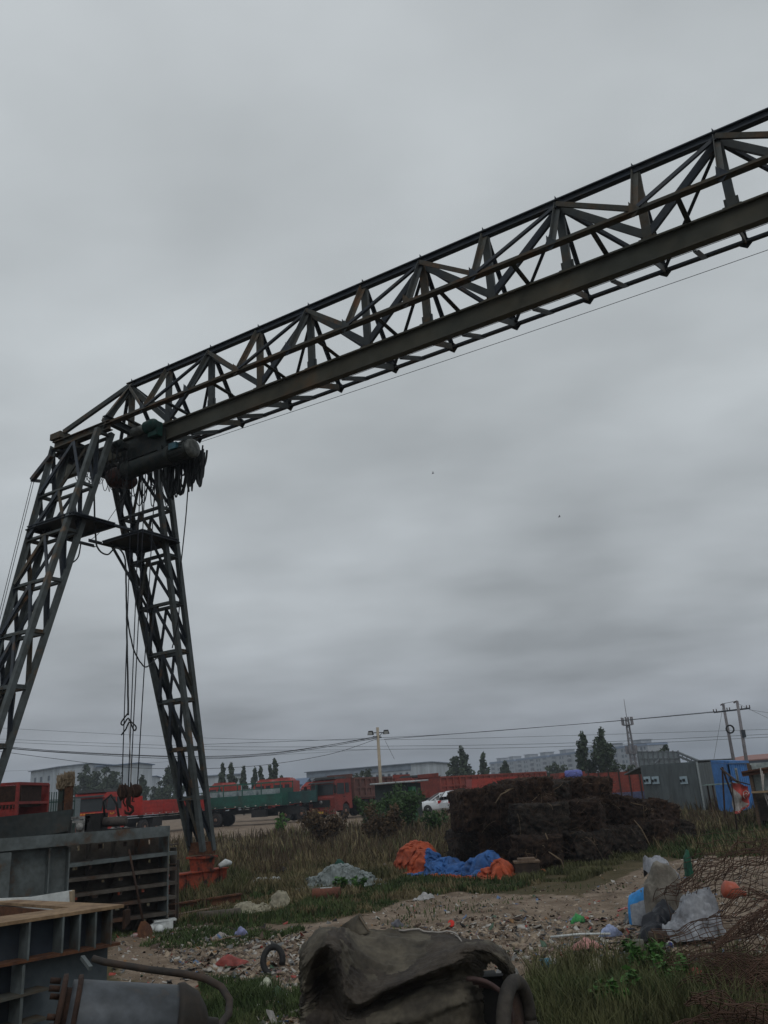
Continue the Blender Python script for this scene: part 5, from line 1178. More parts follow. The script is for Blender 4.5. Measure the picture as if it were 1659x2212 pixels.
MB().poly([Q_(0.03, zfl-.02, -.14), Q_(LF, zfl-.02, -.14), Q_(LF, ZN-.012, -.14), Q_(.03, ZN-.012, -.14)], .015, nf_).build('web_plate', STEELD, nf)
for px in (238, 204, 170, 134, 62): t_ = tf(px); MB().bar(Q_(t_, zfl, -.07), Q_(t_, ZN-.013, -.07), .014, .14, nf_).build('rib', FORM, nf)
MB().poly([Q_(.02, zfl, -.15), Q_(LF, zfl, -.15), Q_(LF, zfl, .0), Q_(.02, zfl, .0)], .02, Z0).build('lower_flange', RUST, nf)
tq = tf(110); 
MB().poly([Q_(tq, zfl-1.0, -.2), Q_(LF, zfl-1.0, -.2), Q_(LF, zfl-.02, -.2), Q_(tq, zfl-.02, -.2)], .015, nf_).build('web_plate', STEELD, nf)
for i, dz in enumerate((.20, .38, .56)): MB().poly([Q_(tq, zfl-dz, -.19), Q_(LF, zfl-dz-.02, -.19), Q_(LF, zfl-dz-.02, .0), Q_(tq, zfl-dz, .0)], .016, Z0).build('lower_flange', STEELR, nf)
for px in (56, ): t_ = tf(px); MB().bar(Q_(t_, zfl-1.0, -.09), Q_(t_, zfl-.02, -.09), .02, .16, nf_).build('rib', FORM, nf)
MB().poly([Q_(.03, 0.0, -.16), Q_(tf(65)*1.0, 0.0, -.16), Q_(tf(65), zfl-.02, -.17), Q_(.03, zfl-.02, -.17)], .02, nf_).build('skirt_plate', mat('blue grey skirt plate', (.085, .105, .12), (.07, .085, .095), 2, .6, .1, .1), nf)
MB().poly([c0+V(0, 0, -.03), c0+V(.02, .07, -.03), c0+V(.02, .07, -.12), c0+V(0, 0, -.16)], .02, (1, -.4, 0)).build('end_plate', RUSTD, nf)
MB().poly([inner_c+V(0, 0, -.02), front_in+V(0, 0, -.02), front_in+V(0, 0, -.4), inner_c+V(0, 0, -.4)], .02, nf_).poly([inner_c+V(0, 0, -.02), back_in+V(0, 0, -.02), back_in+V(0, 0, -.5), inner_c+V(0, 0, -.5)], .02, (0, 1, 0)).build('inner_wall', RUST, nf)
wb = thing('white_board', 'dirty white board lying tilted behind the sandy formwork box', 'board', (0, 0, 0))
MB().poly([D(-30, 1942, 8.0), D(65, 1938, 8), D(155, 1923, 8), D(159, 1962, 8), D(-30, 1985, 8)], .03, (0, 1, 0)).build('panel', WHITEB, wb)
MB().poly([D(159, 1924, 8), D(159, 1962, 8), D(154, 1962, 8.0), D(152, 1924, 8)], .06, (0, 1, .1)).bar(D(100, 1950, 8.15), V(D(100, 1950, 8.15).x, 8.3, 0), .04).build('edge', mat('tan edge', (.28, .22, .15)), wb)

# ------------------------------------------------------------------ drum / cylinder with pipe
dr_ = thing('steel_roller', 'big dull blue grey steel cylinder with domed dark end, bottom left corner', 'cylinder', (0, 0, 0))
pa = D(165, 2195, 4.6); pb = D(372, 2205, 4.75); axd = (pb-pa); Ld = axd.length; axd.normalize()
CYL = mat('worn blue grey cylinder', (.085, .095, .108), (.050, .056, .062), 3, .5, .3, .15, c3=(.09, .07, .055))
Rd = .185
pa -= V(0, 0, .03); pb -= V(0, 0, .03)
MB().lathe(pa, axd, [(-.05, Rd*.98), (0, Rd), (Ld, Rd), (Ld+.01, Rd*.97)], 40).build('shell', CYL, dr_)
MB().lathe(pb, axd, [(0, Rd*1.05), (.03, Rd*1.08), (.05, Rd*1.02), (.10, Rd*.9), (.15, Rd*.55), (.17, Rd*.3), (.22, Rd*.28), (.23, .01)], 32).build('end_cap', mat('sooty end cap', (.022, .02, .018), (.035, .028, .022), 5, .7, .2), dr_)
q = MB()
for t_ in (-.03, -.10): q.lathe(pa+axd*t_, axd, [(0, .02), (0, Rd*1.10), (.02, Rd*1.12), (.025, Rd*1.0), (.03, .02)], 32)
q.lathe(pa-axd*.10, axd, [(0, Rd*.8), (.1, Rd*.8)], 24)
for k in range(8): a = k*math.pi/4+.3; uu_ = (Z0*math.sin(a)+axd.cross(Z0)*math.cos(a)); q.lathe(pa-axd*.13+uu_*Rd*.95, axd, [(0, .014), (.05, .014)], 8)
q.build('end_flange', RUSTD, dr_)
MB().bar(V(pa.x+.1, pa.y, 0), pa+axd*.1-V(0, 0, Rd*.9), .2, .1).bar(V(pb.x-.1, pb.y, 0), pb-axd*.1-V(0, 0, Rd*.9), .2, .1).build('cradle', RUSTD, dr_)
tag(MB().tube([D(x, y, Y_) for x, y, Y_ in ((200, 2070, 5.6), (225, 2078, 5.6), (320, 2094, 5.6), (400, 2104, 5.55), (445, 2114, 5.5), (478, 2132, 5.45), (496, 2160, 5.4), (494, 2190, 5.3), (478, 2212, 5.2), (468, 2240, 5.1))], [.020]*3+[.021]*7, 12).build('rubber_hose', mat('old hose', (.03, .026, .023), (.055, .036, .026), 5, .7)), 'thick dark hose curving over the steel cylinder and down to the grass', 'hose')
tag(MB().bar(D(178, 2068, 5.0), D(196, 2092, 4.9), .02).build('steel_strip', FORM), 'small grey steel strip sticking up behind the cylinder', 'strip')

# ------------------------------------------------------------------ canvas covered machine on wheels (bottom centre)
CY = 6.25
mc_ = thing('small_cart', 'small wheeled machine hidden under a dirty canvas sheet', 'cart', (0, 0, 0))
cl_, cr2 = D(665, 2100, CY), D(1105, 2100, CY)
xl, xr = cl_.x, cr2.x
wx_, wy_ = D(1112, 2150, CY).x, CY
w1 = MB().tube([V(wx_-.01, wy_-.05, .33)+V(.42, .91, 0)*math.cos(a)*.27+V(0, 0, .27)*math.sin(a) for a in np.linspace(0, 6.3, 40)], .048, 12).build('wheel', mat('dusty tyre', (.035, .032, .029), (.055, .048, .040), 5, .9, 0, .3), mc_)
MB().lathe((wx_-.01, wy_-.05, .33), (.92, -.38, 0), [(-.02, .225), (-.01, .225), (-.005, .10), (.03, .05), (.05, .02)], 24).build('rim', RUSTD, w1)
q = MB(); q.box(((xl+xr)/2+.0, CY+.44, .34), (1.22, .36, .44)).box((xr-.10, CY+.34, .30), (.24, .10, .56)).box(((xl+xr)/2, CY+.3, .15), (1.1, .1, .1)); q.build('machine_body', BLACK, mc_)  # includes a black panel added behind the hoops to darken the opening
q = MB()
for k in range(3):
    q.tube([V(xr-.30+.04*k, CY-.12+.05*k, .42)+V(math.cos(a)*(.26-.03*k), -.04*math.sin(a), math.sin(a)*(.24-.03*k)) for a in np.linspace(-1.9, 1.6, 22)], .016, 8)
q.build('hoop', mat('dusky red rubber', (.065, .038, .036), (.045, .03, .028), 4, .7), mc_)
for k in range(2): MB().lathe((xl+.16, CY+.35-.0*k, .25), (1, 0, 0), [(-.05, .12), (-.05, .25), (.05, .25), (.05, .12)], 24).build('wheel', BLACK, mc_) if k == 0 else None
STRAWC = mat('tan hem', (.14, .11, .08)); cv = thing('canvas_cover', 'crumpled grey brown canvas sheet draped over the small wheeled machine', 'tarpaulin', (0, 0, 0))
xm = (xl+xr)/2
PXC = [652, 657, 690, 722, 745, 775, 830, 900, 965, 1015, 1050, 1085, 1106, 1108]
ROWS = [  # picture height and true distance of the cloth along each row, back hem first, then over the sagging top and down the front
 ([2075, 2048, 2006, 2007, 2007, 2008, 2012, 2014, 2020, 2034, 2037, 2055, 2090, 2120], [6.85, 6.70, 6.90, 6.95, 6.98, 7.0, 7.0, 7.0, 6.95, 6.9, 6.85, 6.75, 6.7, 6.85]),
 ([2085, 2058, 2014, 2012, 2016, 2028, 2036, 2040, 2036, 2038, 2040, 2060, 2096, 2125], [6.80, 6.45, 6.55, 6.62, 6.66, 6.74, 6.76, 6.76, 6.68, 6.55, 6.52, 6.50, 6.55, 6.75]),
 ([2100, 2075, 2032, 2028, 2040, 2062, 2078, 2076, 2056, 2044, 2046, 2068, 2104, 2135], [6.75, 6.30, 6.28, 6.28, 6.38, 6.52, 6.56, 6.52, 6.38, 6.26, 6.28, 6.36, 6.48, 6.70]),
 ([2115, 2100, 2056, 2044, 2070, 2105, 2118, 2094, 2066, 2050, 2056, 2078, 2112, 2142], [6.70, 6.24, 6.20, 6.12, 6.24, 6.42, 6.38, 6.28, 6.14, 6.06, 6.16, 6.30, 6.44, 6.68]),
 ([2135, 2125, 2085, 2066, 2110, 2146, 2136, 2106, 2078, 2062, 2072, 2092, 2122, 2150], [6.68, 6.24, 6.36, 6.10, 6.14, 6.22, 6.08, 6.04, 6.00, 6.02, 6.20, 6.36, 6.46, 6.66]),
 ([2155, 2148, 2120, 2100, 2150, 2172, 2148, 2120, 2096, 2082, 2096, 2112, 2138, 2160], [6.66, 6.24, 6.52, 6.20, 6.10, 6.10, 6.06, 6.02, 5.98, 6.06, 6.34, 6.46, 6.48, 6.66]),
 ([2172, 2168, 2150, 2138, 2180, 2186, 2160, 2136, 2116, 2108, 2120, 2134, 2152, 2172], [6.66, 6.26, 6.50, 6.34, 6.16, 6.24, 6.26, 6.24, 6.22, 6.22, 6.42, 6.50, 6.50, 6.66]),
 ([2190, 2188, 2178, 2172, 2200, 2200, 2176, 2152, 2138, 2136, 2146, 2158, 2168, 2184], [6.66, 6.26, 6.40, 6.38, 6.20, 6.20, 6.18, 6.14, 6.12, 6.18, 6.42, 6.50, 6.50, 6.66]),
 ([2215, 2212, 2206, 2200, 2222, 2226, 2214, 2196, 2176, 2172, 2180, 2190, 2196, 2206], [6.66, 6.22, 6.26, 6.30, 6.16, 6.12, 6.06, 6.02, 6.02, 6.12, 6.40, 6.50, 6.50, 6.66]),
 ([2290, 2290, 2290, 2290, 2296, 2296, 2290, 2286, 2276, 2262, 2262, 2262, 2262, 2262], [6.66, 6.24, 6.22, 6.28, 6.16, 6.08, 6.10, 6.04, 6.06, 6.16, 6.40, 6.50, 6.50, 6.66])]
Cg = np.array([[list(D(px, yy, Y_)) for px, yy, Y_ in zip(PXC, ys_, Ys_)] for ys_, Ys_ in ROWS])      # rows x cols x 3
def cr(A, t_, ax_):
    n = A.shape[ax_]; i = np.clip(np.floor(t_).astype(int), 0, n-2); f = t_-i; T_ = lambda k: np.take(A, np.clip(i+k, 0, n-1), axis=ax_)
    sh = [1]*A.ndim; sh[ax_] = len(t_); f = f.reshape(sh); p0, p1, p2, p3 = T_(-1), T_(0), T_(1), T_(2)
    return .5*((2*p1)+(p2-p0)*f+(2*p0-5*p1+4*p2-p3)*f*f+(3*p1-p0-3*p2+p3)*f**3)
NU, NV = 170, 130
Xc = cr(cr(Cg, np.linspace(0, len(ROWS)-1, NV), 0), np.linspace(0, len(PXC)-1, NU), 1).transpose(1, 0, 2)
Xc = crease(Xc, .012, .10, 4); Xc = ridges(Xc, [(.62, .30, .36, .62, 1), (.66, .34, .45, .60, .8), (.60, .22, .42, .42, .8), (.24, .2, .26, .6, .9), (.20, .3, .17, .7, .9), (.30, .3, .36, .8, .7), (.5, .62, .72, .72, .8), (.55, .75, .70, .95, .7), (.72, .2, .8, .4, .8), (.78, .15, .92, .35, .8), (.10, .3, .09, .8, .8), (.40, .12, .60, .16, .6), (.34, .7, .5, .9, .6)], .030, .010); Xc = crease(Xc, .005, .22, 9)
jb_ = 3
def holef(i, j):
    px_ = np.interp(i*(len(PXC)-1), range(len(PXC)), PXC); v_ = j*(len(ROWS)-1)
    return ((px_-1066)/27)**2+((v_-6.6)/2.3)**2 < 1+.35*fb((i*30, j*14, 0), 1, 3)
cloth_obj('canvas', Xc, [CANV, CANVD], cv, lambda u, v: 1 if fb((u*3.1, v*2.7, 3), 1, 5) > .16 else 0, skip=holef, thick=-.004, sub=0)
MB().tube([V(*Xc[i, jb_])+V(0, 0, .014) for i in range(84, 112, 2)], .007, 5).tube([V(*Xc[108, jb_]), V(*Xc[110, jb_+8])+V(0, -.02, .02), V(*Xc[112, jb_+16])+V(0, -.02, .01)], .005, 5).build('hem_cord', mat('pale cord', (.3, .28, .26)), cv)
fa_, fb_, fc_ = D(722, 2012, CY+.62), D(776, 1974, CY+.66), D(800, 2012, CY+.60); q = MB()
q.grid([[fa_.lerp(fb_, t_).lerp(fc_.lerp(fb_, t_), s_)+V(0, .04*math.sin(s_*6+t_*2), -.03*math.sin(math.pi*s_)*(1-t_)) for s_ in np.linspace(0, 1, 9)] for t_ in np.linspace(0, 1, 9)]); o = q.build('raised_flap', CANV, cv); o.modifiers.new('thick', 'SOLIDIFY').thickness = .006
MB().tube([fc_.lerp(fb_, t_)+V(-.01, -.01, 0) for t_ in np.linspace(0, 1, 6)], .007, 5).build('flap_hem', STRAWC, cv)
# ------------------------------------------------------------------ scrap bales
BAL = mat('matted dark brown scrap fibre', (.012, .007, .005), (.042, .024, .015), 11, .95, 0, .9, bscale=40, c3=(.12, .075, .048), thr=(.44, .66))
FIB = mat('rusty wire strands', (.028, .016, .011), (.062, .038, .025), 3, .9, 0, 0, c3=(.20, .14, .095), thr=(.42, .66))
STRAW = mat('straw coloured strip', (.22, .165, .105), (.13, .095, .065), 5, .9, 0, 0)
BALS = [BAL, mat('matted rusty brown scrap', (.015, .008, .006), (.050, .028, .017), 9, .95, 0, .9, bscale=40, c3=(.13, .08, .05), thr=(.40, .62)), mat('matted grey brown scrap', (.012, .010, .009), (.045, .036, .029), 10, .95, 0, .9, bscale=40, c3=(.14, .12, .095), thr=(.42, .64))]
def bale(label, c, d, rz, seed, tilt=(0, 0)):
    rg = np.random.default_rng(seed); o = thing('scrap_bale', label, 'bale', c, rz, 'stacked bales of matted scrap'); o.rotation_euler = (tilt[0], tilt[1], rz)
    n = 24; vs, fs = [], []
    idx = {}
    def vid(p):
        k = tuple(np.round(p, 4))
        if k not in idx: idx[k] = len(vs); vs.append(np.array(p, float))
        return idx[k]
    for ax_ in range(3):
        for s in (-1, 1):
            for i in range(n):
                for j in range(n):
                    qd = []
                    for di, dj in ((0, 0), (1, 0), (1, 1), (0, 1)):
                        p = [0, 0, 0]; p[ax_] = s; p[(ax_+1) % 3] = -1+2*(i+di)/n; p[(ax_+2) % 3] = -1+2*(j+dj)/n; qd.append(vid(p))
                    fs.append(qd if s > 0 else qd[::-1])
    v = np.array(vs); L4 = (np.abs(v)**12).sum(1)**(1/12); v = v/L4[:, None]
    v = v*np.array(d)/2
    for k in range(len(v)):
        p = V(*v[k]); m_ = 1+.15*fb(p+V(*c), 1.6, seed)+.12*fb(p+V(*c), 5.0, seed+3)+.10*fb(p+V(*c), 15.0, seed+5); v[k] = v[k]*m_
    core = big('bale_core', v+np.array([0, 0, d[2]/2]), np.array(fs), BALS[seed % 3]); core.parent = o
    for f_ in (-.55, 0, .55):
        q = MB(); pts = []
        for a in np.linspace(0, 2*math.pi, 34):
            ca, sa = math.cos(a), math.sin(a); k = (abs(ca)**12+abs(sa)**12)**(-1/12)
            p = V(f_*d[0]/2+.02*math.sin(a*3+seed), ca*k*d[1]/2, sa*k*d[2]/2); p = p*(1.01+.13*fb(p+V(*c), 1.8, seed)+.10*fb(p+V(*c), 5.0, seed+3)); pts.append(p+V(0, 0, d[2]/2))
        q.tube(pts, .007, 4, 0, False).build('baling_wire', FIB, o)
    # stray strands
    ns = 700; face = v[rg.integers(0, len(v), ns)]+np.array([0, 0, d[2]/2]); dirn = face-np.array([0, 0, d[2]/2]); dirn /= np.linalg.norm(dirn, axis=1)[:, None]
    tang = np.cross(dirn, rg.normal(size=(ns, 3))); tang /= np.linalg.norm(tang, axis=1)[:, None]; tang[:, 2] = tang[:, 2]*.8-.25; bi = np.cross(tang, dirn)
    ln = .06+.55*rg.random((ns, 1))**3; curl = rg.normal(size=(ns, 1))*.45; lift = .02+.10*rg.random((ns, 1))**3; hw2 = rg.uniform(.0022, .0055, (ns, 1)); pts5 = []
    for k in range(6):
        t_ = k/5; pts5.append(face-dirn*.015+tang*ln*t_+bi*ln*curl*t_*t_+dirn*lift*math.sin(math.pi*t_*.9)); 
    vv = np.stack([q5 for p5 in pts5 for q5 in (p5-bi*hw2, p5+bi*hw2)], 1).reshape(-1, 3); b6 = np.arange(ns)[:, None]*12
    ff = np.concatenate([b6+np.array([[2*k, 2*k+1, 2*k+3, 2*k+2]]) for k in range(5)])
    fi = big('loose_strands', vv, ff, [FIB, STRAW], np.tile(((np.random.default_rng(seed+5).random(ns) < .02) | np.any([((face-face[k])**2).sum(1) < (.06+.09*((k*13+seed) % 7)/7)**2 for k in range(6)], 0)).astype(int), 5)); fi.parent = o
    return o
def bx(px, py, Y, w_, d_, h_, rz, label, seed, tilt=(0, 0)):
    p = D(px, py, Y); bale(label, (p.x, p.y, max(0, p.z)), (w_, d_, h_), rz, seed, tilt)
def bz(x0, x1, yt, yb, Y, dep_, rz, label, seed, tilt=(0, 0)):
    xm = (x0+x1)/2; a = D(xm, yb, Y); t_ = D(xm, yt, Y); z0 = max(-.03, a.z); w_ = (x1-x0)/F_PX*Y*.98
    rj = random.Random(seed); Y2 = Y+rj.uniform(-.22, .25)
    bale(label, ((a.x+t_.x)/2, Y2+dep_/2, z0), (w_*.93, dep_, (t_.z-z0)*.94), rz*2.2+rj.uniform(-.12, .12), seed, (tilt[0]+rj.uniform(-.04, .04), tilt[1]+rj.uniform(-.04, .04)))
bz(976, 1060, 1792, 1868, 22.7, 1.3, .08, 'lowest left bale behind the orange and blue tarpaulin', 101)
bz(1050, 1122, 1786, 1872, 21.9, 1.2, -.10, 'second bottom bale from the left, behind the small rusty box', 118)
bz(1110, 1220, 1802, 1882, 20.3, 1.3, -.12, 'bottom front bale beside the small rusty box', 102)
bz(990, 1062, 1702, 1796, 21.9, 1.3, .12, 'tall upper bale at the steep left end of the stack', 103, (.0, -.05))
bz(1054, 1128, 1690, 1792, 21.3, 1.3, -.08, 'tall upper bale second from the left end', 105, (0, .04))
bz(1118, 1182, 1678, 1742, 21.4, 1.4, .16, 'highest bale of the stack, below the violet drum', 106, (.03, -.06))
bz(1112, 1236, 1732, 1808, 20.6, 1.3, -.06, 'wide middle layer bale above the bottom front bale', 104, (0, .05))
bz(1175, 1250, 1682, 1748, 21.8, 1.4, -.14, 'upper bale just right of the highest one', 119, (.02, .07))
bz(1212, 1306, 1790, 1870, 21.0, 1.3, .16, 'bottom bale right of the front one, with pale strips', 107)
bz(1228, 1312, 1724, 1800, 21.2, 1.3, -.16, 'second layer bale right of centre with straw tufts', 108, (0, -.06))
bz(1240, 1316, 1674, 1738, 22.2, 1.4, .10, 'topmost right bale of the tall part of the stack', 109, (0, .08))
bz(1300, 1390, 1778, 1852, 22.4, 1.3, .12, 'tall bottom bale near the right end of the stack', 110, (0, .05))
bz(1308, 1396, 1716, 1786, 22.8, 1.4, .2, 'slumped upper bale near the right end', 111, (.05, .20))
bz(1378, 1440, 1772, 1836, 24.2, 1.3, .3, 'low bale at the right end of the stack', 112, (0, .08))
bz(1425, 1484, 1775, 1815, 26.5, 1.4, .4, 'last low bale where the stack falls away to the right', 113, (0, .25))
bz(1385, 1455, 1728, 1785, 26.0, 1.4, .2, 'rear low bale half hidden behind the last ones', 115, (0, .28))
for i, pts in enumerate(([(1070, 1735), (1082, 1716), (1110, 1702), (1090, 1708)], [(1185, 1840), (1212, 1858), (1222, 1890), (1224, 1915)], [(1370, 1772), (1385, 1790), (1400, 1818), (1405, 1828)], [(1182, 1832), (1184, 1815), (1178, 1800)])):
    q = MB(); Yb = (21.0, 19.8, 22.4, 20.1)[i]; q.tube([D(x, y, Yb) for x, y in pts], [.012, .016, .012, .006][:len(pts)], 5)
    tag(q.build('straw_strip', STRAW), ['pale straw strip lying on the top left bale', 'long pale strand hanging down the bottom front bale', 'pale strand hanging on the slumped right bale', 'short pale strip between the front bales'][i], 'strip', 'pale strips on the bales')
# small rusty box beside the stack
bxx = thing('rusty_box', 'small squat rusty box with a tan lid beside the bottom bale', 'box', G(1140, 1892), -.05)
MB().box((0, 0, .13), (.50, .42, .26)).build('body', mat('dark brown box', (.055, .038, .028), (.035, .026, .022), 5, .9), bxx); MB().box((0, 0, .285), (.54, .46, .035)).box((0, 0, .33), (.36, .3, .05)).build('lid', mat('dusty tan lid', (.17, .12, .085), (.10, .07, .05), 5, .9), bxx)

# ------------------------------------------------------------------ draped / crumpled soft things
def crumple(o_name, label, cat, pts, mats, widths, heights, n=70, m=26, seed=0, amp=.05, fs_=3.5, sel=None, group=None, sharp=1.0, part='sheet', smooth=True, flat=.0):
    # soft body resting on the ground along a spine of world points
    o = thing(o_name, label, cat, (0, 0, 0), 0, group); q = MB(); P_ = []; k = len(pts)-1
    sel = sel or (lambda u, v: 0); cols = []
    for i in range(n+1):
        u_ = i/n; f_ = u_*k; a = min(k-1, int(f_)); t_ = f_-a; c = pts[a].lerp(pts[a+1], t_); ts = t_*t_*(3-2*t_)
        w_ = widths[a]*(1-ts)+widths[a+1]*ts; h_ = heights[a]*(1-ts)+heights[a+1]*ts; d = (pts[a+1]-pts[a]); d.z = 0; d.normalize(); x = V(-d.y, d.x, 0)
        endk = (max(0, min(1, min(u_, 1-u_)/.07)))**.5; row = []
        for j in range(m+1):
            v_ = j/m; an = math.pi*v_; cc, ss = math.cos(an), math.sin(an)
            cc = math.copysign(abs(cc)**.75, cc); p = c + x*(cc*w_/2*(.25+.75*endk)) + Z0*(ss**.8*h_*(.15+.85*endk))
            f1 = fb(p, fs_*.45, seed)*amp*1.6 + (abs(fb(p, fs_, seed+4))-.2)*amp*1.3 + (abs(fb(p, fs_*2.6, seed+8))-.2)*amp*.5
            dr2 = (p-c+V(0, 0, .05)).normalized(); p = p + dr2*f1*sharp; p.z = max(p.z, c.z-.01); row.append(p)
        P_.append(row)
    q.grid(P_, 0, smooth)
    for fi in range(len(q.f)): q.m[fi] = sel(fi//m/n, fi % m/m)
    q.build(part, mats, o); return o
# orange and blue tarpaulin
def tsel(u, v):
    w_ = .04*fb((u*8, v*6, 1), 1, 3)
    if u < .34+w_-(v-.5)*.10: return 0
    if u < .84+w_+(.10 if v > .55 else -.06)*1: return 1 if v > .16 or u < .55 else 0
    return 0
TX = (864, 902, 945, 985, 1030, 1075, 1114); TY = (23.6, 22.8, 21.6, 20.7, 19.9, 19.3, 19.0); TT = (1840, 1812, 1828, 1866, 1846, 1832, 1872)
tpo = thing('tarpaulin', 'crumpled orange and blue tarpaulin slumped on the grass before the bales', 'tarpaulin', (0, 0, 0))
TA, TB = D(866, 1880, 22.6), D(1110, 1895, 19.5); TA.z = TB.z = 0; TM = (TA+TB)/2; trz = math.atan2(TB.y-TA.y, TB.x-TA.x); TL = (TB-TA).length; tu = (TB-TA).normalized()
def tp_(f, q, z): p = TA+tu*TL*f+V(-tu.y, tu.x, 0)*q; return (p.x, p.y, z)
hz1 = D(905, 1812, 22.2).z; hz2 = D(1068, 1835, 20.2).z
P_, rs = flat_cloth((TM.x, TM.y, .85), TL*1.8, 2.6, 170, 90, trz, .58, .52, .42, 3)
Xc = drape(P_, rs, [s_ell(tp_(.14, .1, hz1*.2), (.50, .42, hz1*.66)), s_ell(tp_(.26, -.05, .05), (.34, .30, hz1*.62)), s_ell(tp_(.40, .1, .02), (.45, .35, hz1*.40)), s_ell(tp_(.56, .1, .02), (.40, .25, hz2*.35)), s_ell(tp_(.70, .15, .02), (.36, .22, hz2*.62)), s_ell(tp_(.80, .05, .08), (.30, .25, hz2*.74)), s_ell(tp_(.94, -.1, .02), (.22, .26, hz2*.62)), s_ell(tp_(.87, -.3, .0), (.3, .12, .14))], 110, 5, seed=1); Xc = crease(Xc, .045, .13, 1)
cloth_obj('sheet', Xc, [TARO, TARB], tpo, lambda u, v: 0 if u < .31+.03*math.sin(v*9) or (u > .84 and v < .66) or u > .95 or (v < .08 and u > .5) else 1)
PLW = mat('grubby grey green plastic sheet', (.22, .25, .25), (.14, .165, .16), 5, .5, 0, .2, c3=(.06, .07, .06), thr=(.42, .6))
def gl(*pix): return [G(x, y) for x, y in pix]
pso = thing('plastic_sheet', 'grubby pale grey plastic sheet heaped on the grass left of centre', 'sheet', (0, 0, 0)); c_p = D(735, 1905, 19.9)
P_, rs = flat_cloth((c_p.x, c_p.y, .65), 2.8, 2.0, 110, 80, .1, .62, .55, .40, 5)
Xc = drape(P_, rs, [s_ell((c_p.x+.0, c_p.y, .05), (.5, .35, .36)), s_ell((c_p.x-.5, c_p.y, .0), (.3, .25, .2)), s_ell((c_p.x+.45, c_p.y, .0), (.3, .3, .25))], 90, 4, seed=2); Xc = crease(Xc, .04, .2, 2)
cloth_obj('sheet', Xc, [PLW], pso)
crumple('dark_sack', 'dark green rag tucked on the pale plastic heap', 'rag', [V(p.x, 20.0, .34) for p in [D(x, 1880, 20) for x in (715, 735, 755)]], [mat('dark green rag', (.02, .07, .05))], [.1, .25, .1], [.06, .16, .05], 24, 12, 8, .05, 6)
cco = thing('cloth', 'cream cloth bundle lying in the grass near the rails', 'cloth', (0, 0, 0)); c_p = D(565, 1962, 16.3)
P_, rs = flat_cloth((c_p.x, c_p.y, .4), 1.6, 1.1, 80, 54, .1, .58, .45, .28, 8)
Xc = drape(P_, rs, [s_ell((c_p.x+.32, c_p.y, .08), (.14, .14, .22)), s_ell((c_p.x-.3, c_p.y, .0), (.2, .15, .15)), s_ell((c_p.x, c_p.y, .0), (.3, .12, .09))], 80, 4, seed=4); Xc = crease(Xc, .03, .2, 3)
cloth_obj('sheet', Xc, [mat('cream cloth', (.30, .28, .21), (.20, .185, .14), 5, .9)], cco)
crumple('plastic_bag', 'pinkish grey plastic bag in the tall grass left of the tarpaulin', 'bag', [V(p.x, 22.2, 0) for p in [D(x, 1880, 22.2) for x in (812, 830, 846)]], [mat('pinkish plastic', (.30, .24, .23), (.2, .17, .16), 5, .6)], [.2, .3, .2], [.12, .24, .14], 24, 14, 10, .06, 6)
crumple('plastic_bag', 'flat white plastic strip in dark grass above the cream cloth', 'bag', [V(p.x, 21.3, .05) for p in [D(x, 1905, 21.3) for x in (540, 575, 606)]], [mat('white plastic film', (.42, .44, .44), (.3, .32, .32), 5, .5)], [.08, .2, .08], [.06, .12, .06], 40, 12, 11, .05, 6)
tag(MB().lathe(D(605, 1878, 24)-V(0, 0, .12), (1, .2, 0), [(-.2, .05), (-.1, .16), (.1, .18), (.25, .06)], 16).build('dark_lump', BLACK), 'dark rounded lump half hidden in the brown weeds', 'lump')
# rusty short pipe, grey log pipe, rails
p = G(706, 1947)+V(0, 0, .12); rp = thing('pipe_piece', 'short rust brown pipe lying on the grass edge', 'pipe', p, -.05)
MB().lathe((-.26, 0, 0), (1, 0, 0), [(0, .09), (0, .115), (.52, .115), (.52, .09), (.1, .085)], 22).build('tube', mat('rust brown pipe', (.17, .065, .04), (.11, .045, .03), 5, .85, 0, .2), rp)
MB().box((0, -.03, .116), (.22, .03, .012)).build('label', WHITEB, rp)
q = MB(); a, b_ = G(426, 1992)+V(0, 0, .07), G(520, 1984)+V(0, 0, .08); q.tube([a, b_], .085, 14)
tag(q.build('pipe_piece', mat('grey muddy pipe', (.10, .085, .07), (.07, .06, .05), 5, .9)), 'long grey muddy pipe lying beside the rail', 'pipe')
def rail_track(q0, label):
    a, b_ = loc(-.5+q0, 2.2, .09), loc(-.5+q0, -3.4, .09)
    return tag(MB().ibeam(a, b_, .09, .15, .025).build('crane_rail', RUST), label, 'rail')
a, b_ = G(355, 1975)+V(0, 0, .08), G(520, 1948)+V(0, 0, .08)
tag(MB().ibeam(a+(a-b_)*.5, b_, .10, .16, .03).build('steel_rail', RUST), 'rusty steel rail lying on the ground right of the formwork panel', 'rail')
a, b_ = G(355, 1990)+V(0, 0, .04), G(470, 1968)+V(0, 0, .04); tag(MB().bar(a, b_, .14, .07).build('timber_beam', WOODD), 'flat brown beam lying in front of the steel rail', 'beam')
# foam box by the shovel
fbx = thing('foam_box', 'white foam box with crushed lid by the foot of the formwork panel', 'box', G(352, 2010), .3); MB().box((0, 0, .07), (.30, .2, .13)).build('box', WHITEB, fbx); MB().box((.02, 0, .15), (.34, .22, .025), 0, .1).build('lid', WHITEB, fbx)
for i, (x, y) in enumerate(((330, 2013), (344, 2015))): tag(MB().lathe(G(x, y)+V(0, 0, 0), (0, 0, 1), [(0, .03), (.01, .06), (.05, .075), (.1, .05), (.12, .01)], 14).build('white_bottle', WHITEB), ['white plastic ball left of the foam box', 'white plastic ball touching the foam box'][i], 'ball', 'white lumps by the foam box')

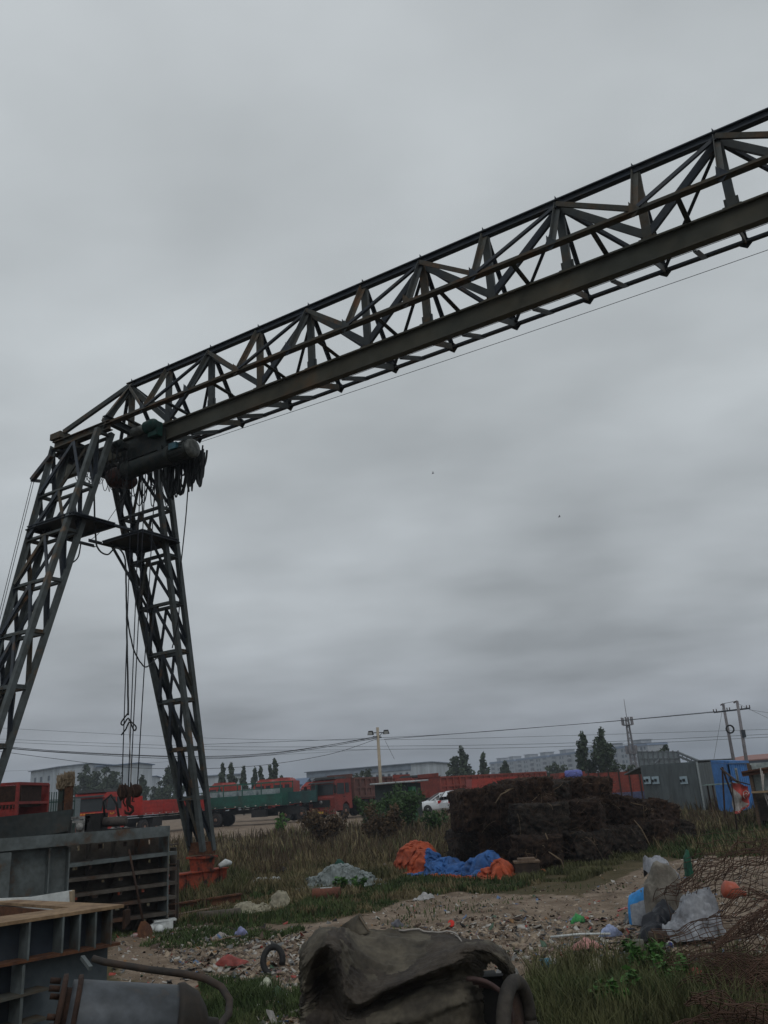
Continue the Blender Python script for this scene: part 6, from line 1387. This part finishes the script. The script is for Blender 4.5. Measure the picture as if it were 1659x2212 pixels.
# sacks on the right
SK1 = mat('blue printed sack', (.03, .24, .58), (.04, .20, .48), 3, .6, 0, .1); SKW = mat('white woven sack', (.31, .325, .355), (.20, .21, .235), 4, .7, 0, .3, c3=(.07, .065, .06), thr=(.42, .60)); SKB = mat('beige woven sack', (.19, .175, .15), (.12, .108, .09), 5, .85, 0, .2, c3=(.10, .085, .07))
b0 = D(1366, 1985, 12.6); 
o = crumple('cement_sack', 'bright blue and white printed sack tipped over beside the beige sack', 'sack', [V(b0.x-.04, 12.5, 0), V(b0.x+.18, 12.35, 0), V(b0.x+.50, 12.2, 0)], [SK1, SKW], [.36, .50, .34], [.36, .46, .40], 44, 30, 31, .03, 3, lambda u, v: 0 if v < .80 or u < .12 else 1)
q = MB()
for k in range(6): p = V(b0.x+.06+k*.045, 12.16, .41); q.box(p, (.022, .01, .03+.01*(k % 2)))
for k in range(4): q.box((b0.x+.10+.07*k, 12.09, .20), (.012, .01, .10))
q.build('print', mat('print blue white', (.25, .40, .55)), o)
b0 = D(1428, 1960, 11.7)
crumple('woven_sack', 'tall beige woven sack slumped between the blue sack and wire mesh', 'sack', [V(b0.x-.18, 11.7, 0), V(b0.x, 11.7, 0), V(b0.x+.28, 11.8, 0)], [SKB], [.3, .42, .3], [.52, .78, .66], 44, 30, 33, .07, 4)
crumple('cloth', 'dirty white cloth crowning the beige sack', 'cloth', [V(b0.x-.10, 11.8, .60), V(b0.x+.12, 11.85, .62), V(b0.x+.34, 11.9, .54)], [SKW], [.22, .28, .16], [.18, .16, .1], 30, 18, 34, .06, 7)
b0 = D(1490, 2010, 10.9)
crumple('woven_sack', 'big white woven sack with black smudges lying under the wire mesh', 'sack', [V(b0.x-.32, 10.75, .04), V(b0.x, 10.85, .04), V(b0.x+.36, 11.1, .04)], [SKW], [.30, .42, .34], [.22, .36, .46], 60, 40, 35, .09, 4.2)
crumple('black_bag', 'black rubbish bag squeezed between the beige and white sacks', 'bag', [V(b0.x-.50, 10.85, 0), V(b0.x-.36, 11.1, 0), V(b0.x-.1, 11.4, 0)], [mat('black plastic', (.012, .014, .02), None, 4, .45)], [.22, .34, .3], [.14, .26, .36], 34, 20, 36, .05, 5)
crumple('net_bag', 'dark green net bag stuck upright in the wire mesh', 'bag', [V(D(1484, 1900, 10.6).x, 10.6, .70), V(D(1496, 1900, 10.6).x, 10.6, .72)], [mat('dark green net', (.02, .10, .06), (.015, .06, .04), 9, .7)], [.16, .2], [.26, .30], 20, 16, 37, .04, 8)
p = D(1573, 1918, 9.8); o = thing('plastic_bottle', 'translucent red orange bottle lying on the wire mesh', 'bottle', p); MB().lathe((-.06, 0, 0), (1, 0, -.3), [(0, .05), (.02, .085), (.12, .09), (.17, .05), (.21, .025), (.24, .025)], 18).build('body', mat('red orange plastic', (.36, .085, .05), None, 3, .4), o)
# tin can, lids, buckets near the litter
def can(label, px, py, r_, h_, m, ax_=(1, -.3, 0), cat='can', name='tin_can', end=None, grp=None):
    p = G(px, py)+V(0, 0, r_*.95); o = thing(name, label, cat, p, 0, grp); MB().lathe((0, 0, 0), ax_, [(0, r_*.8), (0, r_), (h_, r_), (h_, r_*.85)], 20).build('body', m, o)
    MB().lathe(V(*ax_).normalized()*-.004, ax_, [(-.004, r_*.78), (.0, r_*.8)], 18).build('end', end or CHROME, o)
can('upright grey green tin standing in front of the rubbish', 1383, 2070, .06, .12, mat('grey green tin', (.12, .12, .10)), (0, 0, 1))
can('round brown grey bin lid tub sunk in the rubbish', 1555-55, 2100, .0001+.05, .05, mat('grey green tin', (0, 0, 0)), (.1, -1, .2))
can('white tin lying end on with a dark blue base', 1449, 2052, .045, .12, WHITEB, (-.3, 1, .0), end=mat('deep blue', (.02, .04, .20)))
can('dark rusty bucket bottom facing up among rubbish', 1426, 2055, .10, .10, mat('dark brown box', (0, 0, 0)), (0, 0, 1), 'bucket', 'bucket')
can('red plastic cap lying on the dirt track', 975, 2003, .045, .05, mat('bright red plastic', (.6, .03, .02), None, 3, .4), (0, -1, .3), 'cap', 'plastic_cap', mat('bright red plastic', (0, 0, 0)))  # this short red cylinder is a plastic cap
can('crushed red and white can by the shovel blade', 288, 2026, .035, .1, mat('red can', (.35, .05, .05), (.4, .35, .33), 12, .4), (1, .1, 0))
can('blue plastic pail lying by the cart wheel grass', 1170, 2095, .05, .1, mat('light blue plastic', (.06, .22, .34)), (1, .2, .1), 'pail', 'pail')
# plank, pipes, strips as individual long scraps
def stick(label, x0, y0, x1, y1, w_, m, cat='stick', name='scrap_stick'):
    a, b_ = G(x0, y0)+V(0, 0, .03), G(x1, y1)+V(0, 0, .05); tag(MB().tube([a, a.lerp(b_, .5)+V(0, 0, .015), b_], w_, 6).build(name, m), label, cat)
stick('long white plastic pipe lying in the rubbish right of centre', 1190, 2030, 1320, 2027, .014, WHITEB, 'pipe', 'plastic_pipe')
stick('red and black stick handle pointing at the blue sack', 1335, 1973, 1368, 1968, .014, mat('red can', (0, 0, 0)))
stick('thin pale branch near the grass at lower right', 1145, 2100, 1200, 2045, .008, STRAW)
stick('pale curved plastic strip in the grass at the bottom', 1130, 2190, 1225, 2135, .009, WHITEB)
stick('rusty rod across the rubbish near the wire mesh', 1420, 2031, 1500, 2040, .012, RUST)
stick('pale wood stick in the left rubbish', 460, 2040, 520, 2030, .012, STRAW)
for i, (x, y, c_2, L_) in enumerate(((1248, 1993, (.04, .26, .07), 'bright green plastic scrap on the dirt track'), (1320, 2020, (.30, .36, .55), 'pale blue plastic bag with grey contents in the rubbish'), (1268, 2050, (.45, .22, .20), 'pink and white food carton in the rubbish at right'), (520, 2022, (.25, .27, .48), 'violet blue plastic bag in the rubbish left of the canvas'), (478, 2028, (.40, .36, .34), 'greyish white bag beside the violet blue one'), (500, 2085, (.28, .06, .05), 'crushed red bag near the rubbish edge at left'), (575, 2140, (.45, .47, .36), 'pale green white crumpled paper in the left grass'), (1090, 2110, (.2, .2, .2), 'grey plastic film hanging by the cart wheel'), (1440, 2145, (.34, .38, .42), 'blue white torn bag in the tall grass'), (1330, 2150, (.30, .32, .26), 'pale scrap of film in the tall grass'), (1290, 2105, (.42, .38, .28), 'long cream foam strip in grass'), (915, 1945, (.4, .4, .4), 'white crumpled bag at the grass edge left of the track'), (860, 2002, (.10, .10, .12), 'flat black rubber piece on the track'), (1500, 2120, (.45, .05, .06), 'red net bag beneath the rusty wire mesh'), (1575, 2078, (.42, .06, .07), 'crimson net bag deeper under the mesh'))):
    p = G(x, y); s_ = .10+.05*(i % 3); crumple('plastic_scrap', L_, 'rubbish', [p-V(s_, 0, 0), p, p+V(s_, .02, 0)], [mat('scrap plastic %d' % i, c_2, tuple(k*.6 for k in c_2), 8, .5)], [.06, .16, .06], [.03, .11, .03], 16, 10, 50+i, .03, 9)
# old tyre piece on the left rubbish
p = G(590, 2100)+V(0, 0, .12); tag(MB().tube([p+V(.11*math.cos(a), .05*math.sin(a), .13*math.sin(a)) for a in np.linspace(-.4, 5.2, 18)], .035, 8).build('tyre_piece', BLACK), 'torn curved piece of tyre standing in the left rubbish', 'tyre')

# ------------------------------------------------------------------ rusty wire mesh heap
MESHM = mat('rusty reinforcing wire', (.050, .026, .016), (.085, .046, .030), 5, .85, 0, 0, c3=(.14, .09, .06), thr=(.42, .6))
def wmesh(label, c, ux, uy, nx, ny, amp, seed, rad=.0035, fs_=1.3, arch=0, part=None):
    ux, uy = V(*ux), V(*uy); nz = ux.cross(uy).normalized(); rg = random.Random(seed); q = MB(); c = V(*c)
    def S(a, b_): p = c+ux*a+uy*b_; return p+nz*(fb(p, fs_, seed)*amp)+Z0*arch*(1-(2*a-1)**2)+V(fb(p, 2.5, seed+1), 0, fb(p, 2.5, seed+2))*amp*.25
    for i in range(nx+1):
        a = i/nx+rg.uniform(-.2, .2)/nx; e = rg.uniform(.75, 1); q.tube([S(a, e*k/14) for k in range(15)], rad, 3, 0, False)
    for j in range(ny+1):
        b_ = j/ny+rg.uniform(-.2, .2)/ny; e = rg.uniform(.75, 1); q.tube([S(e*k/16, b_) for k in range(17)], rad, 3, 0, False)
    return tag(q.build('wire_mesh', MESHM), label, 'wire mesh', 'heap of rusty wire mesh')
m0 = D(1410, 1905, 11.2); 
wmesh('high arching mesh sheet spreading left above the sacks', (m0.x, 11.4, .40), (2.4, .1, .15), (.1, -1.3, .25), 20, 11, .22, 1, .0045, arch=.32)
wmesh('upright mesh sheet above the green net bag', (m0.x+.5, 11.3, .35), (2.2, .2, .0), (.1, -.2, .75), 22, 9, .25, 2, .004)
wmesh('left drooping mesh edge over the beige sack', (m0.x-.02, 10.9, .15), (1.3, .2, .1), (.25, -.5, .75), 12, 9, .25, 3, .004)
rgm = random.Random(12)
names_ = ['mesh sheet draped over the white sack', 'mesh sheet folded at the right edge, upper', 'steep mesh sheet in the middle of the rusty heap', 'dense crumpled mesh at the right edge', 'mesh sheet with comb like loose ends toward the grass', 'lower mesh sheet resting on the grass', 'bottom corner mesh sheet', 'front mesh sheet rolled at the very corner', 'mesh layer deep inside the right heap', 'thin mesh layer topping the right heap', 'mesh sheet sagging behind the front roll', 'short mesh offcut over the red net bag', 'tangled mesh clump low at the right edge', 'long slanting mesh across the lower right corner']
specs = [(1480, 1985, 9.2, 1.3, .85), (1585, 1955, 9.3, 1.3, .9), (1540, 2020, 8.6, 1.3, .9), (1590, 2010, 8.4, 1.2, .9), (1480, 2060, 8.4, 1.1, .7), (1510, 2110, 7.8, 1.1, .7), (1560, 2150, 7.2, 1.1, .7), (1560, 2190, 6.7, 1.0, .7), (1580, 2080, 8.0, 1.2, .8), (1570, 1990, 8.8, 1.2, .8), (1560, 2130, 7.5, 1.1, .8), (1545, 2080, 8.0, 1.0, .6), (1590, 2160, 7.1, 1.0, .8), (1530, 2200, 6.8, 1.2, .6)]
for i, (x, y, Y_, sx2, sy2) in enumerate(specs):
    p = D(x, y, Y_); zc2 = max(.10, p.z); a = rgm.uniform(-.5, .5)
    wmesh(names_[i], (p.x-.25*sx2, Y_+rgm.uniform(-.1, .1), zc2-.06), (sx2*math.cos(a), sx2*math.sin(a)*.6, rgm.uniform(-.25, .3)), (rgm.uniform(-.2, .5), -sy2*.7, rgm.uniform(-.35, .35)), 19, 14, .20, 20+i, .0038)

# ------------------------------------------------------------------ litter and vegetation (uncountable)
LIT = [mat('litter white', (.42, .40, .37), (.30, .28, .25), 9, .7, 0, 0), mat('litter beige', (.34, .27, .20), (.23, .18, .13), 9, .8, 0, 0), mat('litter brown', (.10, .07, .05), (.07, .05, .04), 9, .9, 0, 0), mat('litter grey', (.16, .16, .155), (.09, .09, .09), 9, .8, 0, 0),
       mat('litter blue', (.10, .16, .28), None, 9, .6, 0, 0), mat('litter red', (.30, .055, .04), None, 9, .6, 0, 0), mat('litter orange', (.24, .13, .055), None, 9, .6, 0, 0), mat('litter green', (.06, .11, .07), None, 9, .6, 0, 0), mat('litter black', (.015, .015, .016), None, 9, .7, 0, 0), mat('litter pink', (.24, .16, .15), None, 9, .7, 0, 0)]
def heightat(x, y):
    t_ = np.clip((y-36)/12, 0, 1); z = t_*t_*(3-2*t_)*.34; am = np.clip(1-(np.hypot(x, y)-30)/60, 0, 1)
    return z+am*((fnoise(x*.5, y*.5)-.5)*.10+(fnoise(x*2.3, y*2.3)-.5)*.055)
DENSE = [gpoly(p_) for p_ in ([(330, 2020), (440, 2000), (650, 2010), (700, 2230), (560, 2230), (560, 2120), (420, 2110), (330, 2060)], [(870, 2010), (1060, 1975), (1350, 1985), (1400, 2030), (1480, 2060), (1380, 2095), (1240, 2085), (1060, 2070), (900, 2060)])]
def scatter(n, poly, seed):
    rg = np.random.default_rng(seed); P_ = np.array(poly); lo, hi = P_.min(0), P_.max(0); xs, ys = [], []; tot = 0
    while tot < n:
        x = rg.uniform(lo[0], hi[0], n*2); y = 1/rg.uniform(1/hi[1], 1/max(lo[1], 5), n*2); k = inpoly(x, y, poly); xs.append(x[k]); ys.append(y[k]); tot += k.sum()
        if not k.any(): break
    return np.concatenate(xs)[:n], np.concatenate(ys)[:n], rg
def scraps(x, y, rg, smin, smax, name, label):
    n = len(x); z = heightat(x, y); s = smin*(smax/smin)**(rg.random(n)**3.2); a = rg.random(n)*6.28
    ux = np.stack([np.cos(a), np.sin(a), rg.normal(size=n)*.45], 1); uy = np.stack([-np.sin(a), np.cos(a), rg.normal(size=n)*.5], 1)*rg.uniform(.10, .8, (n, 1)); uz = np.array([[0, 0, 1.]])*(.03+.35*rg.random((n, 1))**3)
    c = np.stack([x, y, z-.004+.012*rg.random(n)], 1); S = s[:, None]/2; vs = []
    for dz in (0, 1):
        for dx, dy in ((-1, -1), (1, -1), (1, 1), (-1, 1)):
            j = rg.uniform(.6, 1.15, (n, 1)); vs.append(c+ux*S*dx*j+uy*S*dy*j+uz*S*dz*2*rg.uniform(.5, 1, (n, 1)))
    vs = np.stack(vs, 1).reshape(-1, 3); b8 = np.arange(n)[:, None]*8
    F = np.array([(4, 5, 6, 7), (0, 1, 5, 4), (1, 2, 6, 5), (2, 3, 7, 6), (3, 0, 4, 7)])
    fs = (b8[:, :, None]+F[None]).reshape(-1, 4); mi = rg.choice(10, n, p=[.23, .31, .20, .11, .025, .025, .025, .015, .045, .015]); mi = np.repeat(mi, 5)
    o = big(name, vs, fs, LIT, mi); tag(o, label, 'rubbish', kind='stuff'); return o
xs, ys, rg = scatter(6000, DENSE[0], 1); scraps(xs, ys, rg, .012, .14, 'litter', 'dense carpet of small mixed rubbish left of the canvas cover')
xs, ys, rg = scatter(6000, DENSE[1], 2); scraps(xs, ys, rg, .010, .13, 'litter', 'dense band of small mixed rubbish across the dirt right of the canvas')
xs, ys, rg = scatter(16000, DIRT, 3); scraps(xs, ys, rg, .010, .08, 'gravel', 'scattered small stones and scraps over the dirt track')
FRONTG = gpoly([(240, 1990), (620, 1930), (900, 1890), (1659, 1800), (1800, 2230), (240, 2230)])
xs, ys, rg = scatter(4500, FRONTG, 4); scraps(xs, ys, rg, .014, .10, 'litter', 'thin scatter of rubbish through the grass of the yard')
# blades
GRG = mat('fresh grass green', (.036, .060, .018), (.060, .085, .028), 1.2, .85, 0, 0, tint=.4, c3=(.10, .10, .045))
GRD = mat('dry brown grass', (.13, .105, .055), (.18, .15, .08), .5, .9, 0, 0, tint=.35, c3=(.24, .20, .12))
GRW = mat('dark brown weed stems', (.060, .043, .026), (.090, .064, .036), .7, .9, 0, 0, tint=.35, c3=(.14, .10, .055))
GRO = mat('olive weed leaves', (.070, .078, .030), (.10, .10, .045), .6, .9, 0, 0, tint=.35)
def blades(x, y, h, wd, bend, rg, name, m, label, cat):
    n = len(x); z = heightat(x, y)-.01; a = rg.random(n)*6.28; d = np.stack([np.cos(a), np.sin(a), np.zeros(n)], 1); s = np.stack([-np.sin(a+rg.uniform(-.8, .8, n)), np.cos(a), np.zeros(n)], 1)
    c = np.stack([x, y, z], 1); H_ = h[:, None]; W2 = wd[:, None]/2; up = np.array([[0, 0, 1.]])
    p0, p1, p2 = c, c+up*H_*.55+d*H_*bend*.35, c+up*H_*rg.uniform(.85, 1, (n, 1))+d*H_*bend
    vs = np.stack([p0-s*W2, p0+s*W2, p1+s*W2*.8, p1-s*W2*.8, p2+s*W2*.12, p2-s*W2*.12], 1).reshape(-1, 3); b6 = np.arange(n)[:, None]*6
    fs = np.concatenate([b6+np.array([[0, 1, 2, 3]]), b6+np.array([[3, 2, 4, 5]])]); o = big(name, vs, fs, m); return tag(o, label, cat, kind='stuff')
def veg(n, poly, seed, hmin, hmax, wk, name, m, label, thr=.0, sc=.8, bend=.5, keepdirt=False, off=0):
    x, y, rg = scatter(n, poly, seed); k = fnoise(x*sc+seed, y*sc) > thr
    if not keepdirt: k &= ~dirtmask(x, y)
    x, y = x[k], y[k]; n = len(x); cl = fnoise(x*1.7+off, y*1.7+seed); h = (hmin+(hmax-hmin)*np.clip((cl-.25)*2, 0, 1))*rg.uniform(.5, 1.1, n); w_ = np.clip(y*wk, .004, .05)*rg.uniform(.6, 1.4, n)
    blades(x, y, h, w_, rg.uniform(.1, bend, (n, 1)), rg, name, m, label, 'grass')
FIELD = [(-16, 19.5), (-5.3, 19.4), (-4.5, 22.5), (-2, 22.5), (1.2, 24), (3, 24), (8, 27), (30, 40), (60, 52), (-35, 50), (-35, 24)]
FIELDN = gpoly([(365, 1850), (990, 1838), (985, 1800), (365, 1806)])
veg(52000, FIELD, 11, .15, .75, .0011, 'weeds', GRW, 'tall dark brown weeds filling the field behind the crane leg', .36)
veg(36000, FIELD, 12, .12, .62, .0011, 'dry_grass', GRD, 'dry tan grass mixed through the field', .42, .5)
veg(26000, FIELD, 13, .10, .50, .0012, 'weeds', GRO, 'olive green weeds mixed through the field', .46, .4)
MIDG = gpoly([(365, 1945), (650, 1925), (860, 1900), (1180, 1905), (1100, 1925), (930, 1948), (800, 1975), (640, 1998), (365, 2000)])
veg(20000, MIDG, 14, .04, .22, .0010, 'grass', GRG, 'green grass band between the crane foot and the dirt track', .44, 1.2, .7)
veg(16000, gpoly([(365, 1935), (520, 1880), (870, 1860), (880, 1895), (650, 1925), (365, 1948)]), 15, .10, .45, .0011, 'dry_grass', GRD, 'pale dry grass in front of the brown weeds', .35, 1.0, .7)
veg(14000, gpoly([(365, 1935), (520, 1880), (870, 1860), (880, 1895), (650, 1925), (365, 1948)]), 16, .08, .35, .0011, 'grass', GRO, 'olive grass around the plastic heap', .3, 1.0, .7)
veg(14000, MIDG, 24, .04, .24, .0010, 'dry_grass', GRD, 'dry grass mixed in the band by the crane foot', .42, 1.2, .8)
NEARG = gpoly([(1140, 2230), (1140, 2120), (1240, 2092), (1500, 2082), (1800, 2085), (1800, 2300), (1140, 2300)])
veg(20000, NEARG, 17, .03, .24, .0010, 'grass', GRG, 'lush green grass at the lower right', .40, 1.6, .8, True)
veg(9000, NEARG, 18, .12, .42, .0009, 'dry_grass', GRO, 'coarser olive grass at the lower right', .4, 1.6, .8, True)
veg(9000, gpoly([(560, 2300), (440, 2230), (430, 2120), (560, 2120), (690, 2150), (690, 2300)]), 19, .04, .18, .0010, 'grass', GRG, 'short green grass below the left rubbish', .32, 1.8, .8, True)
veg(9000, gpoly([(240, 2010), (640, 1985), (660, 2010), (500, 2050), (240, 2050)]), 20, .04, .14, .0010, 'grass', GRG, 'thin green grass along the left rubbish', .46, 1.5, .8, True)
veg(9000, gpoly([(1080, 1905), (1110, 1880), (1230, 1868), (1400, 1835), (1480, 1800), (1520, 1820), (1400, 1862), (1240, 1905)]), 25, .04, .22, .0011, 'dry_grass', GRO, 'sparse olive grass along the foot of the bale stack', .38, 1.0, .7, True)
RIGHTG = gpoly([(1390, 1850), (1480, 1790), (1659, 1765), (1800, 1760), (1850, 1835), (1500, 1858)])
veg(26000, RIGHTG, 21, .08, .34, .0011, 'grass', GRG, 'green grass bank at the right below the banner', .36, .6, .6, True)
veg(9000, RIGHTG, 22, .10, .5, .0011, 'dry_grass', GRD, 'dry tufts in the right grass bank', .45, .6, .6, True)
veg(7000, gpoly([(640, 2230), (640, 1985), (900, 1950), (1659, 1860), (1659, 2100), (1180, 2230)]), 23, .02, .10, .0011, 'grass', GRG, 'sparse low tufts on the dirt track', .60, .9, .8, True)
FOOTG = gpoly([(362, 1955), (362, 1915), (420, 1900), (500, 1895), (545, 1915), (520, 1945), (430, 1965)])
veg(6000, FOOTG, 31, .20, .55, .0011, 'weeds', GRO, 'taller weeds hiding the base of the crane leg', .15, 1.2, .6, True)
veg(4000, FOOTG, 32, .15, .45, .0011, 'weeds', GRD, 'dry stalks around the base of the crane leg', .2, 1.2, .6, True)
# leafy plants near the lower right and centre
def plant(label, px, py, n, h, seed, leaf=BUSHM):
    rg = np.random.default_rng(seed); p = G(px, py); o = thing('weed_plant', label, 'plant', p, 0, 'broad leaved weeds'); q = MB(); cs = []
    for i in range(9):
        a = rg.random()*6.28; hh = h*rg.uniform(.5, 1); e = V(math.cos(a)*h*.5, math.sin(a)*h*.5, hh); q.tube([(0, 0, 0), e*.5+V(0, 0, hh*.12), e], [.006, .005, .003], 4)
        for k in range(6): cs.append(list(e*rg.uniform(.3, 1.05)))
    q.build('stems', mat('green stem', (.06, .10, .03)), o); cs = np.array(cs); C = cs[rg.integers(0, len(cs), n)]+rg.normal(size=(n, 3))*h*.07; C[:, 2] = np.abs(C[:, 2])
    ls = .035*rg.uniform(.5, 1.4, (n, 1)); a = rg.normal(size=(n, 3)); a[:, 2] *= .4; a /= np.linalg.norm(a, axis=1)[:, None]; b2 = np.cross(a, rg.normal(size=(n, 3))*[.3, .3, 1]); b2 /= np.linalg.norm(b2, axis=1)[:, None]
    vs = np.stack([C-a*ls, C+b2*ls*.6, C+a*ls, C-b2*ls*.6], 1).reshape(-1, 3); cr = big('leaves', vs, np.arange(4*n).reshape(n, 4), leaf); cr.parent = o
BR = mat('bright leaf green', (.06, .15, .03), (.045, .11, .025), 5, .7, 0, 0, tint=.4)
plant('bushy bright green weed beside the rubbish right of the cart', 1400, 2120, 700, .34, 1, BR); plant('green weed clump further right in the tall grass', 1450, 2150, 600, .30, 2, BR); plant('green weed in front of the grey plastic heap', 735, 1925, 500, .30, 3, BR); plant('second green weed right of the plastic heap', 775, 1925, 400, .28, 4, BR)
plant('leafy weed at the very bottom right', 1340, 2200, 600, .30, 5, BR); plant('leafy weed by the crane foot', 500, 1935, 500, .3, 6, BUSHM)

# ------------------------------------------------------------------ haze
hzm = bpy.data.materials.new('air haze'); hzm.use_nodes = True; t = hzm.node_tree; t.nodes.clear()
pv = t.nodes.new('ShaderNodeVolumePrincipled'); pv.inputs['Density'].default_value = .0007; pv.inputs['Color'].default_value = (.80, .88, 1, 1)
ou = t.nodes.new('ShaderNodeOutputMaterial'); t.links.new(pv.outputs[0], ou.inputs['Volume'])
hb_ = MB().box((0, 3000, 19), (7200, 6400, 42)).build('haze', hzm); tag(hb_, kind='stuff')
